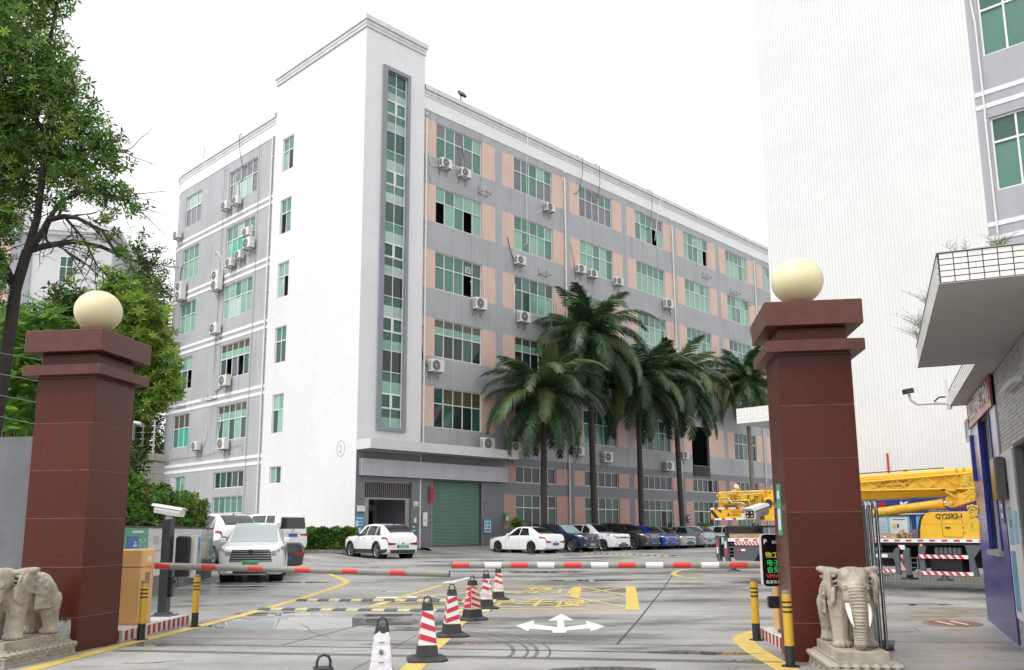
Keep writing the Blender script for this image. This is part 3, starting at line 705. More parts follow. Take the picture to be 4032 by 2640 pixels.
ACW = M('ac_white_enamel', (.72, .71, .67), .4, var=.05, scale=4, streak=.25, dirt=(.4, .38, .33), tint=.06)
ACD = M('ac_dark_fan', (.075, .078, .08), .5, var=.15)
ACG = M('ac_grille', (.55, .55, .54), .4, var=.05)
BRK = M('galvanised_bracket', (.26, .25, .24), .45, .6, var=.2)
HOSE = M('wrapped_hose', (.74, .73, .70), .6, var=.08); HOSEB = M('black_hose', (.03, .03, .032), .6)
def ac_parts(w_, h, d, fans):
    out = {}
    m = MB(); m.cbox(-w_/2, -d-.14, 0, w_/2, -.14, h, .015)
    m.box(w_*.30, -d-.155, .02, w_/2-.01, -d-.14, h-.03)
    out['casing'] = m.mesh('casing', ACW)
    m = MB()
    r = min(w_*.33, h/fans*.42)
    for k in range(fans):
        z = h*(k+.5)/fans; m.cyl((-w_*.13, -d-.138, z), (-w_*.13, -d-.152, z), r, n=20)
    out['fan_opening'] = m.mesh('fan_opening', ACD)
    m = MB()
    for k in range(fans):
        z = h*(k+.5)/fans
        for rr in (r, r*.72, r*.45, r*.2):
            m.tube([(-w_*.13+rr*math.cos(R(q)), -d-.158, z+rr*math.sin(R(q))) for q in range(0, 361, 24)], .006 if rr < r else .012, 4)
        m.cyl((-w_*.13, -d-.15, z), (-w_*.13, -d-.17, z), r*.17, n=10)
        for q in range(0, 180, 30):
            m.box(-.003, 0, -r, .003, .004, r) if False else m.cyl((-w_*.13+r*math.cos(R(q)), -d-.156, z+r*math.sin(R(q))), (-w_*.13-r*math.cos(R(q)), -d-.156, z-r*math.sin(R(q))), .004, n=4)
    out['fan_grille'] = m.mesh('fan_grille', ACG)
    m = MB()
    for k in range(9): m.box(-w_/2-.004, -d-.10, .08+k*(h-.16)/9, -w_/2+.002, -.18, .08+k*(h-.16)/9+.028)
    out['side_louvre'] = m.mesh('side_louvre', ACD)
    m = MB()
    for x in (-w_*.36, w_*.36):
        m.box(x-.018, -d-.2, -.04, x+.018, 0, -.003); m.box(x-.018, -.02, -.42, x+.018, 0, -.04); m.cyl((x, -.02, -.38), (x, -d*.85, -.04), .014, n=5)
    m.box(-w_*.36, -d-.2, -.035, w_*.36, -d-.16, -.006)
    out['bracket'] = m.mesh('bracket', BRK)
    return out
AC = {'s': ac_parts(.82, .58, .30, 1), 'm': ac_parts(.95, .72, .34, 1), 'b': ac_parts(.98, 1.38, .36, 2)}
GRP = 'air conditioner units hung on the factory walls'
def ac(side, a, z, kind, label, hose=None, hcol=None, o=0):
    p = wpos(side, a, z, o)
    t = thing('air_conditioner', label, 'air conditioner', tuple(p), wrot(side), GRP)
    for k, me in AC[kind].items(): put(k, me, t)
    if hose:
        m = MB(); m.tube([(x, -.05-.02*(i % 2), zz_) for i, (x, zz_) in enumerate(hose)], .026, 6); m.build('hose', hcol or HOSE, t)
    return t
UP = lambda x, h, b=.5: [(x, .1), (x+.14*(1 if x > 0 else -1), .0), (x+.2*(1 if x > 0 else -1), b), (x+.12*(1 if x > 0 else -1), h), (x-.0, h+.12)]
ac('R', 6.0, 23.42, 's', 'small white unit under the top left window beside the stair tower', [(-.45, .1), (-.8, -.05), (-1.15, .15), (-1.2, .9)])
ac('R', 7.6, 23.30, 's', 'small white unit right of another under the top left window', [(.1, .5), (.12, 1.2), (.0, 2.2)], HOSEB)
ac('R', 15.6, 23.25, 's', 'small white unit under the right end of the top window in second column', [(-.45, .1), (-.7, -.1), (-1.0, -.3)])
ac('R', 12.6, 18.75, 's', 'small white unit between fifth and fourth floor windows of the second column', [(-.4, .3), (-.7, .9), (-.95, 1.7)], HOSEB)
ac('R', 8.9, 15.02, 'm', 'larger white unit with open fan under fourth floor window next to the tower', UP(.48, 1.9))
ac('R', 12.9, 14.88, 'm', 'white unit with a tall looped hose under fourth floor window of second column', UP(-.48, 2.4))
ac('R', 15.9, 14.88, 'm', 'white unit just above the tallest palm crown in the second column', UP(.5, 2.0))
ac('R', 5.35, 10.62, 'm', 'white unit with a black cable, low left beside the tower pipe', [(-.45, .3), (-.8, .7), (-.95, 1.8), (-.9, 2.6)], HOSEB)
ac('R', 9.2, 6.30, 'm', 'white unit standing on the tiled entrance canopy', o=.35)
ac('R', 12.0, 6.40, 's', 'white unit right of the canopy end above the pink ground floor', [(-.4, .2), (-.6, .7), (-.4, 1.6), (-.5, 2.1)])
ac('R', 18.9, 19.55, 's', 'left of a pair of small units under fifth floor window of third column', [(-.4, .4), (-.5, 1.0), (-.8, 2.0)], RUST)
ac('R', 20.3, 19.5, 's', 'right of a pair of small units under fifth floor window of third column')
ac('R', 23.35, 19.55, 's', 'single unit on a wide tray at the right end of the third column', [(.4, .3), (.6, .9), (.55, 1.6)])
ac('R', 29.9, 19.0, 'm', 'white unit beside the second rain pipe, fourth column', [(.5, .0), (.7, -.25), (.6, -.5)], HOSEB)
ac('R', 28.9, 14.9, 'm', 'left one of two units peeking over the fourth palm crown', UP(.5, 2.3))
ac('R', 30.4, 14.9, 'm', 'right one of two units peeking over the fourth palm crown', UP(.5, 2.0))
ac('R', 36.8, 14.9, 'm', 'white unit below the half shuttered loading window', UP(.5, 2.0))
ac('R', 41.2, 14.0, 'b', 'tall white double unit behind the farthest palm crown', UP(.5, 2.2))
ac('R', 44.2, 19.3, 'm', 'white unit close to the right gate pillar cap, far end of facade')
ac('R', 21.4, 10.8, 'm', 'white unit in the gap beneath the tallest palm crown')
ac('R', 21.4, 6.2, 'm', 'white unit left of the third palm trunk above the dark strip window', [(-.45, .3), (-.8, .2), (-.6, .0)])
ac('R', 18.3, 6.5, 's', 'small unit half hidden behind the second palm trunk', [(-.4, .0), (-.5, -.3), (-1.2, -.5), (-1.3, -1.6)])
ac('R', 29.1, 5.95, 'm', 'white unit left of the fourth palm trunk over the strip window')
ac('R', 31.4, 7.0, 's', 'small unit right of the fourth palm trunk')
GRP = 'air conditioner units hung on the grey wing'
ac('L', 15.6, 23.35, 's', 'left one of two units under the top window of the grey wing', [(.4, .4), (.6, 1.2), (.4, 2.4)])
ac('L', 14.1, 23.30, 's', 'right one of two units under the top window of the grey wing', [(-.1, .5), (-.2, 1.6), (.3, 1.9)], HOSEB)
ac('L', 22.95, 23.1, 's', 'outermost small unit beside the top corner window of the grey wing', [(-.4, .4), (-.5, 1.2), (-.9, 1.5)])
ac('L', 12.45, 20.65, 's', 'uppermost unit of a cluster beside the fifth floor window of the wing', [(.3, .6), (.2, .8), (0, .7)])
ac('L', 12.15, 19.75, 'm', 'unit directly below the uppermost one at the fifth floor wing window')
ac('L', 13.35, 19.3, 's', 'middle one of the row of units below the fifth floor wing window')
ac('L', 14.55, 19.05, 's', 'dark fanned left one of the row below the fifth floor wing window')
ac('L', 16.25, 17.75, 'b', 'tall double fan unit left of the fourth floor wing window', [(.3, 1.4), (.0, 2.4), (-.8, 3.0), (-1.2, 2.9)])
ac('L', 21.75, 18.1, 'b', 'tall double fan unit over the left fourth floor window of the wing', [(-.5, .6), (-.75, 1.6), (-.7, 2.6), (-.3, 2.8)], HOSEB)
ac('L', 16.15, 14.7, 'm', 'square unit below the fourth floor window of the wing', [(-.5, .1), (-.3, -.2), (.2, -.4)])
ac('L', 22.3, 14.55, 's', 'right one of a close pair at the round corner of the wing')
ac('L', 23.4, 14.45, 's', 'left one of a close pair at the round corner, partly behind leaves')
ac('L', 14.4, 10.9, 'm', 'white unit with a black cable below the third floor wing window', [(-.5, .3), (-1.0, .0), (-1.8, -.15)], HOSEB)
ac('L', 18.0, 6.95, 's', 'small unit with a thin curved hose between two second floor wing windows', [(.4, .2), (.8, .6), (1.0, 1.2), (.8, 1.7)])
ac('L', 14.2, 6.75, 'm', 'unit with a thick white hose on the second floor wing window sill', [(-.4, .3), (-1.1, .2), (-1.25, 1.0), (-.95, 2.0), (-1.0, 2.2)])
def empty_bracket(side, a, z, label, wd=.75):
    p = wpos(side, a, z); t = thing('wall_bracket', label, 'bracket', tuple(p), wrot(side), 'empty air conditioner brackets')
    m = MB()
    for x in (-wd/2, wd/2):
        m.box(x-.02, -.5, 0, x+.02, 0, .03); m.box(x-.02, -.03, -.05, x+.02, 0, .45); m.cyl((x, -.03, .42), (x, -.46, .03), .013, n=5)
    m.box(-wd/2, -.5, .004, wd/2, -.46, .028); m.box(-wd/2, -.05, .004, wd/2, -.02, .028); m.build('bracket_arm', BRK, t)
empty_bracket('R', 9.4, 22.75, 'empty bracket under the top window nearest the stair tower')
empty_bracket('R', 15.1, 18.6, 'empty bracket beside the second rain pipe below fifth floor')
empty_bracket('R', 36.2, 22.9, 'empty bracket under the top window of the fifth column')
empty_bracket('R', 41.0, 22.4, 'empty bracket tray under the top window of the sixth column', 1.1)
empty_bracket('R', 43.4, 21.9, 'empty bracket tray nearest the farthest rain pipe', 1.2)
empty_bracket('L', 16.6, 10.25, 'rusty empty bracket across the white stripes of the wing', 1.3)
empty_bracket('L', 21.2, 10.2, 'rusty empty bracket across the stripes near the round corner', 1.2)
empty_bracket('L', 22.9, 6.3, 'small rusty bracket under the corner window of the wing', .4)
def cable(side, pts, label, mat=HOSEB, r=.022):
    m = MB(); m.tube([tuple(wpos(side, a, z, o)) for a, z, o in pts], r, 6); return tag(m.build('cable', mat), label, 'cable', 'cables hanging over the parapet')
cable('R', [(18.8, 28.5, .1), (19.2, 28.4, .4), (19.3, 27.2, .3), (19.15, 26.0, .12), (18.9, 25.6, .1), (18.6, 25.5, .0)], 'black cable over the parapet above the third column of windows')
cable('R', [(21.0, 28.5, .1), (21.2, 28.4, .4), (21.35, 27.0, .3), (21.2, 25.6, .1), (20.8, 25.5, .1), (20.6, 26.2, -.02)], 'doubled black cable looping into the third top window')
cable('R', [(27.8, 28.5, .1), (28.0, 28.4, .4), (28.1, 27., .3), (28.0, 25.4, .1), (27.5, 25.0, .1), (27.1, 25.3, -.02)], 'black cable looping into the fourth top window')
cable('R', [(29.4, 28.5, .1), (29.45, 28.3, .35), (29.0, 26.5, .2), (28.6, 24.4, .1)], 'white cable slanting down beside the fourth top window', HOSE)
cable('R', [(13.35, 28.5, .1), (13.4, 28.3, .35), (13.5, 26., .1), (13.5, 20.5, .1), (13.2, 20.3, .05)], 'long white cable hanging across the second column windows', HOSE, .018)
cable('R', [(5.2, 28.5, .1), (5.1, 28.2, .35), (4.9, 25., .15), (4.95, 22.8, .1), (5.2, 22.3, .1)], 'thin white cable down beside the tower', HOSE, .012)
cable('L', [(14.2, 28.6, .1), (14.2, 28.3, .3), (14.1, 27., .2), (13.9, 26.0, .1), (13.4, 25.7, .1), (13.2, 26.0, .0)], 'black cable from the roof into the top wing window')
cable('L', [(16.3, 27.5, .15), (16.4, 20, .06), (16.5, 12, .06)], 'thin vertical wire down the grey wing left of windows', M('grey_wire', (.25, .25, .26), .6), .014)
cable('L', [(11.6, 27.5, .15), (11.6, 18, .06), (11.7, 6, .06), (11.7, 2, .06)], 'thin vertical wire down the grey wing near the tower', _m['grey_wire'], .014)
cable('L', [(12.4, 6.95, .06), (17, 6.55, .08), (21.9, 6.6, .06), (22.9, 6.5, .06)], 'slack horizontal wire along the wing below the second floor', _m['grey_wire'], .014)
t = thing('floodlight', 'small black floodlight on the roof parapet right of the tower', 'lamp', tuple(wpos('R', 7.4, 28.48, .1)), TH)
box_mb(-.03, -.03, 0, .03, .03, .35).build('post', BRK, t); m = MB(); m.T = Matrix.Translation((0, -.1, .42)) @ Matrix.Rotation(R(-35), 4, 'X'); m.cbox(-.28, -.08, -.2, .28, .08, .2, .03); m.build('lamp_head', M('floodlight_black', (.05, .05, .05), .4), t)
m = MB(); m.cyl(tuple(wpos('L', 20.6, 28.4, -.3)), tuple(wpos('L', 20.6, 29.7, -.3)), .03, n=6); tag(m.build('lightning_rod', BRK), 'thin metal rod standing on the roof of the grey wing', 'rod')
# small things on the entrance wall
def wall_sign(name, a, z0, w_, h, label, cat, base, side='R', o=.14, extra=None, th=.02):
    p = wpos(side, a, z0, o); t = thing(name, label, cat, tuple(p), wrot(side))
    box_mb(0, 0, 0, w_, th, h).build('panel', base, t)
    if extra: extra(t, w_, h)
    return t
PB = M('poster_blue', (.05, .28, .52), .45, var=.15, scale=3); PWH = M('poster_white', (.72, .73, .73), .5, var=.1, scale=5); PG = M('poster_green', (.06, .34, .19), .45, var=.08); PY = M('poster_yellow', (.65, .55, .12), .5); PR_ = M('poster_red', (.55, .03, .03), .6, var=.12, scale=3)
def blocks(t, items):
    for x0, z0, x1, z1, mm in items: box_mb(x0, -.004, z0, x1, -.0005, z1).build('print', mm, t)
wall_sign('poster', 9.45, 1.38, .54, .84, 'white and blue notice poster right of the green shutter', 'poster', PWH, extra=lambda t, w_, h: blocks(t, [(0, .68, w_, h, PB), (.05, .06, .49, .2, PB), (.06, .46, .24, .62, PB), (.28, .46, .48, .62, PB), (.06, .26, .2, .4, PB), (.27, .26, .48, .4, PB)]))
wall_sign('poster', 11.24, 2.0, .36, .58, 'small green notice on the pink corner beside the shutter wall', 'poster', PG, extra=lambda t, w_, h: blocks(t, [(.07, .08, .29, .34, PWH)]))
def bl_(t, w_, h): blocks(t, [(.05, .9, .5, .95, PWH), (.14, .72, .5, .76, PWH), (.14, .56, .5, .6, PWH), (.04, .3, .2, .8, PWH), (.1, .08, .36, .42, PWH), (.3, .26, .5, .3, PWH)])
wall_sign('notice_board', .02, 1.25, .55, 1.1, 'blue weathered notice board at the tower corner left of doorway', 'sign', PB, extra=bl_, o=.13)
wall_sign('meter_box', .13, 2.52, .44, .30, 'white meter box above the blue notice board', 'box', PWH, o=.24, th=.12)
wall_sign('meter_box', 4.66, 1.75, .30, .77, 'tall white switch box left of the green shutter', 'box', PWH, o=.14, th=.1, extra=lambda t, w_, h: blocks(t, [(.1, .28, .16, .36, BLK)]))
wall_sign('notice_board', 3.86, 1.1, .36, .8, 'dark teal notice board right of the doorway', 'sign', M('poster_teal', (.03, .13, .15), .4), o=.13, extra=lambda t, w_, h: blocks(t, [(.05, .58, .2, .66, PWH), (.05, .38, .26, .44, PWH), (.2, .08, .32, .16, PWH)]))
wall_sign('meter_box', 3.98, 1.95, .16, .26, 'tiny white switch box above the teal board', 'box', PWH, o=.16, th=.06)
def no2(t, w_, h): lettering('2', .17, BLK, t, (.07, -.005, .04), (R(90), 0, 0), ext=.001); lettering('栋', .11, BLK, t, (.2, -.005, .05), (R(90), 0, 0), ext=.001)
wall_sign('number_plate', 3.95, 2.86, .34, .26, 'small white plate with a black number two beside the doorway', 'sign', PWH, extra=no2)
def couplet(t, w_, h):
    for k, ch in enumerate('富贵平'): lettering(ch, .25, BLK, t, (.035, -.004, .70-k*.27), (R(90), 0, 0), ext=.001)
t = thing('paper_banner', 'vertical red paper banner with black characters left of shutter', 'banner', tuple(wpos('R', 5.14, 3.02, .13)), TH)
m = MB(); m.prism([(0, .12), (.06, 0), (.15, .1), (.25, .0), (.31, .12), (.31, .98), (0, .98)], 0, .012, axis='y'); m.build('paper', PR_, t); couplet(t, .3, 1)
wall_sign('direction_sign', 31.75, 2.0, .42, .62, 'small dark blue sign beside the rain pipe, fifth column', 'sign', M('sign_navy', (.03, .05, .20), .4), extra=lambda t, w_, h: blocks(t, [(.06, .3, .16, .4, PWH), (.2, .36, .38, .5, PWH), (.2, .12, .38, .2, PWH)]))
m = MB(); m.T = Matrix.Translation(wpos('R', 9.1, 17.45, .12)) @ Matrix.Rotation(TH, 4, 'Z')
for x, z, wd in (): pass
vt = thing('vent_grille', 'small square white vent in the fourth floor window by the tower', 'vent', tuple(wpos('R', 8.0, 17.28, -.06)), TH)
m = MB(); m.box(0, 0, 0, .42, .04, .40)
for k in range(6): m.box(.04, -.012, .05+k*.055, .38, -.001, .085+k*.055, 1)
m.build('grille', [PWH, BRK], vt)

# ================================================================== TALL WHITE TILED BUILDING
WB = Vector((10.38, 25.02, 0)); WR = R(-43.912)
wb = thing('tiled_building', 'tall white tiled building on the right with grey windowed side', 'building', tuple(WB), WR)
MORT = M('tile_mortar', (.50, .50, .495), .8, var=.1, scale=2)
TIL = M('white_glazed_tile', (.755, .76, .755), .22, var=.04, scale=.5, spec=.5, streak=.10, dirt=(.55, .55, .53))
def tiles(mb, P, a0, a1, z0, z1, tw, th, g_, th_=.006, mi=0, rr=None):
    na, nz = int(round((a1-a0)/tw)), int(round((z1-z0)/th)); tw = (a1-a0)/na; th = (z1-z0)/nz
    F = [(0, 1, 2, 3), (0, 4, 5, 1), (1, 5, 6, 2), (2, 6, 7, 3), (3, 7, 4, 0)]
    for j in range(nz):
        for i in range(na):
            x0, x1, y0, y1 = a0+i*tw+g_, a0+(i+1)*tw-g_, z0+j*th+g_, z0+(j+1)*th-g_
            e = th_*(1+.25*rnd.random())
            mb._add([P(x0, -e, y0), P(x1, -e, y0), P(x1, -e, y1), P(x0, -e, y1), P(x0, 0, y0), P(x1, 0, y0), P(x1, 0, y1), P(x0, 0, y1)], F, mi if rr is None else rr())
PB_ = lambda a, d, z: (a, d, z)
m = MB(); m.box(-2.71, .0, 0, 3.76, 12, 27); m.build('wall', MORT, wb)
m = MB(); tiles(m, PB_, -2.72, 3.76, .28, 21.5, .1, .0455, .0028)
o = m.build('wall_tile', TIL, wb); o['kind'] = 'stuff'
m = MB(); tiles(m, PB_, -2.72, 3.76, 0, .28, .1, .07, .005, .02); o = m.build('plinth_tile', M('plinth_tile', (.52, .52, .48), .35, var=.12, scale=3), wb); o['kind'] = 'stuff'
m = MB(); opsB = [(4.06, z-2.14, 7.2, z) for z in (8.75, 12.73, 16.71)]
wall_grid(m, PB_, 3.762, 14, 0, 27, opsB, lambda a, z: 0, depth=.18); m.build('wall', M('grey_wall_paint_near', (.36, .365, .40), .7, var=.08, scale=.8, bump=.1, streak=.35, dirt=(.2, .2, .2)), wb)
for z in (13.42, 13.02, 9.6, 9.2, 17.4, 17.0): box_mb(3.77, -.02, z, 14, .01, z+.13).build('stripe', WTILE, wb)
for z in (8.75, 12.73, 16.71): window((4.06, 0, z-2.14), 0, 3.14, 2.14, 5, .66, pk('teal', 'mid', 3), True, parent=wb)
m = MB(); m.box(4, .6, 5, 7.3, .7, 17); m.build('dark_backing', DARK, wb)
t = thing('cable_duct', 'white plastic duct running down the grey strip of the tall building', 'pipe', tuple(WB+Vector((math.cos(WR), math.sin(WR), 0))*3.93), WR)
m = MB(); m.tube([(-.02, -.04, 17.0), (.0, -.04, 16.2), (.05, -.04, 15.6), (.06, -.04, 12.9), (.05, -.04, 12.8), (.06, -.04, 9.0)], .03, 6); m.build('pipe', PVC, t)
NAVY = M('sign_navy_board', (.02, .045, .22), .3, var=.06); LBL = M('board_light_blue', (.25, .50, .68), .4, var=.05)
def wbp(a, z, o): return tuple(WB+Vector((math.cos(WR), math.sin(WR), 0))*a+Vector((math.sin(WR), -math.cos(WR), 0))*o+Vector((0, 0, z)))
t = thing('sign_board', 'navy blue sign board with red characters on the tiled wall behind the crane', 'sign', wbp(-.3, 1.90, .01), WR)
box_mb(0, -.10, 0, 4.6, 0, .42).build('panel', NAVY, t); box_mb(0, -.13, -.03, 4.6, 0, .0-.002).build('frame', ALU, t)
lettering('民', .24, RED, t, (.55, -.105, .13), (R(90), 0, 0), bold=.01); lettering('K', .26, PWH, t, (1.15, -.105, .14), (R(90), 0, 0), bold=.012, sx=1.4); lettering('工', .24, RED, t, (2.6, -.105, .13), (R(90), 0, 0), bold=.01); lettering('· · · · · · · · · ·', .10, PWH, t, (1.9, -.105, .03), (R(90), 0, 0), bold=.006)
t = thing('notice_board', 'pale blue notice board with a table and site map below the navy sign', 'sign', wbp(-.25, .95, .01), WR)
box_mb(0, -.08, 0, 1.32, 0, .90).build('panel', LBL, t)
box_mb(.04, -.086, .05, .70, -.081, .84).build('table_sheet', M('sheet_pale', (.50, .62, .72), .5, var=.06, scale=20), t)
for k in range(9): box_mb(.07, -.090, .12+k*.072, .67, -.0865, .135+k*.072).build('print_line', M('print_grey', (.33, .42, .52), .6), t)
box_mb(.78, -.086, .05, 1.26, -.081, .84).build('map_sheet', PWH, t)
for x0, z0, x1, z1, mm in ((.84, .55, .94, .66, PY), (.97, .56, 1.02, .66, BLK), (1.0, .4, 1.12, .48, PY), (1.13, .34, 1.15, .5, PR_), (1.06, .48, 1.14, .495, PR_), (.9, .2, .98, .26, PR_), (.85, .46, .88, .48, BLK)): box_mb(x0, -.091, z0, x1, -.0865, z1).build('print', mm, t)
box_mb(.86, -.09, .77, 1.2, -.0865, .79).build('print', BLK, t)
t = thing('display_panel', 'bright blue display panel right of the site map board', 'sign', wbp(1.12, .95, .01), WR)
box_mb(0, -.085, 0, .10, 0, .95).build('post', NAVY, t); box_mb(.12, -.08, 0, 2.6, 0, .93).build('panel', M('panel_sky_blue', (.16, .45, .70), .35, var=.06), t)
t = thing('banner_strip', 'narrow vertical red strip on the white tiled wall above the crane boom', 'banner', wbp(.58, 2.7, .02), WR); box_mb(-.02, -.03, 0, .03, 0, .92).build('strip', PR_, t)

# ================================================================== GUARD HOUSE
GO = Vector((7.84, 14.53, 0)); GR = math.atan2(.922, .387)
gh = thing('guard_house', 'gate guard house with grey tiles, blue panel and tiled flat canopy', 'building', tuple(GO), GR)
PG_ = lambda a, d, z: (a, -d, z)
GW = M('guard_wall_mortar', (.16, .16, .155), .8)
m = MB(); opsG = [(-2.75, 1.18, -1.43, 3.12), (-7.6, .95, -4.5, 2.46)]
wall_grid(m, PG_, -8.38, 0, 0, 3.56, opsG, lambda a, z: 0, depth=.16, flip=True)
m.quad((0, 0, 0), (0, -3, 0), (0, -3, 3.56), (0, 0, 3.56)); m.quad((-8.38, 0, 0), (-8.38, -3, 0), (-8.38, -3, 3.56), (-8.38, 0, 3.56)); m.box(-8.38, -3.1, 0, 0, -3, 3.56)
m.build('wall', GW, gh)
GT = [M('grey_face_tile_%s' % n_, c, .35, var=.1, scale=6) for n_, c in (('light', (.46, .46, .45)), ('mid', (.38, .38, .375)), ('dark', (.30, .30, .30)))]
m = MB(); rr = lambda: rnd.choice((0, 0, 1, 1, 1, 2))
for a0, a1, z0, z1 in ((-8.38, -3.4, 2.50, 3.55), (-4.44, -3.4, 0, 2.50), (-8.38, -7.64, 0, 2.5), (-7.64, -4.44, 0, .9)): tiles(m, PG_, a0, a1, z0, z1, .11, .05, .003, .006, rr=rr)
tiles(m, lambda a, d, z: (-8.38+d, a, z), -3.0, 0, 0, 3.55, .11, .05, .003, .006, rr=rr)
o = m.build('face_tile', GT, gh); o['kind'] = 'stuff'
# printed blue panel: a poster of a blue evening sky, flat print on a sheet
def print_mat():
    m = bpy.data.materials.new('blue_sky_print'); m.use_nodes = True; N = m.node_tree.nodes; Lk = m.node_tree.links; b = N['Principled BSDF']
    tc = N.new('ShaderNodeTexCoord'); sp = N.new('ShaderNodeSeparateXYZ'); Lk.new(tc.outputs['Object'], sp.inputs[0])
    n = N.new('ShaderNodeTexNoise'); n.inputs['Scale'].default_value = 1.3; n.inputs['Detail'].default_value = 5
    mp = N.new('ShaderNodeMapping'); mp.inputs['Scale'].default_value = (.5, .5, 3); Lk.new(tc.outputs['Object'], mp.inputs['Vector']); Lk.new(mp.outputs[0], n.inputs['Vector'])
    a = N.new('ShaderNodeMath'); a.operation = 'MULTIPLY_ADD'; a.inputs[1].default_value = 1.1; Lk.new(n.outputs['Fac'], a.inputs[0]); Lk.new(sp.outputs['Z'], a.inputs[2])
    s_ = N.new('ShaderNodeMath'); s_.operation = 'DIVIDE'; s_.inputs[1].default_value = 4.0; Lk.new(a.outputs[0], s_.inputs[0])
    cr = N.new('ShaderNodeValToRGB'); e = cr.color_ramp.elements; e[0].position = .12; e[0].color = (.055, .055, .24, 1); e[1].position = 1; e[1].color = (.62, .66, .78, 1)
    for p, c in ((.28, (.028, .03, .20)), (.40, (.10, .10, .30)), (.46, (.05, .05, .26)), (.56, (.30, .30, .52)), (.62, (.50, .30, .25)), (.68, (.13, .12, .33)), (.76, (.45, .33, .34)), (.84, (.60, .58, .68))):
        k = e.new(p); k.color = (*c, 1)
    Lk.new(s_.outputs[0], cr.inputs[0]); Lk.new(cr.outputs[0], b.inputs['Base Color']); b.inputs['Roughness'].default_value = .28
    return m
m = MB()
for q in ((-3.36, 0, -2.77, 3.13), (-1.41, 0, -.0, 3.13), (-2.77, 0, -1.41, 1.15)): m.box(q[0], .008, q[1], q[2], .03, q[3])
gp = m.build('blue_panel', print_mat(), gh)
DKB = M('navy_reveal', (.015, .02, .20), .3); FRM = M('grey_green_frame', (.27, .30, .29), .4, var=.08)
m = MB(); m.box(-1.43, -.2, 1.18, -1.38, .05, 3.12); m.box(-2.80, -.2, 1.18, -2.75, .05, 3.12); m.build('window_reveal', DKB, gh)
wf = MB(); wf.box(-2.75, -.14, 1.18, -1.43, -.06, 1.26); wf.box(-2.75, -.14, 3.04, -1.43, -.06, 3.12); wf.box(-2.75, -.138, 2.42, -1.43, -.058, 2.50)
for x in (-2.75, -2.15, -1.51): wf.box(x, -.136, 1.26, x+.08, -.062, 3.04)
wf.box(-2.8, -.05, 1.10, -1.38, .09, 1.17); wo = wf.build('window', FRM, gh)
for a, b_, c, d in ((-2.67, 1.26, -2.15, 2.42), (-2.07, 1.26, -1.51, 2.42), (-2.67, 2.5, -2.15, 3.04), (-2.07, 2.5, -1.51, 3.04)): box_mb(a, -.11, b_, c, -.10, d).build('pane', G['slate'], wo)
m = MB(); m.box(-7.6, -.14, .95, -4.5, -.08, 1.02); m.box(-7.6, -.14, 2.40, -4.5, -.08, 2.46)
for x in (-7.6, -6.1, -4.6): m.box(x, -.138, 1.02, x+.1, -.082, 2.40)
m.box(-7.5, -.137, 1.7, -4.6, -.084, 1.75); wo = m.build('window', M('dark_window_frame', (.05, .055, .055), .4), gh)
for a, c in ((-7.5, -6.1), (-6.0, -4.6)):
    box_mb(a, -.12, 1.02, c, -.11, 1.7).build('pane', G['dark'], wo); box_mb(a, -.12, 1.75, c, -.11, 2.4).build('pane', G['dark'], wo)
# canopy: concrete slab faced with white tiles
SOF = M('grey_soffit_plaster', (.42, .40, .375), .85, var=.08, scale=.9, bump=.15)
DJ = M('blackened_joint', (.03, .028, .027), .8, var=.3, scale=10)
m = MB(); m.box(-8.42, -3.2, 3.575, -4.2, .95, 3.845); m.box(-4.2, -3.2, 3.577, .02, .28, 3.843); m.build('canopy', [DJ], gh)
m = MB(); m.box(-8.44, -3.2, 3.568, -4.19, .965, 3.574); m.box(-4.19, -3.2, 3.569, .03, .295, 3.5745); m.box(-8.44, -3.2, 3.846, -4.19, .965, 3.852); m.box(-4.19, -3.2, 3.8445, .03, .295, 3.851); m.build('soffit', SOF, gh)
CT = M('canopy_white_tile', (.74, .735, .70), .25, var=.06, scale=5, tint=.05)
tw, th = .112, .0525
t1 = box_mb(.006, -.008, .006, tw-.002, .0, th-.003).mesh('canopy_tile', CT)
for j in range(5):
    for i in range(20): put('canopy_tile', t1, gh, (-8.42, .95-i*tw, 3.578+j*th), R(-90))          # front edge
    for i in range(37): put('canopy_tile', t1, gh, (-4.20-i*tw, .95, 3.578+j*th), R(180))           # long side
m = MB(); tiles(m, lambda a, d, z: (a, .28-d, z), -4.2, .02, 3.578, 3.84, tw, th, .004, .008)
tiles(m, lambda a, d, z: (-4.2-d if False else -4.2+(-d), a, z), .30, .95, 3.578, 3.84, tw, th, .004, -.008)
o = m.build('canopy_tile', CT, gh); o['kind'] = 'stuff'
MAR = M('maroon_banner', (.26, .055, .05), .4, var=.06)
t = thing('banner', 'maroon banner with white characters under the guard house canopy', 'sign', tuple(GO), GR)
box_mb(-3.32, .032, 3.13, -.18, .06, 3.56).build('panel', MAR, t); box_mb(-3.32, .061, 3.13, -.18, .064, 3.22).build('print_band', M('pale_pink_band', (.65, .42, .36), .5), t)
lettering('物工业园服务中心', .34, PWH, t, (-.42, .062, 3.255), (R(90), 0, R(180)), sx=1.0, bold=.008)
t = thing('sign_plate', 'small navy plate with white border hanging at banner end', 'sign', tuple(GO), GR); box_mb(-.30, .07, 2.93, -.02, .10, 3.30).build('panel', PWH, t); box_mb(-.27, .101, 2.97, -.05, .104, 3.26).build('print', DKB, t)
GYEL = M('yellow_letters', (.75, .52, .06), .5)
for k, ch in enumerate('服务窗口'): lettering(ch, .19, GYEL, gh, (-.06-.085*k, .20, 2.22-k*.255), (R(90), 0, R(235)), bold=.012, ext=.012)
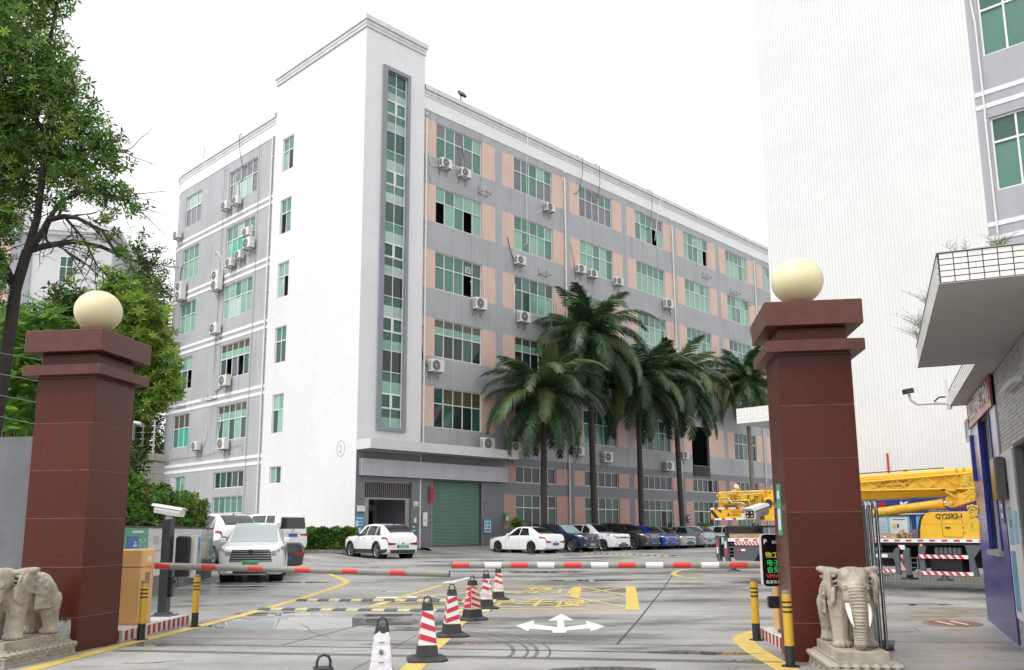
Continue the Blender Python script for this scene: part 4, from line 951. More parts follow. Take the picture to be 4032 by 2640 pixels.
m = MB(); m.box(-.55, .03, 2.25, -.45, .09, 3.0); tag(m.build('door_plate', DKB), 'narrow navy upright plate on the blue panel', 'sign'); bpy.data.objects['door_plate'].matrix_world = Matrix.Translation(GO) @ Matrix.Rotation(GR, 4, 'Z')
t = thing('poster', 'tall white poster with blue pictures between blue panel and dark window', 'poster', tuple(GO), GR)
box_mb(-4.40, .010, .35, -3.42, .022, 2.46).build('sheet', PWH, t)
for x0, z0, x1, z1, mm in ((-3.95, 1.28, -3.52, 1.75, LBL), (-3.9, .45, -3.5, 1.2, M('poster_sea', (.12, .33, .50), .5, var=.3, scale=4)), (-3.7, 1.92, -3.62, 2.06, BLK), (-3.85, 1.92, -3.77, 2.06, BLK), (-4.35, 1.3, -4.05, 1.7, LBL), (-3.86, 1.5, -3.6, 1.6, PR_)): box_mb(x0, .0225, z0, x1, .0255, z1).build('print', mm, t)
t = thing('poster', 'narrow dark strip poster with white squares on the blue panel', 'poster', tuple(GO), GR); box_mb(-3.34, .031, 1.55, -3.06, .045, 2.42).build('sheet', DKB, t); box_mb(-3.34, .0455, 2.25, -3.06, .048, 2.42).build('print', PR_, t)
for k in range(5): box_mb(-3.28, .0455, 1.62+k*.12, -3.14, .048, 1.69+k*.12).build('print', PWH, t)
t = thing('wall_screen', 'dark flat box mounted on the wall beside the poster', 'box', tuple(GO), GR); m = MB(); m.cbox(-3.85, .03, 1.85, -3.42, .16, 2.40, .02); m.build('casing', M('screen_casing', (.10, .095, .085), .25, var=.2), t)
t = thing('tube_lamp', 'white tube lamp fixed high on the grey tiled wall', 'lamp', tuple(GO), GR); m = MB(); m.cyl((-5.6, .09, 3.12), (-4.75, .09, 3.12), .03); m.build('tube', PVC, t); box_mb(-5.62, .007, 3.10, -4.73, .06, 3.16).build('holder', ALU, t)
# dry weeds rooted on the canopy
WEED = M('dry_weed', (.16, .17, .09), .8, var=.2); WEEDG = M('weed_green', (.10, .17, .05), .7, var=.2)
def weed(x, y, n, h, label, seed, mat, lean=0):
    r_ = random.Random(seed); m = MB()
    for k in range(n):
        a = r_.uniform(0, 6.28); l = h*r_.uniform(.5, 1.15); d = Vector((math.cos(a), math.sin(a), 0)); p = Vector((r_.uniform(-.10, .10), r_.uniform(-.06, .06), 0)); q = [p]
        for i in range(1, 5): q.append(p+d*l*.5*(i/4)**1.6+Vector((0, lean*l*(i/4), l*(i/4)*(1-.25*i/4))))
        m.tube(q, [.0045, .004, .003, .0022, .0012], 3)
        for i in range(2, 5):
            e = q[i]; b = e+Vector((r_.uniform(-.09, .09), r_.uniform(-.09, .09), r_.uniform(.0, .07))); m.tube([e, (e+b)/2+Vector((0, 0, .01)), b], [.003, .002, .001], 3)
    p = GO+Vector((math.cos(GR), math.sin(GR), 0))*x+Vector((-math.sin(GR), math.cos(GR), 0))*y
    o = m.build('weed_stems', mat); o.scale = (.62, .62, .62); o.location = (p.x, p.y, 3.85); o.rotation_euler = (0, 0, GR); tag(o, label, 'weed', 'weeds growing on the canopy')
weed(-8.2, .45, 34, .34, 'green tuft of grass on the front edge of the canopy', 1, WEEDG); weed(-8.1, .75, 12, .34, 'thin dry stems at the canopy front corner', 2, WEED)
weed(-6.4, .9, 16, .42, 'sparse dry stems midway along the canopy side', 3, WEED, .4); weed(-5.2, .9, 30, .5, 'dense dry stems along the rear of the wide canopy', 4, WEED, .5); weed(-4.5, .9, 26, .45, 'dry stems hanging at the rear corner of the canopy', 5, WEED, .6)
wbx = MB(); wbx.box(-4.25, .15, 4.92, -2.725, 6, 5.42); wbx.build('side_canopy', M_tile('side_canopy_tile', (.76, .76, .75), (.45, .45, .44), .10, .06, .3, jw=.08), wb)
# street camera on a bent pole at the far end of the canopy
CW = M('camera_white', (.72, .72, .70), .35, var=.04); CB = M('camera_black', (.025, .025, .028), .3)
def gw(x, y, z): return tuple(GO+Vector((math.cos(GR), math.sin(GR), 0))*x+Vector((-math.sin(GR), math.cos(GR), 0))*y+Vector((0, 0, z)))
t = thing('security_camera', 'black and white camera on a bent white arm at the canopy end', 'camera', gw(.03, .30, 3.62), 0)
m = MB(); m.tube([(0, 0, 0), (-.32, -.03, .0), (-.58, -.06, -.02), (-.70, -.08, .05), (-.72, -.08, .16)], .022, 8); m.build('arm', CW, t)
m = MB(); m.box(-.02, -.05, -.1, .02, .05, .42); m.build('mount', CW, t); m = MB(); m.T = Matrix.Translation((-.74, -.1, .20)) @ Matrix.Rotation(R(200), 4, 'Z') @ Matrix.Rotation(R(12), 4, 'Y')
m.cbox(-.10, -.045, -.04, .10, .045, .05, .012); m.build('head', CB, t); m = MB(); m.tube([(-.28, -.05, .03), (-.2, -.06, .10), (-.08, -.04, .11)], .015, 6); m.build('cable', HOSEB, t)
t = thing('manhole_cover', 'round manhole with worn red and white paint by the guard house', 'manhole cover', (6.95, 14.0, .003), 0)
m = MB(); m.lathe([(.44, 0), (.42, .012), (.33, .012), (.325, .004)], 28); m.build('ring', M('rusty_ring', (.20, .15, .115), .7, var=.25, scale=6), t)
m = MB(); m.cyl((0, 0, 0), (0, 0, .008), .32, n=28); m.build('cover', M('cover_iron', (.09, .07, .06), .6, var=.3, scale=9), t)
for k in range(-2, 3):
    l = math.sqrt(.30**2-(k*.115)**2); m = MB(); m.prism([(k*.115-.03, -l), (k*.115+.03, -l), (k*.115+.03, l), (k*.115-.03, l)], .0085, .0115); m.build('painted_stripe', PWH if k % 2 else PR_, t)

# ================================================================== GATE
GRZ = R(-8)
GRAN = M('red_granite', (.088, .021, .0135), .3, var=.20, scale=22, bump=.0, bscale=90, spec=.22, streak=.06, dirt=(.05, .024, .02), tint=.14)
GCAP = M('red_granite_cap', (.10, .030, .022), .42, var=.2, scale=7, bump=.04, spec=.4, streak=.3, dirt=(.06, .03, .03), tint=.05)
GMOR = M('pale_mortar', (.25, .19, .165), .8, var=.2, scale=6)
def pillar(label, cx, cy, w_, d):
    t = thing('gate_pillar', label, 'pillar', (cx, cy, 0), GRZ, 'red granite gate pillars')
    box_mb(-w_/2+.0032, -d/2+.0032, 0, w_/2-.0032, d/2-.0032, 3.58).build('core', GMOR, t)
    zs = [0, .43, 1.06, 1.69, 2.32, 2.95, 3.575]; k = 0
    for za, zb in zip(zs[:-1], zs[1:]):
        for (x0, y0, x1, y1) in ((-w_/2, -d/2, w_/2, -d/2+.02), (-w_/2, d/2-.02, w_/2, d/2), (-w_/2, -d/2+.0215, -w_/2+.02, d/2-.0215), (w_/2-.02, -d/2+.0215, w_/2, d/2-.0215)):
            e = rnd.uniform(-.0012, .0012)
            box_mb(x0+(e if x1-x0 < .1 else 0), y0+(e if y1-y0 < .1 else 0), za+.0035, x1+(e if x1-x0 < .1 else 0), y1+(e if y1-y0 < .1 else 0), zb-.0035).build('granite_slab', GRAN, t)
    for nm, ov, za, zb, mm in (('moulding', .14, 3.585, 3.72, GCAP), ('neck', -.02, 3.722, 3.90, GRAN), ('cap', .14, 3.905, 4.20, GCAP)):
        m = MB(); m.cbox(-w_/2-ov, -d/2-ov, za, w_/2+ov, d/2+ov, zb, .008); m.build(nm, mm, t)
    return t
def gp_(cx, cy, x, y):
    c, s_ = math.cos(GRZ), math.sin(GRZ); return (cx+c*x-s_*y, cy+s_*x+c*y)
Lc = gp_(-5.58, 11.3, -.43, .45); Rc = gp_(3.21, 10.14, .425, .45)
lp = pillar('left red granite gate pillar carrying a cream globe lamp', Lc[0], Lc[1], .86, .9)
rp_ = pillar('right red granite gate pillar carrying a cream globe lamp', Rc[0], Rc[1], .85, .9)
SMR = M('cement_smear', (.42, .45, .45), .8, var=.3, scale=14)
r_ = random.Random(5); m = MB()
for k in range(13):
    x = .12+k*.016; z0 = .02+r_.uniform(0, .12); m.prism([(x, z0), (x+.03, z0+r_.uniform(-.02, .05)), (x+.03, .40-r_.uniform(0, .10)), (x+.008, .43-r_.uniform(0, .05))], -.4535-.0004*k, -.4505, axis='y')
o = m.build('cement_patch', SMR, lp); o['kind'] = 'stuff'
GLB = M('cream_globe', (.74, .66, .40), .35, var=.05, scale=3, spec=.5, streak=.25, dirt=(.40, .33, .17))
def globe(c, label):
    t = thing('globe_lamp', label, 'lamp', (c[0], c[1], 4.20), 0, 'cream globe lamps on the gate pillars')
    m = MB(); m.lathe([(.001, 0), (.11, 0), (.11, .03), (.085, .05), (.085, .075), (.14, .08), (.145, .11), (.10, .125)], 24); m.build('base', CB, t)
    m = MB(); n = 20; m.lathe([(.001+.318*math.sin(math.pi*i/n), .40-.295*math.cos(math.pi*i/n)) for i in range(n+1)], 36); m.build('globe', GLB, t)
globe((Lc[0]+.07, Lc[1]), 'cream globe lamp on the left gate pillar in front of trees'); globe((Rc[0]-.05, Rc[1]), 'cream globe lamp on the right gate pillar against white tiles')
m = MB(); gpo = rp_
t = thing('poster', 'green and white notice on the inner face of the right gate pillar', 'poster', tuple((*gp_(Rc[0], Rc[1], -.427, 0), 1.42)), GRZ)
box_mb(-.008, -.12, 0, 0, .14, .62).build('sheet', PG, t); box_mb(-.0115, -.08, .06, -.0085, .10, .32).build('print', PWH, t); box_mb(-.0115, -.06, .44, -.0085, .08, .54).build('print', PWH, t)

# striped traffic islands, cabinets, barrier arms
IW = M('island_white', (.60, .585, .56), .65, var=.16, scale=8, bump=.2, streak=.4, dirt=(.3, .28, .26)); IR = M('island_red', (.36, .02, .03), .55, var=.22, scale=8, bump=.2)
ORG = M('orange_cabinet', (.76, .44, .175), .42, var=.07, scale=3, streak=.2, dirt=(.45, .22, .08), coat=.2)
def island(label, x0, y0, x1, y1, sides):
    cx, cy = (x0+x1)/2, (y0+y1)/2
    t = thing('traffic_island', label, 'kerb island', (cx, cy, 0), R(-2)); m = MB(); a, b_ = (x1-x0)/2, (y1-y0)/2
    m.cbox(-a, -b_, 0, a, b_, .155, .012); m.build('kerb', IW, t)
    me = box_mb(0, -.003, .006, .085, 0, .138).mesh('painted_stripe', IR)
    for sd in sides:
        L_ = 2*b_ if sd in 'lr' else 2*a; k = .05
        while k < L_-.1:
            if sd == 'r': put('painted_stripe', me, t, (a, -b_+k, 0), R(90))
            elif sd == 'l': put('painted_stripe', me, t, (-a, b_-k, 0), R(-90))
            else: put('painted_stripe', me, t, (-a+k, -b_, 0))
            k += .175
    return t
island('red and white striped kerb island under the left barrier cabinet', -6.5, 12.42, -5.43, 14.72, 'rf')
island('red and white striped kerb island under the right barrier cabinet', 3.40, 10.98, 4.3, 12.35, 'lf')
def cabinet(label, x, y, w_, d, h):
    t = thing('barrier_cabinet', label, 'barrier cabinet', (x, y, .156), R(-8), 'orange barrier cabinets')
    m = MB(); m.cbox(0, 0, .03, w_, d, h-.26, .02); m.build('body', ORG, t); m = MB(); m.cbox(-.006, -.006, h-.257, w_+.006, d+.006, h, .02); m.build('lid', ORG, t)
    box_mb(.01, .01, 0, w_-.01, d-.01, .03).build('plinth', ORG, t)
    box_mb(w_+.001, .10, h-.56, w_+.005, .22, h-.34).build('label_plate', M('faded_label', (.35, .17, .12), .5, var=.3, scale=20), t); box_mb(w_+.007, .12, h-.19, w_+.011, .23, h-.11).build('label_plate', PWH, t)
    for k in range(4):
        m = MB(); m.prism([(0, 0), (.012, .004), (0, .022)], .10, .19, axis='y'); m.T = None; o = m.build('vent_slot', ORG, t); o.location = (w_, 0, .26+k*.045)
    return t
cabinet('orange barrier cabinet on the left island beside the granite pillar', -5.86, 13.0, .36, .34, 1.10)
cabinet('orange barrier cabinet behind the screen on the right island', 3.50, 11.72, .34, .34, 1.05)
ARM = M('barrier_arm_alu', (.27, .26, .225), .45, .0, var=.1, scale=6); RR = M('reflective_red', (.62, .045, .045), .4, var=.06); RW = M('reflective_white', (.78, .78, .76), .4, var=.06)
def arm(label, a, b_, marks, r=.05):
    a, b_ = Vector(a), Vector(b_); d = (b_-a); L_ = d.length; t = thing('boom_barrier', label, 'barrier arm', tuple(a), 0, 'barrier arms across the drive')
    t.rotation_euler = d.to_track_quat('X', 'Z').to_euler(); m = MB(); m.cyl((0, 0, 0), (L_, 0, 0), r, n=20); m.build('pole', ARM, t)
    for x, w_, c in marks:
        m = MB(); n = 7; rr_ = r+.0015
        m.grid([[(x_, -rr_*math.cos(R(q)), rr_*math.sin(R(q))) for q in range(-48, 49, 16)] for x_ in (x, x+w_)]); m.build('reflector', RR if c == 'r' else RW, t)
    m = MB(); m.cyl((L_, 0, 0), (L_+.012, 0, 0), r*1.03, n=20); m.build('end_cap', RUB, t)
    return t
arm('left grey barrier arm with red bands, slightly drooping', (-5.45, 13.30, 1.0), (-.95, 12.97, .868), [(.02+.722*k, .23, 'r') for k in range(7) if .02+.722*k+.23 < 4.55]+[(4.26, .23, 'r')][:0])
RA = Vector((3.62, 11.98, 1.01)); RB_ = Vector((-.87, 12.62, 1.01))
marks = [(4.29, .24, 'r')]+[(4.29-.47-.38*k, .24, 'w' if k % 2 == 0 else 'r') for k in range(10)]
a_ = arm('right grey barrier arm with alternating red and white bands', tuple(RA), tuple(RB_), [])
t = a_; L_ = (RB_-RA).length
for x, w_, c in marks:
    m = MB(); m.grid([[(x_, .0515*math.cos(R(q)), .0515*math.sin(R(q))) for q in range(-48, 49, 16)] for x_ in (x, x+w_)]); m.build('reflector', RR if c == 'r' else RW, t)
# number-plate camera posts with screens
PST = M('dark_post', (.045, .047, .055), .4, var=.1)
def plate_cam(t, ang, tilt, z):
    m = MB(); m.T = Matrix.Translation((0, 0, z+.13)) @ Matrix.Rotation(R(ang), 4, 'Z') @ Matrix.Rotation(R(tilt), 4, 'Y')
    m.prism([(-.075, -.06), (.075, -.06), (.085, 0), (.075, .055), (.05, .07), (-.05, .07), (-.075, .055), (-.085, 0)], -.24, .24, axis='x'); T = m.T; m.build('housing', CW, t)
    m = MB(); m.T = T; m.prism([(-.095, .05), (-.06, .085), (.06, .085), (.095, .05), (.092, .045), (.058, .078), (-.058, .078), (-.092, .045)], -.27, .30, axis='x'); m.build('sun_shield', CW, t)
    m = MB(); m.T = T; m.box(.2405, -.055, -.05, .246, .055, .045); m.build('front_glass', CB, t)
    for y in (-.03, .03):
        for q in (-.025, .022): m = MB(); m.T = T; m.cyl((.246, y, q), (.252, y, q), .011, n=8); m.build('lamp', CW, t)
    m = MB(); m.prism([(-.06, z), (.06, z), (.02, z+.06), (-.02, z+.06)], -.03, .03, axis='y'); m.cyl((0, -.045, z+.06), (0, .045, z+.06), .025, n=10); m.build('bracket', CW, t)
t = thing('camera_post', 'dark square post with a white plate camera on the left island', 'camera post', (-5.72, 14.4, .156), R(-4))
m = MB(); m.box(-.072, -.072, .05, .072, .072, 1.56); m.build('post', PST, t); m = MB(); m.prism([(-.19, -.16), (.19, -.16), (.19, .16), (-.19, .16)], 0, .02); m.prism([(-.11, -.1), (.11, -.1), (.11, .1), (-.11, .1)], .02, .055); m.build('base_plate', M('post_base', (.10, .11, .13), .4), t)
for k in range(10): box_mb(-.045, -.074, .95+k*.048, -.012, -.0725, .962+k*.048).build('vent_slot', CB, t)
plate_cam(t, 172, -9, 1.56)
m = MB(); m.cbox(.10, .05, .62, .34, .17, 1.28, .03); m.build('screen_back', CB, t); m = MB(); m.cbox(.09, .172, .60, .42, .20, 1.30, .02); m.build('screen_rim', CW, t); m = MB(); m.tube([(.15, .1, .62), (.2, .02, .58), (.22, 0, .5), (.2, -.02, .46), (.16, .0, .5), (.14, .05, .56)], .012, 6); m.build('cable', HOSEB, t)
box_mb(.075, -.03, .52 if False else .30, .13, .04, .62).build('speaker', CB, t)
t = thing('camera_post', 'dark post with a white plate camera and lit screen on the right island', 'camera post', (3.41, 11.40, .156), R(-3))
m = MB(); m.box(.16, .06, .03, .30, .20, 1.36); m.build('post', PST, t); m = MB(); m.prism([(.06, 0), (.36, 0), (.36, .26), (.06, .26)], 0, .03); m.build('base_plate', PST, t); m = MB(); m.box(-.24, .04, 1.36, .32, .2, 1.385); m.build('top_plate', PST, t)
plate_cam(t, 236, 8, 1.385)
for o in t.children:
    if o.name.split('.')[0] in ('housing', 'sun_shield', 'front_glass', 'lamp', 'bracket'): o.location = (-.17+.0, .10, .05) if o.name.split('.')[0] != 'bracket' else (-.17, .10, .04)
def rrect(x0, z0, x1, z1, r):
    p = []
    for cx, cz, a in ((x1-r, z0+r, -90), (x1-r, z1-r, 0), (x0+r, z1-r, 90), (x0+r, z0+r, 180)):
        for k in range(5): p.append((cx+r*math.cos(R(a+k*22.5)), cz+r*math.sin(R(a+k*22.5))))
    return p
m = MB(); m.prism(rrect(-.17, .60, .27, 1.28, .05), -.03, .055, axis='y'); m.build('screen_case', CW, t); m = MB(); m.prism(rrect(-.16, .61, .26, 1.27, .045), -.036, -.0305, axis='y'); m.build('screen', M('screen_black', (.006, .006, .008), .15, var=0), t)
LY = M('led_yellow', (.7, .56, .08), .5, var=0, emit=.15); LG = M('led_green', (.05, .60, .15), .5, var=0, emit=.15); LR_ = M('led_red', (.7, .05, .05), .5, var=0, emit=.15); LW = M('screen_print_white', (.75, .75, .75), .5, var=0)
E_ = (R(90), 0, 0)
lettering('P', .085, LW, t, (-.135, -.038, 1.15), E_, ext=.001, bold=.002); lettering('»»»»', .085, LW, t, (-.03, -.038, 1.15), E_, ext=.001)
lettering('物工业', .085, LY, t, (-.12, -.038, .975), E_, ext=.001); lettering('电子支', .085, LG, t, (-.11, -.038, .875), E_, ext=.001); lettering('自觉出', .085, LG, t, (-.11, -.038, .785), E_, ext=.001); lettering('VMWW', .075, LR_, t, (-.12, -.038, .71), E_, ext=.001); lettering('高清车牌识别', .05, LW, t, (-.13, -.038, .645), E_, ext=.001)
m = MB(); m.prism(rrect(-.11, .33, .12, .48, .03), -.03, .05, axis='y'); m.build('speaker', CB, t)
for k in range(9): m = MB(); m.cyl((-.05+.05*(k % 3), -.031, .36+.04*(k//3)), (-.05+.05*(k % 3), -.034, .36+.04*(k//3)), .008, n=6); m.build('speaker_hole', PST, t)

BOY = M('bollard_yellow', (.60, .36, .03), .38, var=.14, scale=7, streak=.3, dirt=(.3, .17, .03), coat=.2); BOB = M('bollard_black', (.02, .02, .022), .45, var=.2)
def bollard(x, y, label, lean=0):
    t = thing('bollard', label, 'bollard', (x, y, 0), rnd.uniform(0, 6), 'yellow and black steel bollards'); t.rotation_euler.y = R(lean)
    m = MB(); m.cyl((0, 0, .02), (0, 0, .785), .052, n=20); m.build('post', BOY, t); m = MB(); m.lathe([(.0525, .785), (.05, .81), (.03, .822), (.001, .824)], 20); m.build('cap', M('bollard_cap', (.16, .14, .11), .6, var=.2), t)
    m = MB(); m.cyl((0, 0, .004), (0, 0, .225), .0535, n=20); m.build('black_foot', BOB, t); m = MB(); m.cyl((0, 0, 0), (0, 0, .012), .10, n=16); m.build('flange', BOB, t)
    for z in (.58, .632, .684): m = MB(); m.cyl((0, 0, z), (0, 0, z+.02), .0533, n=20, caps=False); m.build('band', BOB, t)
bollard(-5.28, 12.54, 'yellow bollard in front of the orange cabinet by the left pillar', .8); bollard(-5.12, 14.18, 'yellow bollard right of the left camera post', .5)
bollard(3.32, 12.1, 'yellow bollard left of the lit screen on the right', 0); bollard(3.05, 9.81, 'yellow bollard in front of the right granite pillar', .3)
# folded stainless gate leaning behind the right pillar
CHR = M('stainless_tube', (.42, .43, .44), .16, 1., var=.25, scale=14)
t = thing('folding_gate', 'stack of upright stainless gate tubes behind the right pillar', 'gate', (4.50, 10.98, 0), R(-8))
for k in range(3):
    m = MB(); x = k*.055; y = (k % 2)*.05
    m.tube([(x, y, .03), (x, y, 1.72), (x+.01, y+.05, 1.80), (x+.01, y+.14, 1.82), (x+.01, y+.22, 1.80), (x, y+.26, 1.72), (x, y+.26, .03)], .024, 8); m.build('gate_frame', CHR, t)
m = MB(); m.box(-.02, .10, .06, .24, .16, .12); m.box(-.02, .10, .9, .24, .16, .93); m.build('link', CHR, t)
m = MB(); m.cyl((0, .1, .03), (.22, .1, .03), .03, n=8); m.build('roller', RUB, t)

# ================================================================== STONE ELEPHANTS
STN = M('carved_stone', (.38, .335, .27), .85, var=.34, scale=6, bump=.35, bscale=70, streak=.5, dirt=(.17, .145, .115))
STB = M('carved_stone_base', (.36, .33, .275), .85, var=.28, scale=7, bump=.5, bscale=60, streak=.3, dirt=(.15, .135, .115))
IVO = M('tusk_white', (.80, .80, .78), .4, var=.03)
def blob(bm, c, r, rot=(0, 0, 0), sub=3):
    T = Matrix.Translation(c) @ Matrix.Rotation(rot[2], 4, 'Z') @ Matrix.Rotation(rot[1], 4, 'Y') @ Matrix.Rotation(rot[0], 4, 'X') @ Matrix.Diagonal((*r, 1))
    bmesh.ops.create_icosphere(bm, subdivisions=sub, radius=1, matrix=T)
def chain(bm, pts, n=10, sub=2):
    """row of overlapping balls along a path of (x, y, z, r)"""
    for a, b_ in zip(pts[:-1], pts[1:]):
        for k in range(n+1):
            t = k/n; q = [a[i]+(b_[i]-a[i])*t for i in range(4)]; blob(bm, q[:3], (q[3],)*3, sub=sub)
def elephant_mesh():
    bm = bmesh.new()
    blob(bm, (0, .10, .49), (.205, .34, .215)); blob(bm, (0, -.14, .52), (.20, .18, .22)); blob(bm, (0, .30, .47), (.20, .16, .225)); blob(bm, (0, .08, .58), (.17, .30, .16))
    for sx in (-1, 1):
        chain(bm, [(sx*.125, -.16, .46, .115), (sx*.128, -.17, .26, .098), (sx*.13, -.175, .09, .086), (sx*.13, -.18, .045, .092)], 7)
        chain(bm, [(sx*.125, .32, .42, .125), (sx*.13, .31, .28, .105), (sx*.13, .34, .12, .082), (sx*.13, .335, .045, .09)], 7)
        for y0 in (-.18, .335):
            blob(bm, (sx*.13, y0, .028), (.098, .10, .03))
            for k in range(5):
                a = R(-150+k*30); blob(bm, (sx*.13+.088*math.cos(a), y0+.092*math.sin(a), .034), (.026, .024, .036), sub=2)
        # ear: a broad folded flap with a rolled upper rim and ribs
        blob(bm, (sx*.19, -.17, .775), (.135, .055, .048), (0, R(-8)*sx, R(28)*sx)); blob(bm, (sx*.25, -.13, .79), (.085, .05, .04), (0, R(-10)*sx, R(30)*sx))
        blob(bm, (sx*.205, -.15, .60), (.036, .155, .20), (R(10), 0, R(12)*sx))
        blob(bm, (sx*.225, -.10, .655), (.028, .165, .15), (0, 0, R(18)*sx))
        chain(bm, [(sx*.20, -.29, .60, .020), (sx*.21, -.28, .48, .024), (sx*.215, -.22, .425, .026), (sx*.22, -.13, .45, .02)], 8)
        for k in range(3): chain(bm, [(sx*.17, -.26, .73-.05*k, .014), (sx*.238, -.18, .71-.075*k, .021), (sx*.258, -.03+.015*k, .715-.10*k, .019)], 8)
        blob(bm, (sx*.075, -.33, .74), (.075, .08, .085)); blob(bm, (sx*.115, -.385, .615), (.022, .03, .022), sub=2); chain(bm, [(sx*.09, -.41, .645, .012), (sx*.125, -.38, .64, .014)], 6)
        chain(bm, [(sx*.085, -.36, .56, .05), (sx*.095, -.395, .50, .042)], 5)
        for k in range(4): blob(bm, (sx*.093, -.385, .53-.017*k), (.047, .045, .007), (R(-20), 0, 0), sub=2)
    blob(bm, (0, -.29, .67), (.155, .15, .155)); blob(bm, (0, -.24, .76), (.15, .11, .07)); blob(bm, (0, -.36, .66), (.10, .085, .12)); blob(bm, (0, -.30, .50), (.12, .10, .09))
    path = [(0, -.385, .63, .088), (0, -.425, .52, .083), (0, -.445, .40, .078), (0, -.445, .28, .072), (0, -.435, .16, .066), (0, -.425, .07, .060), (0, -.40, .035, .055)]
    chain(bm, path, 8)
    N = 22
    for k in range(N):                  # the carved rings of the trunk
        t = (k+.5)/N*(len(path)-1); i = min(int(t), len(path)-2); f_ = t-i; a, b_ = path[i], path[i+1]; q = [a[j]+(b_[j]-a[j])*f_ for j in range(4)]
        blob(bm, (q[0], q[1]-.004, q[2]), (q[3]+.010, q[3]+.010, .0105), (R(-12 if k < 7 else 0), 0, 0), sub=3)
    chain(bm, [(.0, -.40, .04, .05), (.09, -.41, .06, .028), (.095, -.41, .14, .018)], 6) if False else None
    chain(bm, [(0, .47, .60, .022), (.02, .50, .48, .02), (.05, .49, .36, .022), (.06, .47, .30, .032)], 8)
    me = bpy.data.meshes.new('statue'); bm.to_mesh(me); bm.free()
    o = bpy.data.objects.new('t', me); COL.objects.link(o)
    md = o.modifiers.new('r', 'REMESH'); md.mode = 'VOXEL'; md.voxel_size = .0085
    md2 = o.modifiers.new('s', 'SMOOTH'); md2.factor = .5; md2.iterations = 3
    dg = bpy.context.evaluated_depsgraph_get(); out = bpy.data.meshes.new_from_object(o.evaluated_get(dg)); bpy.data.objects.remove(o)
    out.polygons.foreach_set('use_smooth', [True]*len(out.polygons)); out.materials.clear(); out.materials.append(STN); return out
EM = elephant_mesh()
def cloth_mesh():
    m = MB(); rows = []; nu, nv = 64, 34
    for i in range(nu+1):
        a = R(-128+256*i/nu); row = []
        for j in range(nv+1):
            y = -.035+.31*j/nv; b_ = math.sqrt(max(.2, 1-((y-.12)/.52)**2))
            ed = min(i, nu-i)/nu*7, min(j, nv-j)/nv*3.4; e = min(*ed)
            d = .010
            if e < .16: d = .016
            elif e < .30: d = .006
            elif e < .42: d = .013
            elif e < .52: d = .006
            else:
                d = .010+.017*math.sin(i*.9+2.2*math.sin(j*.55))*math.cos(j*.8+1.6*math.sin(i*.5))
            rx, rz_ = .222*b_+d, .245*b_+d
            x = rx*math.sin(a); z = .50+rz_*math.cos(a)
            if abs(a) > R(100): x = math.copysign(rx*math.sin(R(100))+.006, a); z = .50+rz_*math.cos(R(100))-(abs(a)-R(100))*.26
            row.append((x, y, z))
        rows.append(row)
    m.grid(rows); return m.mesh('saddle_cloth', STN)
CLM = cloth_mesh()
def elephant(label, x, y, back):
    t = thing('elephant_statue', label, 'statue', (x, y, 0), R(-8), 'stone elephants flanking the gate')
    yo = 0.02 if x > 0 else -.05; SY = 1.12 if x > 0 else 1.22
    for nm_, me_ in (('body', EM), ('saddle_cloth', CLM)): put(nm_, me_, t, (0, yo, .272)).scale.y = SY
    for sx in (-1, 1):
        m = MB(); P = [(sx*.094, -.385, .475), (sx*.10, -.43, .42), (sx*.098, -.47, .35), (sx*.088, -.49, .29), (sx*.075, -.50, .245)]
        m.tube(P, [.026, .027, .023, .015, .004], 12); o = m.build('tusk', IVO, t, (0, yo, .272)); o.scale.y = SY
        m = MB(); m.cyl((sx*.121, -.408, .642), (sx*.127, -.412, .642), .010, n=10); m.build('eye', STN, t, (0, yo, .272)).scale.y = SY
    m = MB(); m.cbox(-.245, -.56, .185, .245, .53, .275, .006); m.build('slab', STN, t)
    m = MB(); m.cbox(-.345, -.66, 0, .345, back, .03, .004); m.box(-.335, -.65, .03, .335, back-.01, .10); m.cbox(-.35, -.665, .10, .35, back+.003, .118, .004); m.box(-.28, -.6, .118, .28, back-.03, .184); m.build('plinth', STB, t)
    # ring of lotus petals between plinth and slab
    pm = MB(); n = 8
    pm.grid([[(.052*math.sin(R(a))*s_, -.075*(s_**1.5)*max(0, math.cos(R(a)))-.01, .064-.055*s_+.016*math.cos(R(a))*s_) for a in range(-90, 91, 15)] for s_ in (.0, .3, .55, .8, 1.0, 1.08)]); 
    pm.lathe([(.001, .045), (.018, .042), (.030, .03), (.034, .012), (.03, .0)], 10, (0, -.06)); pme = pm.mesh('petal', STB)
    for k in range(7):
        u = -.29+k*.58/6; put('petal', pme, t, (u, -.575, .118))
    L_ = back+.62
    for k in range(13):
        v = -.59+k*(L_-.06)/12
        put('petal', pme, t, (.275, v, .118), R(90)); put('petal', pme, t, (-.275, v, .118), R(-90))
    # carved scroll along the plinth faces
    m = MB()
    for sd in (-1, 1): m.tube([(sd*.337, -.62+k*.018, .065+.018*math.sin(k*.55)+.008*math.sin(k*1.7)) for k in range(int((back+.58)/.018))], .0085, 5); m.tube([(sd*.337, -.62+k*.018, .062-.016*math.sin(k*.42+1)) for k in range(int((back+.58)/.018))], .007, 5)
    m.tube([(-.31+k*.018, -.652, .065+.018*math.sin(k*.55)) for k in range(35)], .0085, 5)
    m.build('relief', STB, t)
    return t
elephant('right stone elephant facing the camera on its lotus plinth', 3.60, 9.48, .545)
elephant('left stone elephant seen from its side, head cut by the photo edge', -5.93, 10.62, .60)

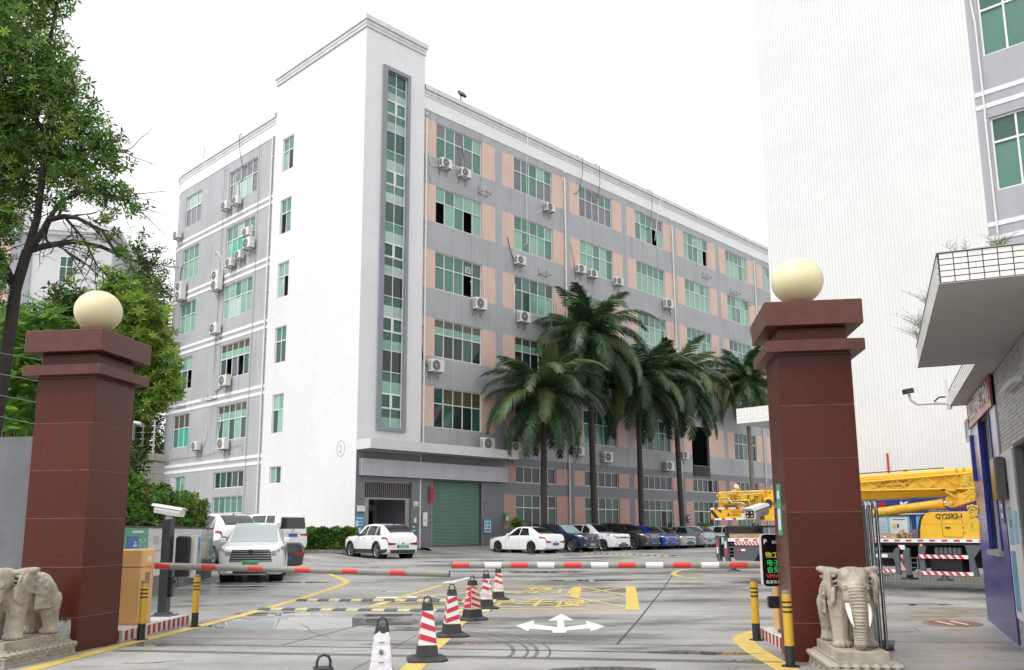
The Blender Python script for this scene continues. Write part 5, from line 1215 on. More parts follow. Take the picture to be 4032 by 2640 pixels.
# ================================================================== TRAFFIC CONES
CR = M('cone_red_stripe', (.52, .025, .06), .45, var=.10, scale=9); CWH = M('cone_white_sleeve', (.74, .735, .73), .45, var=.06, scale=8); CBK = M('cone_black_rubber', (.035, .035, .037), .6, var=.3, scale=8)
CPK = M('cone_faded_pink', (.70, .50, .53), .55, var=.2, scale=22); CPLA = M('torn_plastic', (.70, .68, .70), .35, var=.10, scale=16, bump=.5, bscale=30); INK = M('ink_dark_blue', (.045, .05, .09), .6); CYEL = M('cone_yellowed', (.66, .60, .46), .5, var=.15, scale=14)
def half(z): return .122-(.122-.056)*(z-.05)/(.63-.05)        # half width of the square cone at height z
def side_patch(m, zs, us, th=.0025):
    """sheet on the -y face: corners (u in -1..1, z)"""
    p = [(u*half(z), -half(z)-th, z) for u, z in zip(us, zs)]; m.quad(*p)
def cone(x, y, label, style, rz, name='traffic_cone'):
    t = thing(name, label, 'traffic cone', (x, y, .001), rz, 'row of square traffic cones along the lane divide')
    m = MB(); o = [(.20, .13), (.13, .20), (-.13, .20), (-.20, .13), (-.20, -.13), (-.13, -.20), (.13, -.20), (.20, -.13)]
    m._add([(a*1.16, b_*1.16, 0) for a, b_ in o]+[(a*1.16, b_*1.16, .022) for a, b_ in o]+[(a*.86, b_*.86, .052) for a, b_ in o], [tuple(range(8)), tuple(range(16, 24))[::1]]+[(8+i, 8+(i+1) % 8, (i+1) % 8, i) for i in range(8)]+[(16+i, 16+(i+1) % 8, 8+(i+1) % 8, 8+i) for i in range(8)])
    m.build('base', CBK, t)
    def fr(z0, z1, mat, nm, grow=0):
        m = MB(); a, b_ = half(z0)+grow, half(z1)+grow
        m._add([(-a, -a, z0), (a, -a, z0), (a, a, z0), (-a, a, z0), (-b_, -b_, z1), (b_, -b_, z1), (b_, b_, z1), (-b_, b_, z1)], [(3, 2, 1, 0), (4, 5, 6, 7), (0, 1, 5, 4), (1, 2, 6, 5), (2, 3, 7, 6), (3, 0, 4, 7)]); return m.build(nm, mat, t)
    fr(.045, .18, CBK, 'lower_body', .004); fr(.18, .57, CYEL if style == 'v' else CWH, 'sleeve'); fr(.57, .655, CBK, 'cap', .003)
    m = MB(); m.tube([(-.042, 0, .655), (-.042, 0, .69), (-.03, 0, .718), (0, 0, .73), (.03, 0, .718), (.042, 0, .69), (.042, 0, .655)], .009, 8); m.build('handle', CBK, t)
    n = 3 if style != 'v' else 4; st = .39/n
    for f_ in range(4):
        for k in range(n):
            z = .195+k*st; dz = .055 if style != 'v' else .06; h = .062 if n == 3 else .042; sl = (1 if f_ % 2 == 0 else -1)*(1 if style != 'l' else -1); m = MB()
            zl, zr_ = (z+dz, z) if sl > 0 else (z, z+dz)
            if style == 'v':
                side_patch(m, (zl, z if sl > 0 else z+0, min(.568, zr_+h), min(.568, zl+h)), (-.97, .97, .97, -.97))
            else: side_patch(m, (zl, zr_, min(.568, zr_+h), min(.568, zl+h)), (-.97, .97, .97, -.97))
            worn = style in ('w', 'x') and (k+f_) % 3 == 0
            o = m.build('stripe', CPK if worn else CR, t); o.rotation_euler = (0, 0, R(90*f_))
    if style in ('w', 'x', 'v'):
        r_ = random.Random(hash(style) % 97 if False else {'w': 4, 'x': 8, 'v': 2}[style])
        for f_ in range(4):
            for q in range(5):
                z = r_.uniform(.2, .5); u = r_.uniform(-.8, .5); s_ = r_.uniform(.15, .5); h = r_.uniform(.02, .07); m = MB()
                side_patch(m, (z, z+r_.uniform(-.01, .015), z+h, z+h*.6), (u, min(.97, u+s_), min(.97, u+s_*.8), u+.05), .004); o = m.build('worn_patch', CWH if q % 2 else CPK, t); o.rotation_euler = (0, 0, R(90*f_))
    return t
fz = math.atan2
cone(-1.02, 10.46, 'bright red and white cone, largest wholly visible one of the row', 's', R(10))
cone(-.89, 12.76, 'red and white cone with opposite slant, second behind the bright one', 'l', R(14))
cone(-.70, 15.05, 'yellowed cone with chevrons and torn stripes, middle of the row', 'v', R(40))
cone(-.53, 17.15, 'pink faded cone with mostly worn off stripes', 'w', R(12))
cone(-.33, 19.30, 'farthest worn red striped cone beneath the right barrier arm', 'x', R(8))
tc_ = cone(-1.18, 7.95, 'cone wrapped in torn white plastic with vertical characters', 's', R(6))
m = MB(); r_ = random.Random(12)
rows = []
for j in range(15):
    z = .10+j*.036; row = []
    for i in range(25):
        a = i/24*4; f_ = int(a) % 4; u = (a-int(a))*2-1; hw = half(z)+.007+r_.uniform(-.002, .004)
        p = [(u*hw, -hw), (hw, u*hw), (-u*hw, hw), (-hw, -u*hw)][f_]
        row.append((*p, z+(r_.uniform(-.02, .02) if j in (0, 14) else 0)))
    rows.append(row)
for j in range(14):                  # the wrap is torn open along the right-hand corner
    m.grid([[p for p in rows[j+q][13-(j % 2):25]] for q in (0, 1)]); m.grid([[p for p in rows[j+q][0:6+r_.randrange(1, 3)]] for q in (0, 1)])
o = m.build('plastic_wrap', CPLA, tc_)
for k, ch in enumerate('一车一杆请'):
    z = .505-k*.085; lettering(ch, .052, INK, tc_, (-.026, -half(z)-.016, z), (R(90-6), 0, 0), ext=.0006, bold=.001)
cone(-1.20, 5.62, 'nearest cone, only its black handle showing at the photo bottom', 's', R(20))

# ================================================================== CARS
def interp(kn, x):
    """monotone cubic through knots"""
    n = len(kn)
    if x <= kn[0][0]: return kn[0][1]
    if x >= kn[-1][0]: return kn[-1][1]
    d = [(kn[i+1][1]-kn[i][1])/(kn[i+1][0]-kn[i][0]) for i in range(n-1)]
    for i in range(n-1):
        if x <= kn[i+1][0]:
            def sl(k):
                if k == 0: return d[0]
                if k == n-1: return d[-1]
                return 0 if d[k-1]*d[k] <= 0 else 2*d[k-1]*d[k]/(d[k-1]+d[k])
            h = kn[i+1][0]-kn[i][0]; t = (x-kn[i][0])/h; m0, m1 = sl(i)*h, sl(i+1)*h
            return (2*t**3-3*t*t+1)*kn[i][1]+(t**3-2*t*t+t)*m0+(-2*t**3+3*t*t)*kn[i+1][1]+(t**3-t*t)*m1
GLS = M('car_glass', (.012, .014, .016), .03, var=0, spec=.6, coat=.5); GLL = M('car_glass_painted_sheen', (.36, .41, .41), .03, var=0, spec=.7, coat=.6)  # second glass is a paler copy, reflected sky put into its colour
TYR = M('tyre_rubber', (.022, .022, .023), .75, var=.2, scale=20); RIM = M('alloy_rim', (.42, .42, .43), .28, .9, var=.1); RIMD = M('dark_rim', (.10, .10, .105), .35, .7, var=.1)
PLAS = M('car_black_plastic', (.03, .031, .033), .55, var=.1); CHROM = M('car_chrome', (.60, .60, .61), .12, 1., var=.05)
TAIL = M('tail_lamp_red', (.35, .012, .02), .12, var=.1, coat=.5); HEAD = M('head_lamp_glass', (.38, .40, .42), .08, .3, var=.3, scale=22, coat=.6); HEADD = M('head_lamp_dark', (.06, .065, .07), .08, .2, var=.3, scale=30, coat=.6)
PLB = M('plate_blue', (.04, .12, .40), .4, var=.1, scale=30); PLG = M('plate_green', (.18, .48, .27), .4, var=.12, scale=30); WELL = M('wheel_well', (.008, .008, .009), .9, var=0)
def paint(n, c, metal=0.): return M('paint_'+n, c, .22, metal, var=.02, scale=2, coat=.8, spec=.5)
_car = {}
def wheel_meshes(r, w_, sp, mat):
    k = (round(r, 3), sp, mat.name)
    if k in _car: return _car[k]
    m = MB(); h = w_/2; ri = r*.70
    for (a, b_) in (((ri, -h*.9), (r*.93, -h)), ((r*.93, -h), (r, -h*.75)), ((r, -h*.75), (r, h*.75)), ((r, h*.75), (r*.93, h)), ((r*.93, h), (ri, h*.9))):
        n = 28; V = [(q[0]*math.cos(2*math.pi*j/n), q[1], q[0]*math.sin(2*math.pi*j/n)) for q in (a, b_) for j in range(n)]
        m._add(V, [(j, n+j, n+(j+1) % n, (j+1) % n) for j in range(n)], 0, True)
    ty = m.mesh('tyre', TYR)
    m = MB(); n = 28
    m.cyl((0, -h*.45, 0), (0, -h*.40, 0), ri*.97, n=n, mi=1)
    V = [(q[0]*math.cos(2*math.pi*j/n), q[1], q[0]*math.sin(2*math.pi*j/n)) for q in ((ri, -h*.90), (ri*.90, -h*.86), (ri*.88, -h*.42)) for j in range(n)]
    m._add(V, [(i*n+j, i*n+(j+1) % n, (i+1)*n+(j+1) % n, (i+1)*n+j) for i in range(2) for j in range(n)], 0, True)
    for j in range(sp):
        a = 2*math.pi*j/sp; c, s_ = math.cos(a), math.sin(a); ww = ri*(.20 if sp <= 6 else .11)
        p = [(.06, -ww*.9), (ri*.92, -ww*.45), (ri*.92, ww*.45), (.06, ww*.9)]
        q = [(c*x-s_*z, s_*x+c*z) for x, z in p]; m.prism(q, -h*.84, -h*.5, axis='y')
    m.cyl((0, -h*.88, 0), (0, -h*.5, 0), ri*.17, n=10)
    _car[k] = (ty, m.mesh('rim', [mat, WELL])); return _car[k]
def car(label, x, y, az, L, W, H, kind, pm, plate=PLB, ptext=None, glass=GLS, windscreen=None, clad=False, rails=None, rim=RIM, spokes=5, wr=.33, wb=2.68, fo=.88, sc=1., group='cars parked on the factory forecourt', face='front', lamp=HEAD, grille='bar', antenna=False, name='parked_car', cat='car', detail=True, mirror=None):
    hw0 = W/2; zbm = .22 if kind in ('suv', 'van') else .18
    if kind == 'suv':
        belt = .615*H; cowl = 1.22; xr0 = 2.05; xr1 = L-.86; zt = [(0, .55*H), (.08, .615*H), (.45, .64*H), (cowl, .67*H), (xr0, H-.05), (xr0+.75, H), (xr1, H-.075), (L-.30, .78*H), (L-.08, .63*H), (L, .45*H)]; wins = [(1.62, 2.25, 2.48, 2.48), (2.56, 2.56, 3.42, 3.34), (3.48, 3.42, L-.62, L-.98)]
        ws = (cowl+.03, xr0-.02); rw_ = (xr1+.05, L-.22)
    elif kind == 'sedan':
        belt = .615*H; cowl = 1.30; xr0 = 2.15; xr1 = L-1.35; zt = [(0, .47*H), (.10, .54*H), (.6, .60*H), (cowl, .66*H), (xr0, H-.04), ((xr0+xr1)/2-.05, H), (xr1, H-.06), (L-.62, .735*H), (L-.08, .70*H), (L, .46*H)]; wins = [(1.66, 2.30, 2.56, 2.56), (2.63, 2.63, L-1.22, L-1.50)]
        ws = (cowl+.03, xr0-.02); rw_ = (xr1+.03, L-.66)
    elif kind == 'hatch':
        belt = .60*H; cowl = .92; xr0 = 1.75; xr1 = L-.55; zt = [(0, .48*H), (.10, .55*H), (.4, .60*H), (cowl, .68*H), (xr0, H-.05), ((xr0+xr1)/2, H), (xr1, H-.08), (L-.22, .75*H), (L-.06, .62*H), (L, .42*H)]; wins = [(1.45, 1.95, 2.3, 2.3), (2.38, 2.38, 3.1, 3.05)]
        ws = (cowl+.03, xr0-.02); rw_ = (xr1+.05, L-.16)
    else:   # van
        belt = .60*H; cowl = .75; xr0 = 1.5; xr1 = L-.22; zt = [(0, .44*H), (.10, .52*H), (.35, .57*H), (cowl, .65*H), (xr0, H-.07), ((xr0+xr1)/2, H), (xr1, H-.02), (L-.08, H-.16), (L-.02, .60*H), (L, .30*H)]; wins = [(1.15, 1.55, 1.95, 1.95), (2.1, 2.1, 3.25, 3.25), (3.35, 3.35, L-.35, L-.4)]
        ws = (cowl+.03, xr0-.02); rw_ = None
    su = .04*H if kind == 'suv' else 0
    zs = [(0, .46*H+su), (.10, .535*H+su), (.5, .57*H+su), (cowl, belt), (L-.5, belt+.03), (L-.1, belt), (L, .42*H)]
    hw = [(0, hw0*.70), (.05, hw0*.82), (.16, hw0*.92), (.42, hw0*.99), (L*.5, hw0), (L-.5, hw0*.985), (L-.16, hw0*(.93 if kind != 'van' else .97)), (L-.05, hw0*(.86 if kind != 'van' else .94)), (L, hw0*(.78 if kind != 'van' else .9))]
    rf = {'suv': .70, 'sedan': .655, 'hatch': .69, 'van': .82}[kind]
    rw = [(0, hw0*.62), (.16, hw0*.78), (cowl, hw0*.80), (xr0, hw0*rf), (xr1, hw0*rf*.98), (L-.3, hw0*(.74 if kind == 'sedan' else rf*.97)), (L, hw0*.66)]
    zb = [(0, zbm+.07), (.2, zbm), (L-.3, zbm), (L, zbm+.12)]
    def sect(xx):
        h, b_, s_, t, r = interp(hw, xx), interp(zb, xx), interp(zs, xx), interp(zt, xx), interp(rw, xx)
        t = max(t, s_+.015); r = min(r, h*.93); zr = s_+(t-s_)*.90
        return [(0, b_), (h*.86, b_), (h*.965, b_+.07), (h*.99, b_+(s_-b_)*.35), (h, b_+(s_-b_)*.62), (h*.985, s_-(s_-b_)*.12), (h*.945, s_), (r, zr), (r*.90, t-(t-s_)*.022), (r*.55, t), (0, t+.008)]
    def surf(xx, v):
        P = sect(xx); n = len(P); i = min(int(v), n-2); f_ = v-i
        p0, p1, p2, p3 = P[max(i-1, 0)], P[i], P[i+1], P[min(i+2, n-1)]
        if i in (6,): return Vector((xx, p1[0]+(p2[0]-p1[0])*f_+.018*math.sin(math.pi*f_)*hw0, p1[1]+(p2[1]-p1[1])*f_))
        if i == 5: p3 = (2*p2[0]-p1[0], 2*p2[1]-p1[1])
        if i == 7: p0 = (2*p1[0]-p2[0], 2*p1[1]-p2[1])
        g_ = lambda a, b_, c, d: .5*(2*b_+(c-a)*f_+(2*a-5*b_+4*c-d)*f_*f_+(3*b_-a-3*c+d)*f_**3)
        return Vector((xx, g_(p0[0], p1[0], p2[0], p3[0]), g_(p0[1], p1[1], p2[1], p3[1])))
    th = math.atan2(-math.cos(R(az)), -math.sin(R(az)))
    hd = Vector((math.sin(R(az)), math.cos(R(az))))
    zf, zr_ = gz(x+hd.x*wb/2*sc, y+hd.y*wb/2*sc), gz(x-hd.x*wb/2*sc, y-hd.y*wb/2*sc)
    t = thing(name, label, cat, (x, y, (zf+zr_)/2+.002), 0, group)
    t.rotation_euler = (0, math.atan2(zf-zr_, wb*sc), th); t.scale = (sc, sc, sc)
    ox = -L/2
    def off(p): return (p[0]+ox, p[1], p[2])
    wx = [fo, fo+wb]; ra = wr+.055
    xs_ = [0, .02, .05, .09, .14]+[.2+(L-.4)*k/58 for k in range(59)]+[L-.14, L-.09, L-.05, L-.02, L]
    vs = [0, 1, 1.5, 2, 2.5, 3, 3.5, 4, 4.5, 5, 5.5, 6, 6.25, 6.5, 6.75, 7, 7.33, 7.66, 8, 8.5, 9, 9.5, 10]
    m = MB(); G_ = [[surf(a, v) for v in vs] for a in xs_]
    for sd in (1, -1):
        V = [off((p.x, p.y*sd, p.z)) for r_ in G_ for p in r_]; n = len(vs); F = []
        for i in range(len(xs_)-1):
            for j in range(n-1):
                c = (G_[i][j]+G_[i+1][j+1])/2
                if any((c.x-w_)**2+(c.z-wr)**2 < ra**2 for w_ in wx) and abs(c.y) > hw0*.5: continue
                q = (i*n+j, (i+1)*n+j, (i+1)*n+j+1, i*n+j+1); F.append(q if sd > 0 else q[::-1])
        m._add(V, F, 0, True)
    for i, fl in ((0, 0), (len(xs_)-1, 1)):
        P = [off((p.x, p.y, p.z)) for p in G_[i]]+[off((p.x, -p.y, p.z)) for p in G_[i][::-1]]; m._add(P, [tuple(range(len(P)))], 0)
    m.build('body', pm, t)
    low = clad
    if low:
        m = MB()
        for sd in (1, -1):
            m.grid([[off((q := surf(a, v)).to_tuple()[:1]+((abs(q.y)+.006)*sd, q.z)) for v in (1.6, 2, 2.4, 2.75)] for a in [fo+ra+.0+(wb-2*ra)*k/12 for k in range(13)]])
            m.grid([[off((q := surf(a, v)).to_tuple()[:1]+((abs(q.y)+.006)*sd, q.z)) for v in (1.6, 2, 2.4, 2.7)] for a in [fo+wb+ra+(L-.0-fo-wb-ra)*k/6 for k in range(7)]])
            m.grid([[off((q := surf(a, v)).to_tuple()[:1]+((abs(q.y)+.006)*sd, q.z)) for v in (1.6, 2, 2.4, 2.7)] for a in [(fo-ra)*k/6 for k in range(7)]])
        m.build('sill_cladding', PLAS, t)
    for w_ in wx:
        for sd in (1, -1):
            m = MB(); hh = interp(hw, w_)
            m.tube([off((w_+ra*math.cos(R(a)), sd*(surf(w_+ra*math.cos(R(a)), 3.2).y-.012), wr+ra*math.sin(R(a)))) for a in range(-22, 203, 9)], .038 if clad else .026, 6); m.build('arch_lip', PLAS if clad else pm, t)
            m = MB(); m.cyl(off((w_, sd*(hh-.05), wr)), off((w_, sd*(hh-.42), wr)), ra+.015, n=24, caps=False); m.cyl(off((w_, sd*(hh-.40), wr)), off((w_, sd*(hh-.42), wr)), ra+.015, n=24); m.build('wheel_well', WELL, t)
            ty, rm = wheel_meshes(wr, .22, spokes, rim); o = put('wheel', ty, t, off((w_, sd*(hh-.135), wr)), 0 if sd < 0 else math.pi); put('rim', rm, o)
    def patch(nm, xa, xb, va, vb, mat, nx=10, nv=4, sd=(1, -1), e=.007, tr=None, parent=None):
        """panel lying just proud of the body skin; tr(u, v) may bend its outline"""
        for s_ in sd:
            m = MB(); rows = []
            for i in range(nx+1):
                row = []
                for j in range(nv+1):
                    u, v = i/nx, j/nv
                    xx = tr(u, v) if tr else xa+(xb-xa)*u
                    vv = va+(vb-va)*v; p = surf(xx, vv); px = surf(xx+.01, vv)-p; pv = surf(xx, min(9.99, vv+.02))-p; nn = px.cross(pv)
                    if nn.length > 1e-9: nn.normalize()
                    if nn.y < 0 and vv < 7.5: nn = -nn
                    if vv >= 7.5 and nn.z < 0: nn = -nn
                    p = p+nn*e; row.append(off((p.x, p.y*s_, p.z)))
                rows.append(row)
            m.grid(rows); m.build(nm, mat, t)
    def cross(nm, xa, xb, va, mat, e=.008, n=12):
        """windscreen-like panel from side to side"""
        m = MB(); rows = []
        for i in range(n+1):
            xx = xa+(xb-xa)*i/n; row = []
            k = [va+(10-va)*j/6 for j in range(7)]
            L_ = [surf(xx, v) for v in k]
            dz = surf(min(L, xx+.02), 9.5)-surf(xx, 9.5); nn = Vector((-dz.z, 0, dz.x)).normalized()
            L_ = [p+nn*e for p in L_]
            rows.append([off((p.x, p.y, p.z)) for p in L_]+[off((p.x, -p.y, p.z)) for p in L_[-2::-1]])
        m.grid(rows); m.build(nm, mat, t)
    cross('windscreen', ws[0], ws[1], 7.6, windscreen or glass)
    if rw_: cross('rear_window', rw_[0], rw_[1], 7.7, glass)
    for (a0, a1, b0, b1) in wins:
        patch('side_window', 0, 0, 6.10, 6.93, glass, tr=lambda u, v, a0=a0, a1=a1, b0=b0, b1=b1: (a0+(a1-a0)*v)+((b0+(b1-b0)*v)-(a0+(a1-a0)*v))*u)
    # door gaps and handles
    dl = [wins[0][0]-.15, wins[0][2]+.04]+([wins[1][2]+.02] if kind != 'van' else [3.3])
    if detail:
        for a in dl: patch('door_gap', a, a+.012, 2.2, 6.0, WELL, nx=1, nv=8, e=.002)
        for a in dl[1:]:
            for sd in (1, -1): p = surf(a-.16, 5.25); box_mb(p.x-.09+ox, sd*p.y, p.z-.012, p.x+.09+ox, sd*(p.y+.02), p.z+.014).build('door_handle', CHROM if kind == 'suv' else pm, t)
    # mirrors
    for sd in (1, -1):
        p = surf(wins[0][0]+.12, 6.15); m = MB(); m.T = Matrix.Translation(off((p.x, sd*(p.y+.10), p.z+.07))); bm_ = [( -.05, -.085), (.05, -.1), (.06, .05), (-.0, .1), (-.05, .07)]
        m.cbox(-.06, -.10, -.07, .05, .10, .075, .028); m.T = None; m.cyl(off((p.x, sd*p.y, p.z)), off((p.x, sd*(p.y+.08), p.z+.03)), .025, n=6); m.build('mirror', mirror or pm, t)
    if rails:
        for sd in (1, -1):
            m = MB(); m.tube([off((a, sd*surf(a, 7.35).y, surf(a, 7.35).z+(.035 if 0 < k < 8 else .0))) for k, a in enumerate([xr0+.2+(xr1-xr0-.3)*k/8 for k in range(9)])], .016, 6); m.build('roof_rail', rails, t)
    # front: lamps, grille, lower intake
    zf_ = .46*H+su
    patch('headlight', 0, 0, 5.15 if kind != 'van' else 4.9, 5.95, lamp, nx=8, tr=lambda u, v: .04+(.60-.10*(1-v))*u)
    for sd in (1, -1):
        m = MB(); h = interp(hw, .03); m.prism([(sd*h*.98, zf_-.055), (sd*h*.60, zf_-.085), (sd*h*.64, zf_+.02), (sd*h*.96, zf_+.07)][::sd], ox-.012, ox+.10, axis='x'); m.build('headlight', lamp, t)
    gmat = PLAS
    h = interp(hw, 0)
    if grille == 'big':
        m = MB(); m.prism([(-h*.80, zf_+.10), (h*.80, zf_+.10), (h*.92, zf_-.24), (-h*.92, zf_-.24)], ox-.012, ox+.04, axis='x'); go = m.build('grille', gmat, t)
        for k in range(5): m = MB(); w2 = h*(.80+.025*k); m.prism([(-w2, zf_+.075-k*.068), (w2, zf_+.075-k*.068), (w2, zf_+.050-k*.068), (-w2, zf_+.050-k*.068)], ox-.028, ox-.0125, axis='x'); m.build('grille_bar', CHROM, go)
        m = MB(); m.cyl((ox-.03, 0, zf_+.04), (ox-.045, 0, zf_+.04), .075, n=16); m.build('badge', M('badge_navy', (.03, .04, .12), .2, var=0), t)
    elif grille == 'kidney':
        for sd in (1, -1):
            m = MB(); m.prism([(sd*.03, zf_+.07), (sd*.03, zf_-.11), (sd*.24, zf_-.10), (sd*.27, zf_+.05)][::sd], ox-.02, ox+.03, axis='x'); m.build('grille', gmat, t)
            m = MB(); m.tube([(ox-.022, sd*yy, zz) for yy, zz in ((.03, zf_+.07), (.03, zf_-.11), (.24, zf_-.10), (.27, zf_+.05), (.03, zf_+.07))], .014, 5); m.build('grille_ring', CHROM, t)
    elif grille == 'chrome':
        m = MB(); m.prism([(-.40, zf_+.09), (.40, zf_+.09), (.34, zf_-.14), (-.34, zf_-.14)], ox-.014, ox+.03, axis='x'); go = m.build('grille', gmat, t)
        for k in range(4): box_mb(ox-.03, -.37+.01*k, zf_+.065-k*.055, ox-.0145, .37-.01*k, zf_+.09-k*.055).build('grille_bar', CHROM, go)
        for yy in (-.2, 0, .2): box_mb(ox-.029, yy-.01, zf_-.13, ox-.0145, yy+.01, zf_+.085).build('grille_bar', CHROM, go)
    else:
        m = MB(); m.prism([(-h*.6, zf_+.015), (h*.6, zf_+.015), (h*.55, zf_-.05), (-h*.55, zf_-.05)], ox-.012, ox+.03, axis='x'); m.build('grille', gmat, t)
        box_mb(ox-.022, -h*.58, zf_+.015, ox-.005, h*.58, zf_+.032).build('grille_bar', CHROM, t)
    m = MB(); m.prism([(-h*.80, .40), (h*.80, .40), (h*.70, .27), (-h*.70, .27)], ox-.010, ox+.03, axis='x'); m.build('intake', gmat, t)
    if clad or grille in ('big', 'kidney'): m = MB(); m.prism([(-h*.75, .262), (h*.75, .262), (h*.65, .235), (-h*.65, .235)], ox-.02, ox+.05, axis='x'); m.build('skid_plate', CHROM, t)
    for sd in (1, -1):
        m = MB(); m.cyl((ox+.05-.01, sd*hw0*.76, .40), (ox+.03-.03, sd*hw0*.76, .40), .05, n=12); m.build('fog_lamp', lamp, t)
    # rear: lamps, plate recess, bumper
    zr0 = .62*H if kind != 'van' else .50*H
    patch('taillight', 0, 0, 4.9, 5.85, TAIL, nx=6, tr=lambda u, v: L-.42*(1-u)-.02 if kind != 'van' else L-.12*(1-u)-.02)
    for sd in (1, -1):
        h = interp(hw, L-.01); m = MB(); z0 = interp(zs, L)-.015 if kind != 'van' else .46*H
        m.prism([(sd*h*1.04, z0-.04), (sd*h*.52, z0-.02), (sd*h*.50, z0+.05), (sd*h*1.02, z0+.085)][::sd], L+ox-.10, L+ox+.010, axis='x'); m.build('taillight', TAIL, t)
    z0 = interp(zs, L)-.03
    if detail:
        box_mb(L+ox-.01, -.30, z0-.155, L+ox+.006, .30, z0-.02).build('plate_recess', PLAS if clad else pm, t)
        m = MB(); m.prism([(-hw0*.72, .42), (hw0*.72, .42), (hw0*.66, .26), (-hw0*.66, .26)], L+ox-.02, L+ox+.012, axis='x'); m.build('rear_bumper', PLAS if clad else pm, t)
    if kind == 'van':
        m = MB(); m.prism([(-.66, 1.17), (.66, 1.17), (.60, H-.22), (-.60, H-.22)], L+ox-.20, L+ox-.0, axis='x'); o = m.build('rear_window', glass, t)
        m = MB(); m.tube([(L+ox+.01, .05, 1.13), (L+ox+.012, -.1, .98)], .012, 5); m.build('wiper', PLAS, t); box_mb(L+ox-.01, -.42, .98, L+ox+.02, .42, 1.0).build('tailgate_trim', CHROM, t)
    else:
        m = MB(); m.cyl((L+ox, 0, z0+.06), (L+ox+.02, 0, z0+.06), .045, n=14); m.build('badge', CHROM, t)
    zp = .36 if grille != 'kidney' else .34
    if grille == 'big': zp = .50
    pf = box_mb(-.006, -.23, 0, 0, .23, .14).mesh('number_plate', plate)
    o1 = put('number_plate', pf, t, (ox-.03, 0, zp)); o2 = put('number_plate', pf, t, (L+ox+.024, 0, z0-.155 if kind != 'van' else .80))
    if ptext:
        lettering(ptext, .125, BLK, o1, (-.0075, .222, .022), (R(90), 0, R(-90)), ext=.0008, sx=.78)
    if antenna:
        m = MB(); a = xr1-.1; p = surf(a, 9.9); m.prism([(a+ox-.1, p.z), (a+ox+.08, p.z), (a+ox+.06, p.z+.07)], -.012, .012, axis='y'); m.build('antenna', PLAS, t)
    return t
WH = paint('white', (.84, .845, .85)); GRD = paint('dark_grey', (.055, .058, .062), .3); NVY = paint('navy', (.012, .018, .055), .2); BRN = paint('dark_brown', (.032, .026, .026), .3); BLU = paint('blue', (.012, .045, .33), .2); SIL = paint('silver', (.42, .40, .37), .4); GRB = paint('grey_blue', (.26, .32, .35), .35)
car('white SUV facing the camera with wide chrome grille and green plate', -8.40, 28.45, 167, 4.65, 1.87, 1.70, 'suv', WH, PLG, '粤B·FJ6631', glass=GLS, windscreen=GLL, grille='big', lamp=HEAD, sc=1.03, wr=.36, wb=2.71, fo=.93, rails=CHROM, spokes=5)
car('dark grey sedan between the poster wall and the white chrome-grilled SUV', -9.7, 32.5, -44, 4.7, 1.8, 1.46, 'sedan', GRD, glass=GLL, spokes=7)
car('white SUV seen from behind, left of the white van', -12.7, 37.6, -40, 4.4, 1.82, 1.68, 'suv', WH, wr=.35, wb=2.64, fo=.88, sc=1.10, antenna=True)
car('white van seen from behind beside the green hedge', -11.75, 41.4, -48, 4.4, 1.72, 1.90, 'van', WH, wr=.30, wb=2.72, fo=.74, name='parked_van', cat='van')
car('white electric SUV with black lower cladding and five spoke wheels by the doorway', -6.35, 41.6, -36, 4.58, 1.86, 1.63, 'suv', WH, PLG, glass=GLS, clad=True, wr=.375, wb=2.77, fo=.86, spokes=5, rails=None, antenna=True, sc=.98, mirror=PLAS)
def row(s_, D): p = P0+U1*s_+N1*D; return p.x, p.y
car('white sedan seen from behind at the near end of the car row', *row(9.1, 3.75), -44, 4.6, 1.77, 1.46, 'sedan', WH, spokes=9, rim=RIMD)
NO = 133
car('dark navy SUV with silver sunshade behind its windscreen', *row(12.4, 3.65), NO, 4.45, 1.82, 1.60, 'suv', NVY, PLG, windscreen=M('sunshade_silver', (.33, .48, .47), .25, .2, var=.35, scale=14), grille='kidney', wr=.35, rails=GRD, spokes=9)
car('white crossover parked between the navy SUV and the brown SUV', *row(15.4, 3.5), NO, 4.7, 1.85, 1.62, 'suv', WH, wr=.35, rails=CHROM, spokes=7)
car('dark brown SUV with bright chrome grille in the row', *row(18.45, 3.5), NO, 4.8, 1.9, 1.66, 'suv', BRN, grille='chrome', wr=.37, wb=2.8, rails=CHROM, spokes=7)
car('bright blue hatchback in the row', *row(20.7, 3.75), NO, 4.06, 1.69, 1.53, 'hatch', BLU, wr=.30, wb=2.53, fo=.80)
car('silver sedan parked right of the blue hatchback', *row(22.8, 3.55), NO, 4.6, 1.77, 1.46, 'sedan', SIL)
car('grey blue coupe-roofed sedan seen from behind, far end of the row', *row(25.3, 3.4), -47, 4.8, 1.83, 1.46, 'sedan', GRB, wr=.35)
car('white sedan half hidden by the crane spare wheel', *row(28.2, 3.3), NO, 4.6, 1.77, 1.46, 'sedan', WH, detail=False)
car('white hatchback glimpsed under the crane counterweight', *row(31.8, 3.6), NO, 4.3, 1.75, 1.50, 'hatch', WH, wb=2.6, detail=False)
car('black sedan glimpsed under the crane beside the gate pillar', *row(34.4, 3.4), NO, 4.6, 1.8, 1.46, 'sedan', GRD, detail=False)

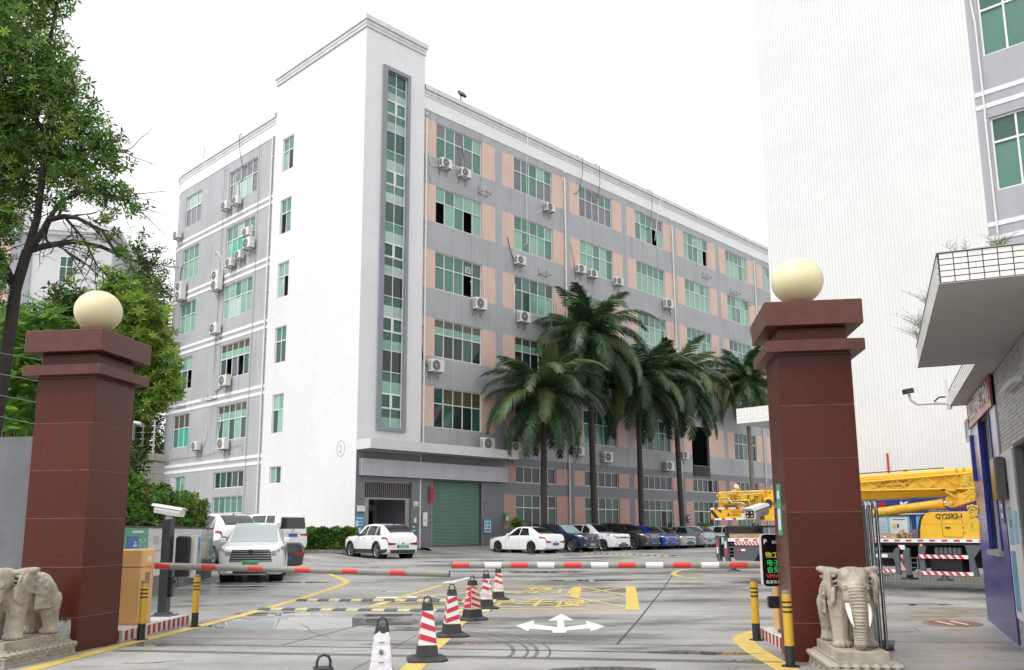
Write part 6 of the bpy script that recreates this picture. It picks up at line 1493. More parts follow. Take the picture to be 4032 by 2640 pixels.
# ================================================================== MOBILE CRANE beside the tiled wall
CY = M('crane_yellow', (.74, .43, .022), .32, var=.08, scale=2.5, streak=.22, dirt=(.40, .22, .02), coat=.35); CYD = M('crane_yellow_grime_shade', (.62, .36, .03), .45, var=.22, scale=7, streak=.5, dirt=(.22, .13, .04))
CGR = M('crane_grey', (.085, .095, .11), .45, var=.12, scale=4); CBL = M('crane_black', (.018, .018, .02), .6, var=.2); CRR = M('hazard_red', (.58, .03, .05), .4, var=.08, scale=12); CRW = M('hazard_white', (.74, .74, .72), .4, var=.06, scale=12)
WOOD = M('timber', (.36, .25, .15), .8, var=.3, scale=6, bump=.3); RODM = M('chrome_rod', (.55, .55, .56), .12, 1., var=.05)
cr = thing('mobile_crane', 'yellow truck crane with lattice jib parked along the tiled wall', 'crane', (6.0, 24.4, 0), R(-43.912))
def cb(nm, mat, *a, **k): return box_mb(*a, **k).build(nm, mat, cr)
def cp(nm, mat, poly, y0, y1): m = MB(); m.prism(poly, y0, y1, axis='y'); return m.build(nm, mat, cr)
cb('deck', CBL, .04, .06, 1.09, 9.3, 2.3, 1.235); ra = cb('side_rail', CRW, .04, 0, 1.155, 9.3, .058, 1.245)
rb = box_mb(0, -.004, 1.177, .13, -.0005, 1.222).mesh('reflector', CRR)
for k in range(34): put('reflector', rb, ra, (.27+k*.27, 0, 0))
cb('chassis', CBL, .4, .75, .55, 9.2, 1.6, 1.085)
cp('tool_box', CGR, [(.22, .64), (.80, .64), (1.05, 1.0), (1.06, 1.08), (.22, 1.08)], .03, .9)
def hazard(x0, x1, z0, z1, y, n, par=None, slope=1):
    b_ = box_mb(x0, y, z0, x1, y+.05, z1).build('hazard_board', CRW, par or cr); w_ = (x1-x0)/n; h = z1-z0
    for k in range(n):
        a = x0+k*w_; m = MB(); s_ = slope*h*.8
        p = [(a, z0), (a+w_*.5, z0), (a+w_*.5-s_, z1), (a-s_, z1)]
        p = [(min(x1, max(x0, q)), z) for q, z in p]; m.prism(p, y-.003, y-.0005, axis='y'); m.build('hazard_stripe', CRR, b_)
hazard(.22, 1.04, 1.055, 1.15, .005, 8)
cb('reflector', CRR, .30, .02, .895, .42, .028, .95); cb('reflector', CRW, .42, .02, .895, .55, .028, .95)
for x0, x1 in ((-.36, -.24), (-.10, .03)): cp('outrigger_plate', CGR, [(x0, 1.3), (x0, .75), (x0+.05, .61), (x1+.02, .61), (x1, .75), (x1, 1.3)], .0, .12)
cb('outrigger_beam', CBL, -.36, .12, .72, .03, 2.2, 1.0); cb('outrigger_cap', CGR, -.36, .0, 1.26, .03, .13, 1.31)
cb('reflector', CRR, -.33, -.004, 1.0, -.28, -.0005, 1.17); cb('reflector', CRW, -.33, -.004, .83, -.28, -.0005, 1.0); cb('reflector', CRW, -.07, -.004, .97, -.02, -.0005, 1.16); cb('reflector', CRR, -.07, -.004, .78, -.02, -.0005, .97)
def ladder(x0, x1, z0, z1):
    m = MB()
    for x in (x0, x1): m.box(x-.012, .03, z0, x+.012, .055, z1)
    for k in range(4): m.box(x0, .02, z0+.04+k*(z1-z0-.08)/3, x1, .07, z0+.055+k*(z1-z0-.08)/3)
    m.build('ladder', M('step_steel', (.22, .22, .22), .4, .6, var=.2), cr)
ladder(.04, .20, .66, 1.02); ladder(4.92, 5.08, .40, .82)
def crane_wheel(x, y, axis='y', z=.52):
    m = MB(); n = 36; r, h, ri = .52, .15, .30
    for (a, b_) in (((ri, -h*.9), (r*.95, -h)), ((r*.95, -h), (r, -h*.8)), ((r, -h*.8), (r, h*.8)), ((r, h*.8), (r*.95, h)), ((r*.95, h), (ri, h*.9)), ((ri, h*.9), (ri, -h*.9))):
        V = [(q[0]*math.cos(2*math.pi*j/n), q[1], q[0]*math.sin(2*math.pi*j/n)) for q in (a, b_) for j in range(n)]; m._add(V, [(j, n+j, n+(j+1) % n, (j+1) % n) for j in range(n)], 0, True)
    for j in range(n):                     # tread blocks
        a = 2*math.pi*(j+.2)/n; c, s_ = math.cos(a), math.sin(a)
        for yy in (-.11, .03):
            P = [(r*c+u*s_*.028-w_*c, yv, r*s_-u*c*.028-w_*s_) for w_ in (-.016, .02) for yv in (yy, yy+.085) for u in (-1, 1)]; m._add(P, [(0, 1, 3, 2), (4, 5, 7, 6), (0, 1, 5, 4), (2, 3, 7, 6), (0, 2, 6, 4), (1, 3, 7, 5)])
    o = m.build('wheel', M('truck_tyre', (.030, .028, .026), .8, var=.25, scale=8), cr, (x, y, z))
    m = MB(); m.cyl((0, -.06, 0), (0, .06, 0), ri*.98, n=20); m.cyl((0, -.12, 0), (0, -.06, 0), .12, n=14); m.build('rim', CGR, o)
    if axis == 'z': o.rotation_euler = (R(90), 0, 0)
    return o
for x in (1.58, 2.72, 7.06, 8.25):
    for y in (.20, 2.1): crane_wheel(x, y)
crane_wheel(.20, .62, 'z', 1.44)
cp('mudguard', CGR, [(1.0, 1.08), (1.05, .95), (1.2, 1.06), (2.9, 1.06), (3.1, .95), (3.1, 1.08)], .04, .5)
cb('timber', WOOD, .05, .06, 1.25, 1.15, .34, 1.365); cb('timber', WOOD, 3.2, .08, 1.25, 4.62, .36, 1.37)
r_ = random.Random(3)
for k in range(7):
    x = 4.55+k*.085; m = MB(); m.T = Matrix.Translation((x, .3, 1.25)) @ Matrix.Rotation(r_.uniform(-.5, .5), 4, 'Z') @ Matrix.Rotation(r_.uniform(-.3, .3), 4, 'Y'); m.box(-.10, -.08, 0, .08, .08, r_.uniform(.06, .17)); m.build('timber_offcut', M('dark_timber', (.14, .10, .075), .85, var=.3, scale=8) if k % 2 else WOOD, cr)
m = MB(); m.cbox(4.98, .12, 1.25, 5.16, .5, 1.46, .02); m.build('deck_box', M('rusty_deck_box', (.12, .10, .09), .7, var=.25), cr)
m = MB(); m.tube([(4.25, .03, 1.25), (4.25, .03, 1.29), (4.4, .03, 1.29), (4.4, .03, 1.25)], .01, 5); m.build('grab_handle', RODM, cr)
# hull between the outriggers
cb('panel_box', CGR, 4.02, .05, .77, 4.58, .5, .90); cb('label', CRW, 4.04, .040, .79, 4.18, .0485, .87); cb('label', CRW, 4.21, .040, .79, 4.38, .0485, .87)
m = MB(); m.cyl((3.6, .35, .99), (4.16, .35, .99), .07, n=14); m.build('air_tank', M('tank_silver', (.50, .50, .50), .3, .5, var=.1), cr)
hazard(4.05, 4.55, .435, .515, .02, 4); cb('guard_post', CGR, 4.06, .02, .515, 4.18, .06, .79)
for x0 in (4.56, 4.80): cp('outrigger_plate', CGR, [(x0, .40), (x0+.11, .38), (x0+.11, .85), (x0+.13, 1.0), (x0+.05, 1.03), (x0-.03, .92), (x0-.05, .8), (x0, .7)], .0, .10)
hazard(4.66, 4.81, .98, 1.09, .02, 1); hazard(4.68, 4.81, .76, .86, .04, 1); cp('beam_end', M('cream_beam_end', (.58, .40, .27), .6, var=.1), [(4.68, .48), (4.82, .48), (4.68, .70)], .03, .06); cb('beam_end', CGR, 4.67, .05, .45, 4.82, .6, .76)
cb('outrigger_beam', CBL, 4.6, .12, .5, 4.9, 2.2, .95)
for x, r__ in ((4.78, .20), (5.58, .18), (.0, .19)): m = MB(); zf__ = .27 if x else .33; m.lathe([(.001, zf__), (r__, zf__), (r__, zf__+.025), (.08, zf__+.04), (.06, zf__+.16), (.001, zf__+.16)], 18, (x, .30)); m.build('outrigger_foot', M('foot_steel', (.13, .125, .12), .6, .4, var=.25), cr)
cp('guard_leg', CGR, [(5.14, .42), (5.25, .40), (5.25, .83), (5.30, 1.08), (5.13, 1.08), (5.11, .85)], .02, .10); cp('guard_leg', CGR, [(6.22, .40), (6.40, .38), (6.33, .8), (6.55, 1.10), (6.16, 1.10), (6.22, .8)], .02, .12)
hazard(5.13, 6.22, .785, .87, -.02, 7); hazard(5.15, 6.30, .405, .485, -.02, 7)
m = MB(); m.cyl((5.20, .02, 1.09), (5.20, .0, 1.09), .035, n=12); m.build('side_lamp', M('amber_lamp', (.62, .30, .10), .3, var=.1), cr)
m = MB()
for k in range(6): m.cbox(5.46+k*.1, .10, .88, 5.55+k*.1, .5, 1.05, .02)
m.build('battery_box', CGR, cr)
cb('fuel_tank', CBL, 5.3, .25, .45, 6.0, .8, .86)
# carrier housing with the door
hz = [(5.19, 1.252), (5.20, 1.45), (5.24, 1.65), (5.30, 1.78), (5.38, 1.85), (5.48, 1.872), (7.6, 1.872), (7.6, 1.252)]
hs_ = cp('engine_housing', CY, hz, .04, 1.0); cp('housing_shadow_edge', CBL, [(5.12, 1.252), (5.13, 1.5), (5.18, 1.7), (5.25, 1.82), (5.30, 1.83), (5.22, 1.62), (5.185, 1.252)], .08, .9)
m = MB(); q = rrect(5.70, 1.285, 6.15, 1.70, .05); q.append(q[0]); m.tube([(x, .038, z) for x, z in q], .006, 4); dr = m.build('door_seam', M('seam_brown', (.30, .16, .02), .6), hs_)
cb('door_handle', CBL, 5.76, .025, 1.485, 5.88, .038, 1.515)
for z in (1.40, 1.52): cb('hinge', CY, 6.13, .018, z, 6.19, .038, z+.045)
cp('housing_crease', CYD, [(5.25, 1.60), (6.3, 1.60), (6.5, 1.66), (7.6, 1.66), (7.6, 1.648), (6.5, 1.648), (6.3, 1.588), (5.25, 1.588)], .033, .0395)
TXM = M('crane_text_brown', (.055, .02, .015), .5); lettering('QY25K5-I', .155, TXM, cr, (5.57, .038, 1.715), (R(90), 0, 0), ext=.001, sx=.92, bold=.006)
m = MB(); m.tube([(6.36+.045*math.cos(R(a)), .037, 1.745+.045*math.sin(R(a))) for a in range(0, 361, 30)], .005, 4); m.build('emblem', TXM, cr); lettering('C', .055, TXM, cr, (6.34, .037, 1.725), (R(90), 0, 0), ext=.001)
for k in range(2): m = MB(); m.cyl((6.46+k*.045, .039, 1.755-k*.02), (6.46+k*.045, .034, 1.755-k*.02), .034, n=12); m.build('emblem_dot', M('emblem_blue', (.03, .05, .25), .4), cr)
cb('arrow_plate', DKB, 6.52, .028, 1.36, 6.62, .039, 1.52); cp('arrow', CRW, [(6.53, 1.44), (6.57, 1.50), (6.60, 1.50), (6.56, 1.44), (6.60, 1.38), (6.57, 1.38)], .023, .0275)
m = MB(); m.cbox(7.7, .05, 1.0, 9.4, 2.2, 2.35, .12); m.build('driver_cab', CY, cr)
# turning superstructure
cwp = [(-.65, .30), (.40, .30), (.68, .62), (.68, 2.0), (-.65, 2.0)]
m = MB(); m.prism(cwp, 1.76, 2.10); cw = m.build('counterweight', CY, cr)
for z in (1.755, 2.055):
    for k in range(9): box_mb(-.65+k*.1165, .296-.004, z, -.65+(k+1)*.1165, .2995, z+.05).build('hazard_stripe', CRR if k % 3 == (1 if z > 2 else 0) else CRW, cw)
for z0, z1, mm in ((1.81, 1.93, CRW), (1.93, 2.05, CRR)): box_mb(.355, .292, z0, .40, .2995, z1).build('hazard_stripe', mm, cw)
cp('hazard_chevron', CBL, [(-.64, 2.04), (-.58, 2.04), (-.38, 1.81), (-.52, 1.81), (-.645, 1.98)], .293, .2995); cp('hazard_chevron', CBL, [(-.45, 2.045), (-.30, 2.045), (-.30, 1.95)], .293, .2995)
cp('warning_sign', TXM, [(-.13, 1.87), (-.03, 1.87), (-.08, 1.96)], .296, .2995); lettering('作业半径内', .075, TXM, cr, (.0, .297, 1.945), (R(90), 0, 0), ext=.0005); lettering('注意安全', .075, TXM, cr, (.0, .297, 1.865), (R(90), 0, 0), ext=.0005)
m = MB(); m.cbox(-.48, .45, 2.10, .98, 1.9, 2.57, .03); m.build('winch_housing', CYD, cr)
m = MB(); m.cbox(-.30, .30, 2.16, .12, .45, 2.50, .02); m.build('valve_block', CYD, cr); m = MB(); m.cbox(.36, .32, 2.14, .94, .45, 2.48, .02); m.build('valve_block', CYD, cr)
for x, z, rr__ in ((-.08, 2.34, .13), (-.08, 2.34, .09), (.48, 2.36, .10), (.72, 2.36, .07), (-.36, 2.45, .04), (.22, 2.5, .04)):
    m = MB(); m.cyl((x, .30-.0 if rr__ < .12 else .29, z), (x, .24-rr__*.3, z), rr__, n=14); m.build('pump_flange', CYD, cr)
for k in range(6): m = MB(); m.box(.60+k*.055, .285, 2.14, .63+k*.055, .33, 2.42); m.build('cooling_fin', CYD, cr)
PIP = M('hydraulic_pipe', (.52, .40, .20), .3, .6, var=.15)
for P in ([(-.40, .22, 2.27), (.3, .22, 2.28), (.62, .22, 2.29), (.66, .22, 2.2), (.66, .25, 2.1)], [(-.25, .2, 2.36), (.0, .2, 2.37), (.12, .2, 2.2), (.45, .2, 2.18), (.5, .2, 2.05), (.52, .25, 1.98)], [(.1, .18, 2.22), (.42, .18, 2.22), (.53, .18, 2.17), (.55, .2, 2.0)], [(-.2, .24, 2.52), (.5, .24, 2.53), (.9, .24, 2.50)], [(.3, .26, 2.42), (.7, .26, 2.44), (.9, .26, 2.40)]):
    m = MB(); m.tube(P, .02, 8); m.build('hydraulic_pipe', PIP, cr)
for x, z in ((-.38, 2.27), (-.02, 2.27), (.3, 2.28), (-.2, 2.36), (.42, 2.20)): m = MB(); m.cyl((x-.03, .22, z), (x+.03, .22, z), .033, n=8); m.build('pipe_nut', PIP, cr)
m = MB(); m.cyl((.10, .6, 2.57), (.10, .6, 2.68), .03, n=10); m.cyl((.07, .55, 2.70), (.12, .52, 2.70), .07, .06, n=14); m.build('work_lamp', CRW, cr)
m = MB(); m.cyl((-.1, .6, 2.55), (.16, .6, 2.62), .05, n=8); m.build('hose_reel', CYD, cr)
m = MB(); m.cbox(.97, .38, 1.72, 2.9, 1.9, 2.36, .03); m.build('turntable_housing', CY, cr)
for x, z in ((1.14, 2.19), (1.40, 2.18)):
    m = MB(); m.cyl((x, .378, z), (x, .34, z), .112, n=22); f_ = m.build('fan', CBL, cr); m = MB(); m.cyl((x, .339, z), (x, .325, z), .03, n=10)
    for k in range(6): a = k*math.pi/3; m.cyl((x, .332, z), (x+.10*math.cos(a), .332, z+.10*math.sin(a)), .006, n=4)
    m.build('fan_guard', CGR, f_)
cp('boom_tail_plate', CY, [(.95, 2.36), (.96, 2.50), (1.04, 2.57), (1.12, 2.55), (1.36, 2.80), (1.52, 2.82), (2.6, 2.86), (2.6, 2.30), (1.5, 2.34)], .62, .72); cp('boom_tail_plate', CY, [(.95, 2.36), (.96, 2.50), (1.04, 2.57), (1.12, 2.55), (1.36, 2.80), (1.52, 2.82), (2.6, 2.86), (2.6, 2.30), (1.5, 2.34)], 1.4, 1.5)
for x, z, r__ in ((1.07, 2.50, .025), (1.27, 2.53, .05)): m = MB(); m.cyl((x, .618, z), (x, .61, z), r__, n=12); m.build('plate_hole', CBL, cr)
cb('plate_hole', CBL, 1.36, .61, 2.47, 1.46, .618, 2.62)
m = MB(); m.tube([(1.4, .9, 2.80), (.6, .9, 2.66), (.2, .9, 2.60)], .008, 4); m.build('wire_rope', CGR, cr); m = MB(); m.tube([(1.42, 1.0, 2.78), (.9, 1.0, 2.58)], .008, 4); m.build('wire_rope', CGR, cr)
def bs(x): tz = 2.78+.0245*x; bz = 2.16+.0125*x; return [(.78, tz), (1.42, tz), (1.46, tz-.06), (1.46, bz+.2), (1.36, bz+.03), (1.22, bz), (.98, bz), (.84, bz+.03), (.74, bz+.2), (.74, tz-.06)]
m = MB(); m.grid([[(x, y, z) for y, z in bs(x)] for x in (1.3, 3, 5, 7, 9.8)], sm=False, close=True)
m._add([(1.3, y, z) for y, z in bs(1.3)], [tuple(range(10))]); m._add([(9.8, y, z) for y, z in bs(9.8)], [tuple(range(9, -1, -1))]); bo = m.build('boom', CY, cr)
for x in (5.9, 6.06): cb('boom_collar', CYD, x, .725, 2.28, x+.05, .739, 2.92)
cb('boom_seam', CYD, 1.4, .7365, 2.735, 9.7, .7395, 2.745)
cp('boom_lug', CYD, [(4.60, 2.895), (4.60, 2.94), (4.66, 2.97), (4.71, 2.94), (4.71, 2.895)], .9, .96); m = MB(); m.tube([(2.0, .85, 2.87), (4.6, .85, 2.935), (5.6, .85, 2.95)], .012, 5); m.build('wire_rope', CBL, cr)
lettering('DO NOT STAND UNDER BOOM', .072, TXM, cr, (4.02, .737, 2.52), (R(90), R(-1), 0), ext=.001, sx=.72, bold=.001); lettering('起重臂下严禁站人', .08, TXM, cr, (4.12, .737, 2.62), (R(90), R(-1), 0), ext=.001)
m = MB(); m.tube([(3.93, .736, 2.53), (4.01, .736, 2.53), (3.97, .736, 2.61), (3.93, .736, 2.53)], .006, 4); m.build('warning_sign', TXM, cr)
jz = lambda x: (2.50+.044*x, 2.507-.0148*x)        # jib chords: top rises, bottom falls towards the tip
for y in (.50, .70):
    for q in (0, 1): m = MB(); m.tube([(x, y, jz(x)[q]) for x in (1.6, 3, 5, 7.6)], .021, 8); m.build('jib_chord', CY, cr)
bt = [3.44, 4.16, 4.88, 5.62, 6.44, 7.2]; tp = [3.80, 4.54, 5.26, 6.04, 6.85]
for k in range(5):
    for a, b_ in ((bt[k], tp[k]), (tp[k], bt[k+1])):
        m = MB(); m.cyl((a, .50, jz(a)[1 if a == bt[k] else 0]), (b_, .50, jz(b_)[0 if b_ == tp[k] else 1]), .011, n=6); m.build('jib_lacing', CY, cr)
        m = MB(); m.cyl((a+.36, .70, jz(a)[1 if a == bt[k] else 0]), (b_+.36, .70, jz(b_)[0 if b_ == tp[k] else 1]), .011, n=6); m.build('jib_lacing', CYD, cr)  # rear lacing in the darker yellow, its shade put into the colour
m = MB(); m.cyl((3.2, .62, 1.80), (5.56, .62, 2.07), .115, n=20); m.cyl((5.50, .62, 2.063), (5.62, .62, 2.077), .122, n=20); m.build('lift_cylinder', CYD, cr)
m = MB(); m.cyl((5.6, .62, 2.075), (5.76, .62, 2.095), .085, n=18); m.build('cylinder_rod', RODM, cr)
cp('boom_foot', CYD, [(5.68, 2.20), (5.70, 2.02), (5.80, 1.97), (5.93, 2.01), (6.45, 2.17), (6.62, 2.26), (6.3, 2.40), (6.2, 2.34), (5.75, 2.26)], .50, .58); cp('boom_foot', CYD, [(5.68, 2.20), (5.70, 2.02), (5.80, 1.97), (5.93, 2.01), (6.45, 2.17), (6.62, 2.26), (6.3, 2.40), (5.75, 2.26)], .70, .78)
m = MB(); m.cyl((5.81, .50, 2.09), (5.81, .46, 2.09), .062, n=18); m.cyl((5.81, .46, 2.09), (5.81, .44, 2.09), .04, n=14); m.build('foot_pin', CYD, cr)
cp('jib_stay', CYD, [(5.62, 2.43), (5.95, 2.44), (5.95, 2.36), (5.75, 2.37), (5.98, 2.21), (5.93, 2.19), (5.70, 2.36), (5.62, 2.36)], .42, .47); cb('stay_opening', CBL, 5.63, .412, 2.37, 5.72, .4185, 2.42)

# ================================================================== VEGETATION
import numpy as np
rs = np.random.RandomState(11)
def leafmat(name, c1, c2, rough=.5, trans=.42):
    if name in _m: return _m[name]
    m = bpy.data.materials.new(name); m.use_nodes = True; N = m.node_tree.nodes; Lk = m.node_tree.links; b = N['Principled BSDF']; out = N['Material Output']
    ge = N.new('ShaderNodeNewGeometry'); mx_ = N.new('ShaderNodeMix'); mx_.data_type = 'RGBA'; mx_.inputs['A'].default_value = (*c1, 1); mx_.inputs['B'].default_value = (*c2, 1)
    tc = N.new('ShaderNodeTexCoord'); n = N.new('ShaderNodeTexNoise'); n.inputs['Scale'].default_value = .9; n.inputs['Detail'].default_value = 3; Lk.new(tc.outputs['Object'], n.inputs['Vector'])
    a = N.new('ShaderNodeMath'); a.operation = 'MULTIPLY_ADD'; a.inputs[1].default_value = .6; Lk.new(ge.outputs['Random Per Island'], a.inputs[0])
    r = N.new('ShaderNodeMapRange'); r.inputs['From Min'].default_value = .35; r.inputs['From Max'].default_value = .65; r.inputs['To Max'].default_value = .5; Lk.new(n.outputs['Fac'], r.inputs['Value']); Lk.new(r.outputs[0], a.inputs[2])
    Lk.new(a.outputs[0], mx_.inputs['Factor']); Lk.new(mx_.outputs['Result'], b.inputs['Base Color']); b.inputs['Roughness'].default_value = rough; b.inputs['Specular IOR Level'].default_value = .35
    tr = N.new('ShaderNodeBsdfTranslucent'); Lk.new(mx_.outputs['Result'], tr.inputs['Color']); ms = N.new('ShaderNodeMixShader'); ms.inputs[0].default_value = trans
    Lk.new(b.outputs[0], ms.inputs[1]); Lk.new(tr.outputs[0], ms.inputs[2]); Lk.new(ms.outputs[0], out.inputs['Surface'])
    _m[name] = m; return m
def leaf_tpl(L_, w_, bend=.25, n=1, tilt=.5, yaw0=0.):
    """n leaves round a twig end; each folded along its midrib"""
    V, F = [], []
    for k in range(n):
        a = 2*math.pi*k/n+yaw0; c, s_ = math.cos(a), math.sin(a); b0 = len(V)
        for x, y, z in ((0, 0, 0), (.5, -.5, .5), (.5, .5, .5), (.5, 0, .38), (1, 0, 0)):
            xx = x*L_; yy = y*w_; zz = xx*math.sin(tilt)*(1-x*bend*2)+(z-.38)*w_*.5*(1 if y else 0) if x else 0
            xx *= math.cos(tilt)
            V.append((c*xx-s_*yy, s_*xx+c*yy, zz))
        F += [(b0, b0+1, b0+4, b0+3), (b0, b0+3, b0+4, b0+2)]
    return np.array(V), np.array(F)
def scatter(name, tpl, pos, scale, mats, parent=None, up=.6, mi=None, loc=None):
    V, F = tpl; n = len(pos); k = len(V)
    ax = rs.normal(size=(n, 3)); ax[:, 2] = np.abs(ax[:, 2])*.6+up*1.6; ax /= np.linalg.norm(ax, axis=1)[:, None]
    t = rs.normal(size=(n, 3)); t -= (t*ax).sum(1)[:, None]*ax; t /= np.linalg.norm(t, axis=1)[:, None]; b = np.cross(ax, t)
    sc_ = scale*(.7+.6*rs.rand(n))
    W = (V[None, :, 0, None]*t[:, None]+V[None, :, 1, None]*b[:, None]+V[None, :, 2, None]*ax[:, None])*sc_[:, None, None]+pos[:, None]
    W = W.reshape(-1, 3); FF = (F[None]+(np.arange(n)*k)[:, None, None]).reshape(-1, F.shape[1])
    me = bpy.data.meshes.new(name); me.vertices.add(len(W)); me.vertices.foreach_set('co', W.astype(np.float32).ravel())
    me.loops.add(FF.size); me.loops.foreach_set('vertex_index', FF.astype(np.int32).ravel()); me.polygons.add(len(FF))
    me.polygons.foreach_set('loop_start', np.arange(0, FF.size, F.shape[1], dtype=np.int32)); me.polygons.foreach_set('loop_total', np.full(len(FF), F.shape[1], dtype=np.int32))
    for m in mats: me.materials.append(m)
    if mi is not None: me.polygons.foreach_set('material_index', np.repeat(np.asarray(mi, dtype=np.int32), len(F)))
    me.update(calc_edges=True); o = put(name, me, parent, loc); return o
def cloud(blobs, n, squash=.8, hollow=2.2):
    """points through overlapping leaf clumps, thicker towards each clump's skin"""
    w_ = np.array([b[3]**2.4 for b in blobs]); idx = rs.choice(len(blobs), n, p=w_/w_.sum()); B = np.array(blobs)
    d = rs.normal(size=(n, 3)); d /= np.linalg.norm(d, axis=1)[:, None]
    r = rs.rand(n)**(1/hollow)*B[idx, 3]*(.85+.3*rs.rand(n)); d[:, 2] *= squash
    return B[idx, :3]+d*r[:, None]
def branches(m, pts, r0, r1, n=6):
    k = len(pts); m.tube([p for p in pts], [r0+(r1-r0)*i/(k-1) for i in range(k)], n)
BARK = M('dark_bark', (.030, .025, .021), .9, var=.35, scale=8, bump=.5, bscale=30); BARKG = M('grey_bark', (.10, .09, .075), .9, var=.3, scale=8, bump=.4, bscale=30)
L_MID = leafmat('leaf_mid_green', (.065, .165, .035), (.155, .30, .065)); L_YEL = leafmat('leaf_yellow_green', (.20, .33, .04), (.42, .55, .11), .5, .45); L_DRK = leafmat('leaf_dark_green', (.018, .045, .014), (.05, .10, .025)); L_OLD = leafmat('leaf_olive', (.11, .13, .04), (.20, .20, .06))
L_BRT = leafmat('leaf_bright_feathery', (.10, .24, .02), (.22, .40, .05), .6, .4)
def subtwigs(m, pts, n, l, r, seed, spread=.8):
    r_ = random.Random(seed)
    for k in range(n):
        i = r_.randrange(1, len(pts)); p = Vector(pts[i]).lerp(Vector(pts[i-1]), r_.random()); d = (Vector(pts[i])-Vector(pts[i-1])).normalized()
        d = (d+Vector((r_.uniform(-1, 1), r_.uniform(-1, 1), r_.uniform(-.7, .9)))*spread).normalized(); q = [p]
        for j in range(4): d = (d+Vector((r_.uniform(-.5, .5), r_.uniform(-.5, .5), r_.uniform(-.35, .3)))*.7).normalized(); q.append(q[-1]+d*l*r_.uniform(.2, .4))
        m.tube(q, [r, r*.8, r*.6, r*.4, r*.2], 4)
        for j in (2, 3):
            e = q[j]; f_ = e+Vector((r_.uniform(-1, 1), r_.uniform(-1, 1), r_.uniform(-.6, .5)))*l*.3; m.tube([e, (e+f_)/2+Vector((0, 0, .03)), f_], [r*.5, r*.35, r*.15], 3)
# foreground tree with whorled leaves
def V3(x, z, y=16.5): return (x, y, z)
t = thing('tree', 'large foreground tree on the left with dark trunk and whorled leaves', 'tree', (-9.9, 16.5, 0))
OF = Vector((9.9, -16.5, 0))
m = MB(); tr_ = [V3(-10.15, 0), V3(-10.12, 2.5), V3(-10.0, 4.2), V3(-9.93, 5.5), V3(-9.90, 6.3), V3(-9.74, 7.1)]; branches(m, [Vector(p)+OF for p in tr_], .145, .10, 10)
m.build('trunk', BARK, t)
limbs = [([V3(-9.74, 7.1), V3(-9.45, 7.5), V3(-9.3, 7.72, 16.4), V3(-8.95, 7.75, 16.3), V3(-8.65, 7.68, 16.2), V3(-8.1, 7.40, 16.2), V3(-7.75, 6.85, 16.2)], .085, .022), ([V3(-9.74, 7.1), V3(-9.43, 7.24, 16.6), V3(-8.93, 7.36, 16.7), V3(-8.4, 7.28, 16.8), V3(-7.9, 7.05, 16.8), V3(-7.5, 6.9, 16.8)], .075, .02),
         ([V3(-9.80, 6.8), V3(-9.6, 7.8), V3(-9.57, 8.9), V3(-9.5, 10.2), V3(-9.7, 11.4), V3(-9.6, 12.6)], .085, .03), ([V3(-9.3, 7.72, 16.4), V3(-9.1, 8.1, 16.4), V3(-8.7, 8.3, 16.4), V3(-8.1, 8.25, 16.4), V3(-7.7, 8.1, 16.4)], .05, .012), ([V3(-9.57, 8.9), V3(-9.1, 9.2), V3(-8.5, 9.3), V3(-8.0, 9.2)], .04, .012), ([V3(-9.9, 6.3), V3(-10.5, 7.4), V3(-11.1, 9), V3(-11.4, 11)], .09, .03), ([V3(-9.55, 9.6), V3(-10.2, 10.4), V3(-10.8, 11.2)], .05, .02),
         ([V3(-9.45, 7.5), V3(-9.2, 7.2, 16.2), V3(-8.8, 7.0, 16.1), V3(-8.4, 6.75, 16.1)], .03, .008), ([V3(-8.95, 7.75, 16.3), V3(-8.5, 7.25, 16.3), V3(-8.2, 6.7, 16.3), V3(-7.9, 6.45, 16.3)], .03, .008)]
for k, (pts, r0, r1) in enumerate(limbs):
    m = MB(); P = [Vector(p)+OF for p in pts]; branches(m, P, r0, r1, 7); subtwigs(m, P, 14 if k not in (2, 5) else 9, .75, .014, k); m.build('branch', BARK, t)
fb = [(-10.6, 16.5, 11.3, 1.5), (-9.75, 16.2, 12.75, .75), (-9.35, 16.2, 12.75, .4), (-9.75, 16.3, 11.0, .75), (-9.3, 16.3, 10.4, .75), (-8.95, 16.4, 9.85, .65), (-8.5, 16.5, 9.45, .6), (-8.15, 16.5, 9.15, .42), (-10.6, 17, 9.6, 1.3), (-9.5, 16.8, 9.3, .8), (-8.9, 16.6, 8.75, .62), (-8.3, 16.4, 8.35, .5), (-7.85, 16.4, 8.25, .30),
      (-11.1, 16.5, 8.2, 1.2), (-10.4, 16.2, 7.7, .7), (-10.6, 16.2, 6.7, .75), (-10.2, 16.1, 6.2, .45), (-8.1, 16.3, 7.75, .32), (-11.5, 17, 10, 1.5), (-11, 16.8, 12.8, 1.2), (-7.75, 16.3, 7.0, .22), (-9.0, 16.3, 8.0, .3), (-7.6, 16.5, 6.8, .16), (-10.0, 16.6, 8.4, .55), (-10.5, 16.2, 8.9, .8), (-10.9, 16.3, 7.2, .9), (-10.7, 16.0, 5.7, .6), (-10.9, 16.2, 10.2, 1.0), (-10.3, 16.1, 6.6, .5), (-8.4, 16.2, 7.05, .2), (-8.0, 16.2, 6.6, .22), (-7.6, 16.2, 6.45, .2), (-7.35, 16.3, 7.4, .2), (-8.6, 16.2, 6.6, .18), (-7.5, 16.3, 7.9, .25), (-8.0, 16.3, 7.35, .25)]
fb = [(b[0]+9.9, b[1]-16.5, b[2], b[3]) for b in fb]
W7 = leaf_tpl(.14, .042, .4, 6, .05); W3 = leaf_tpl(.155, .046, .45, 3, -.25)
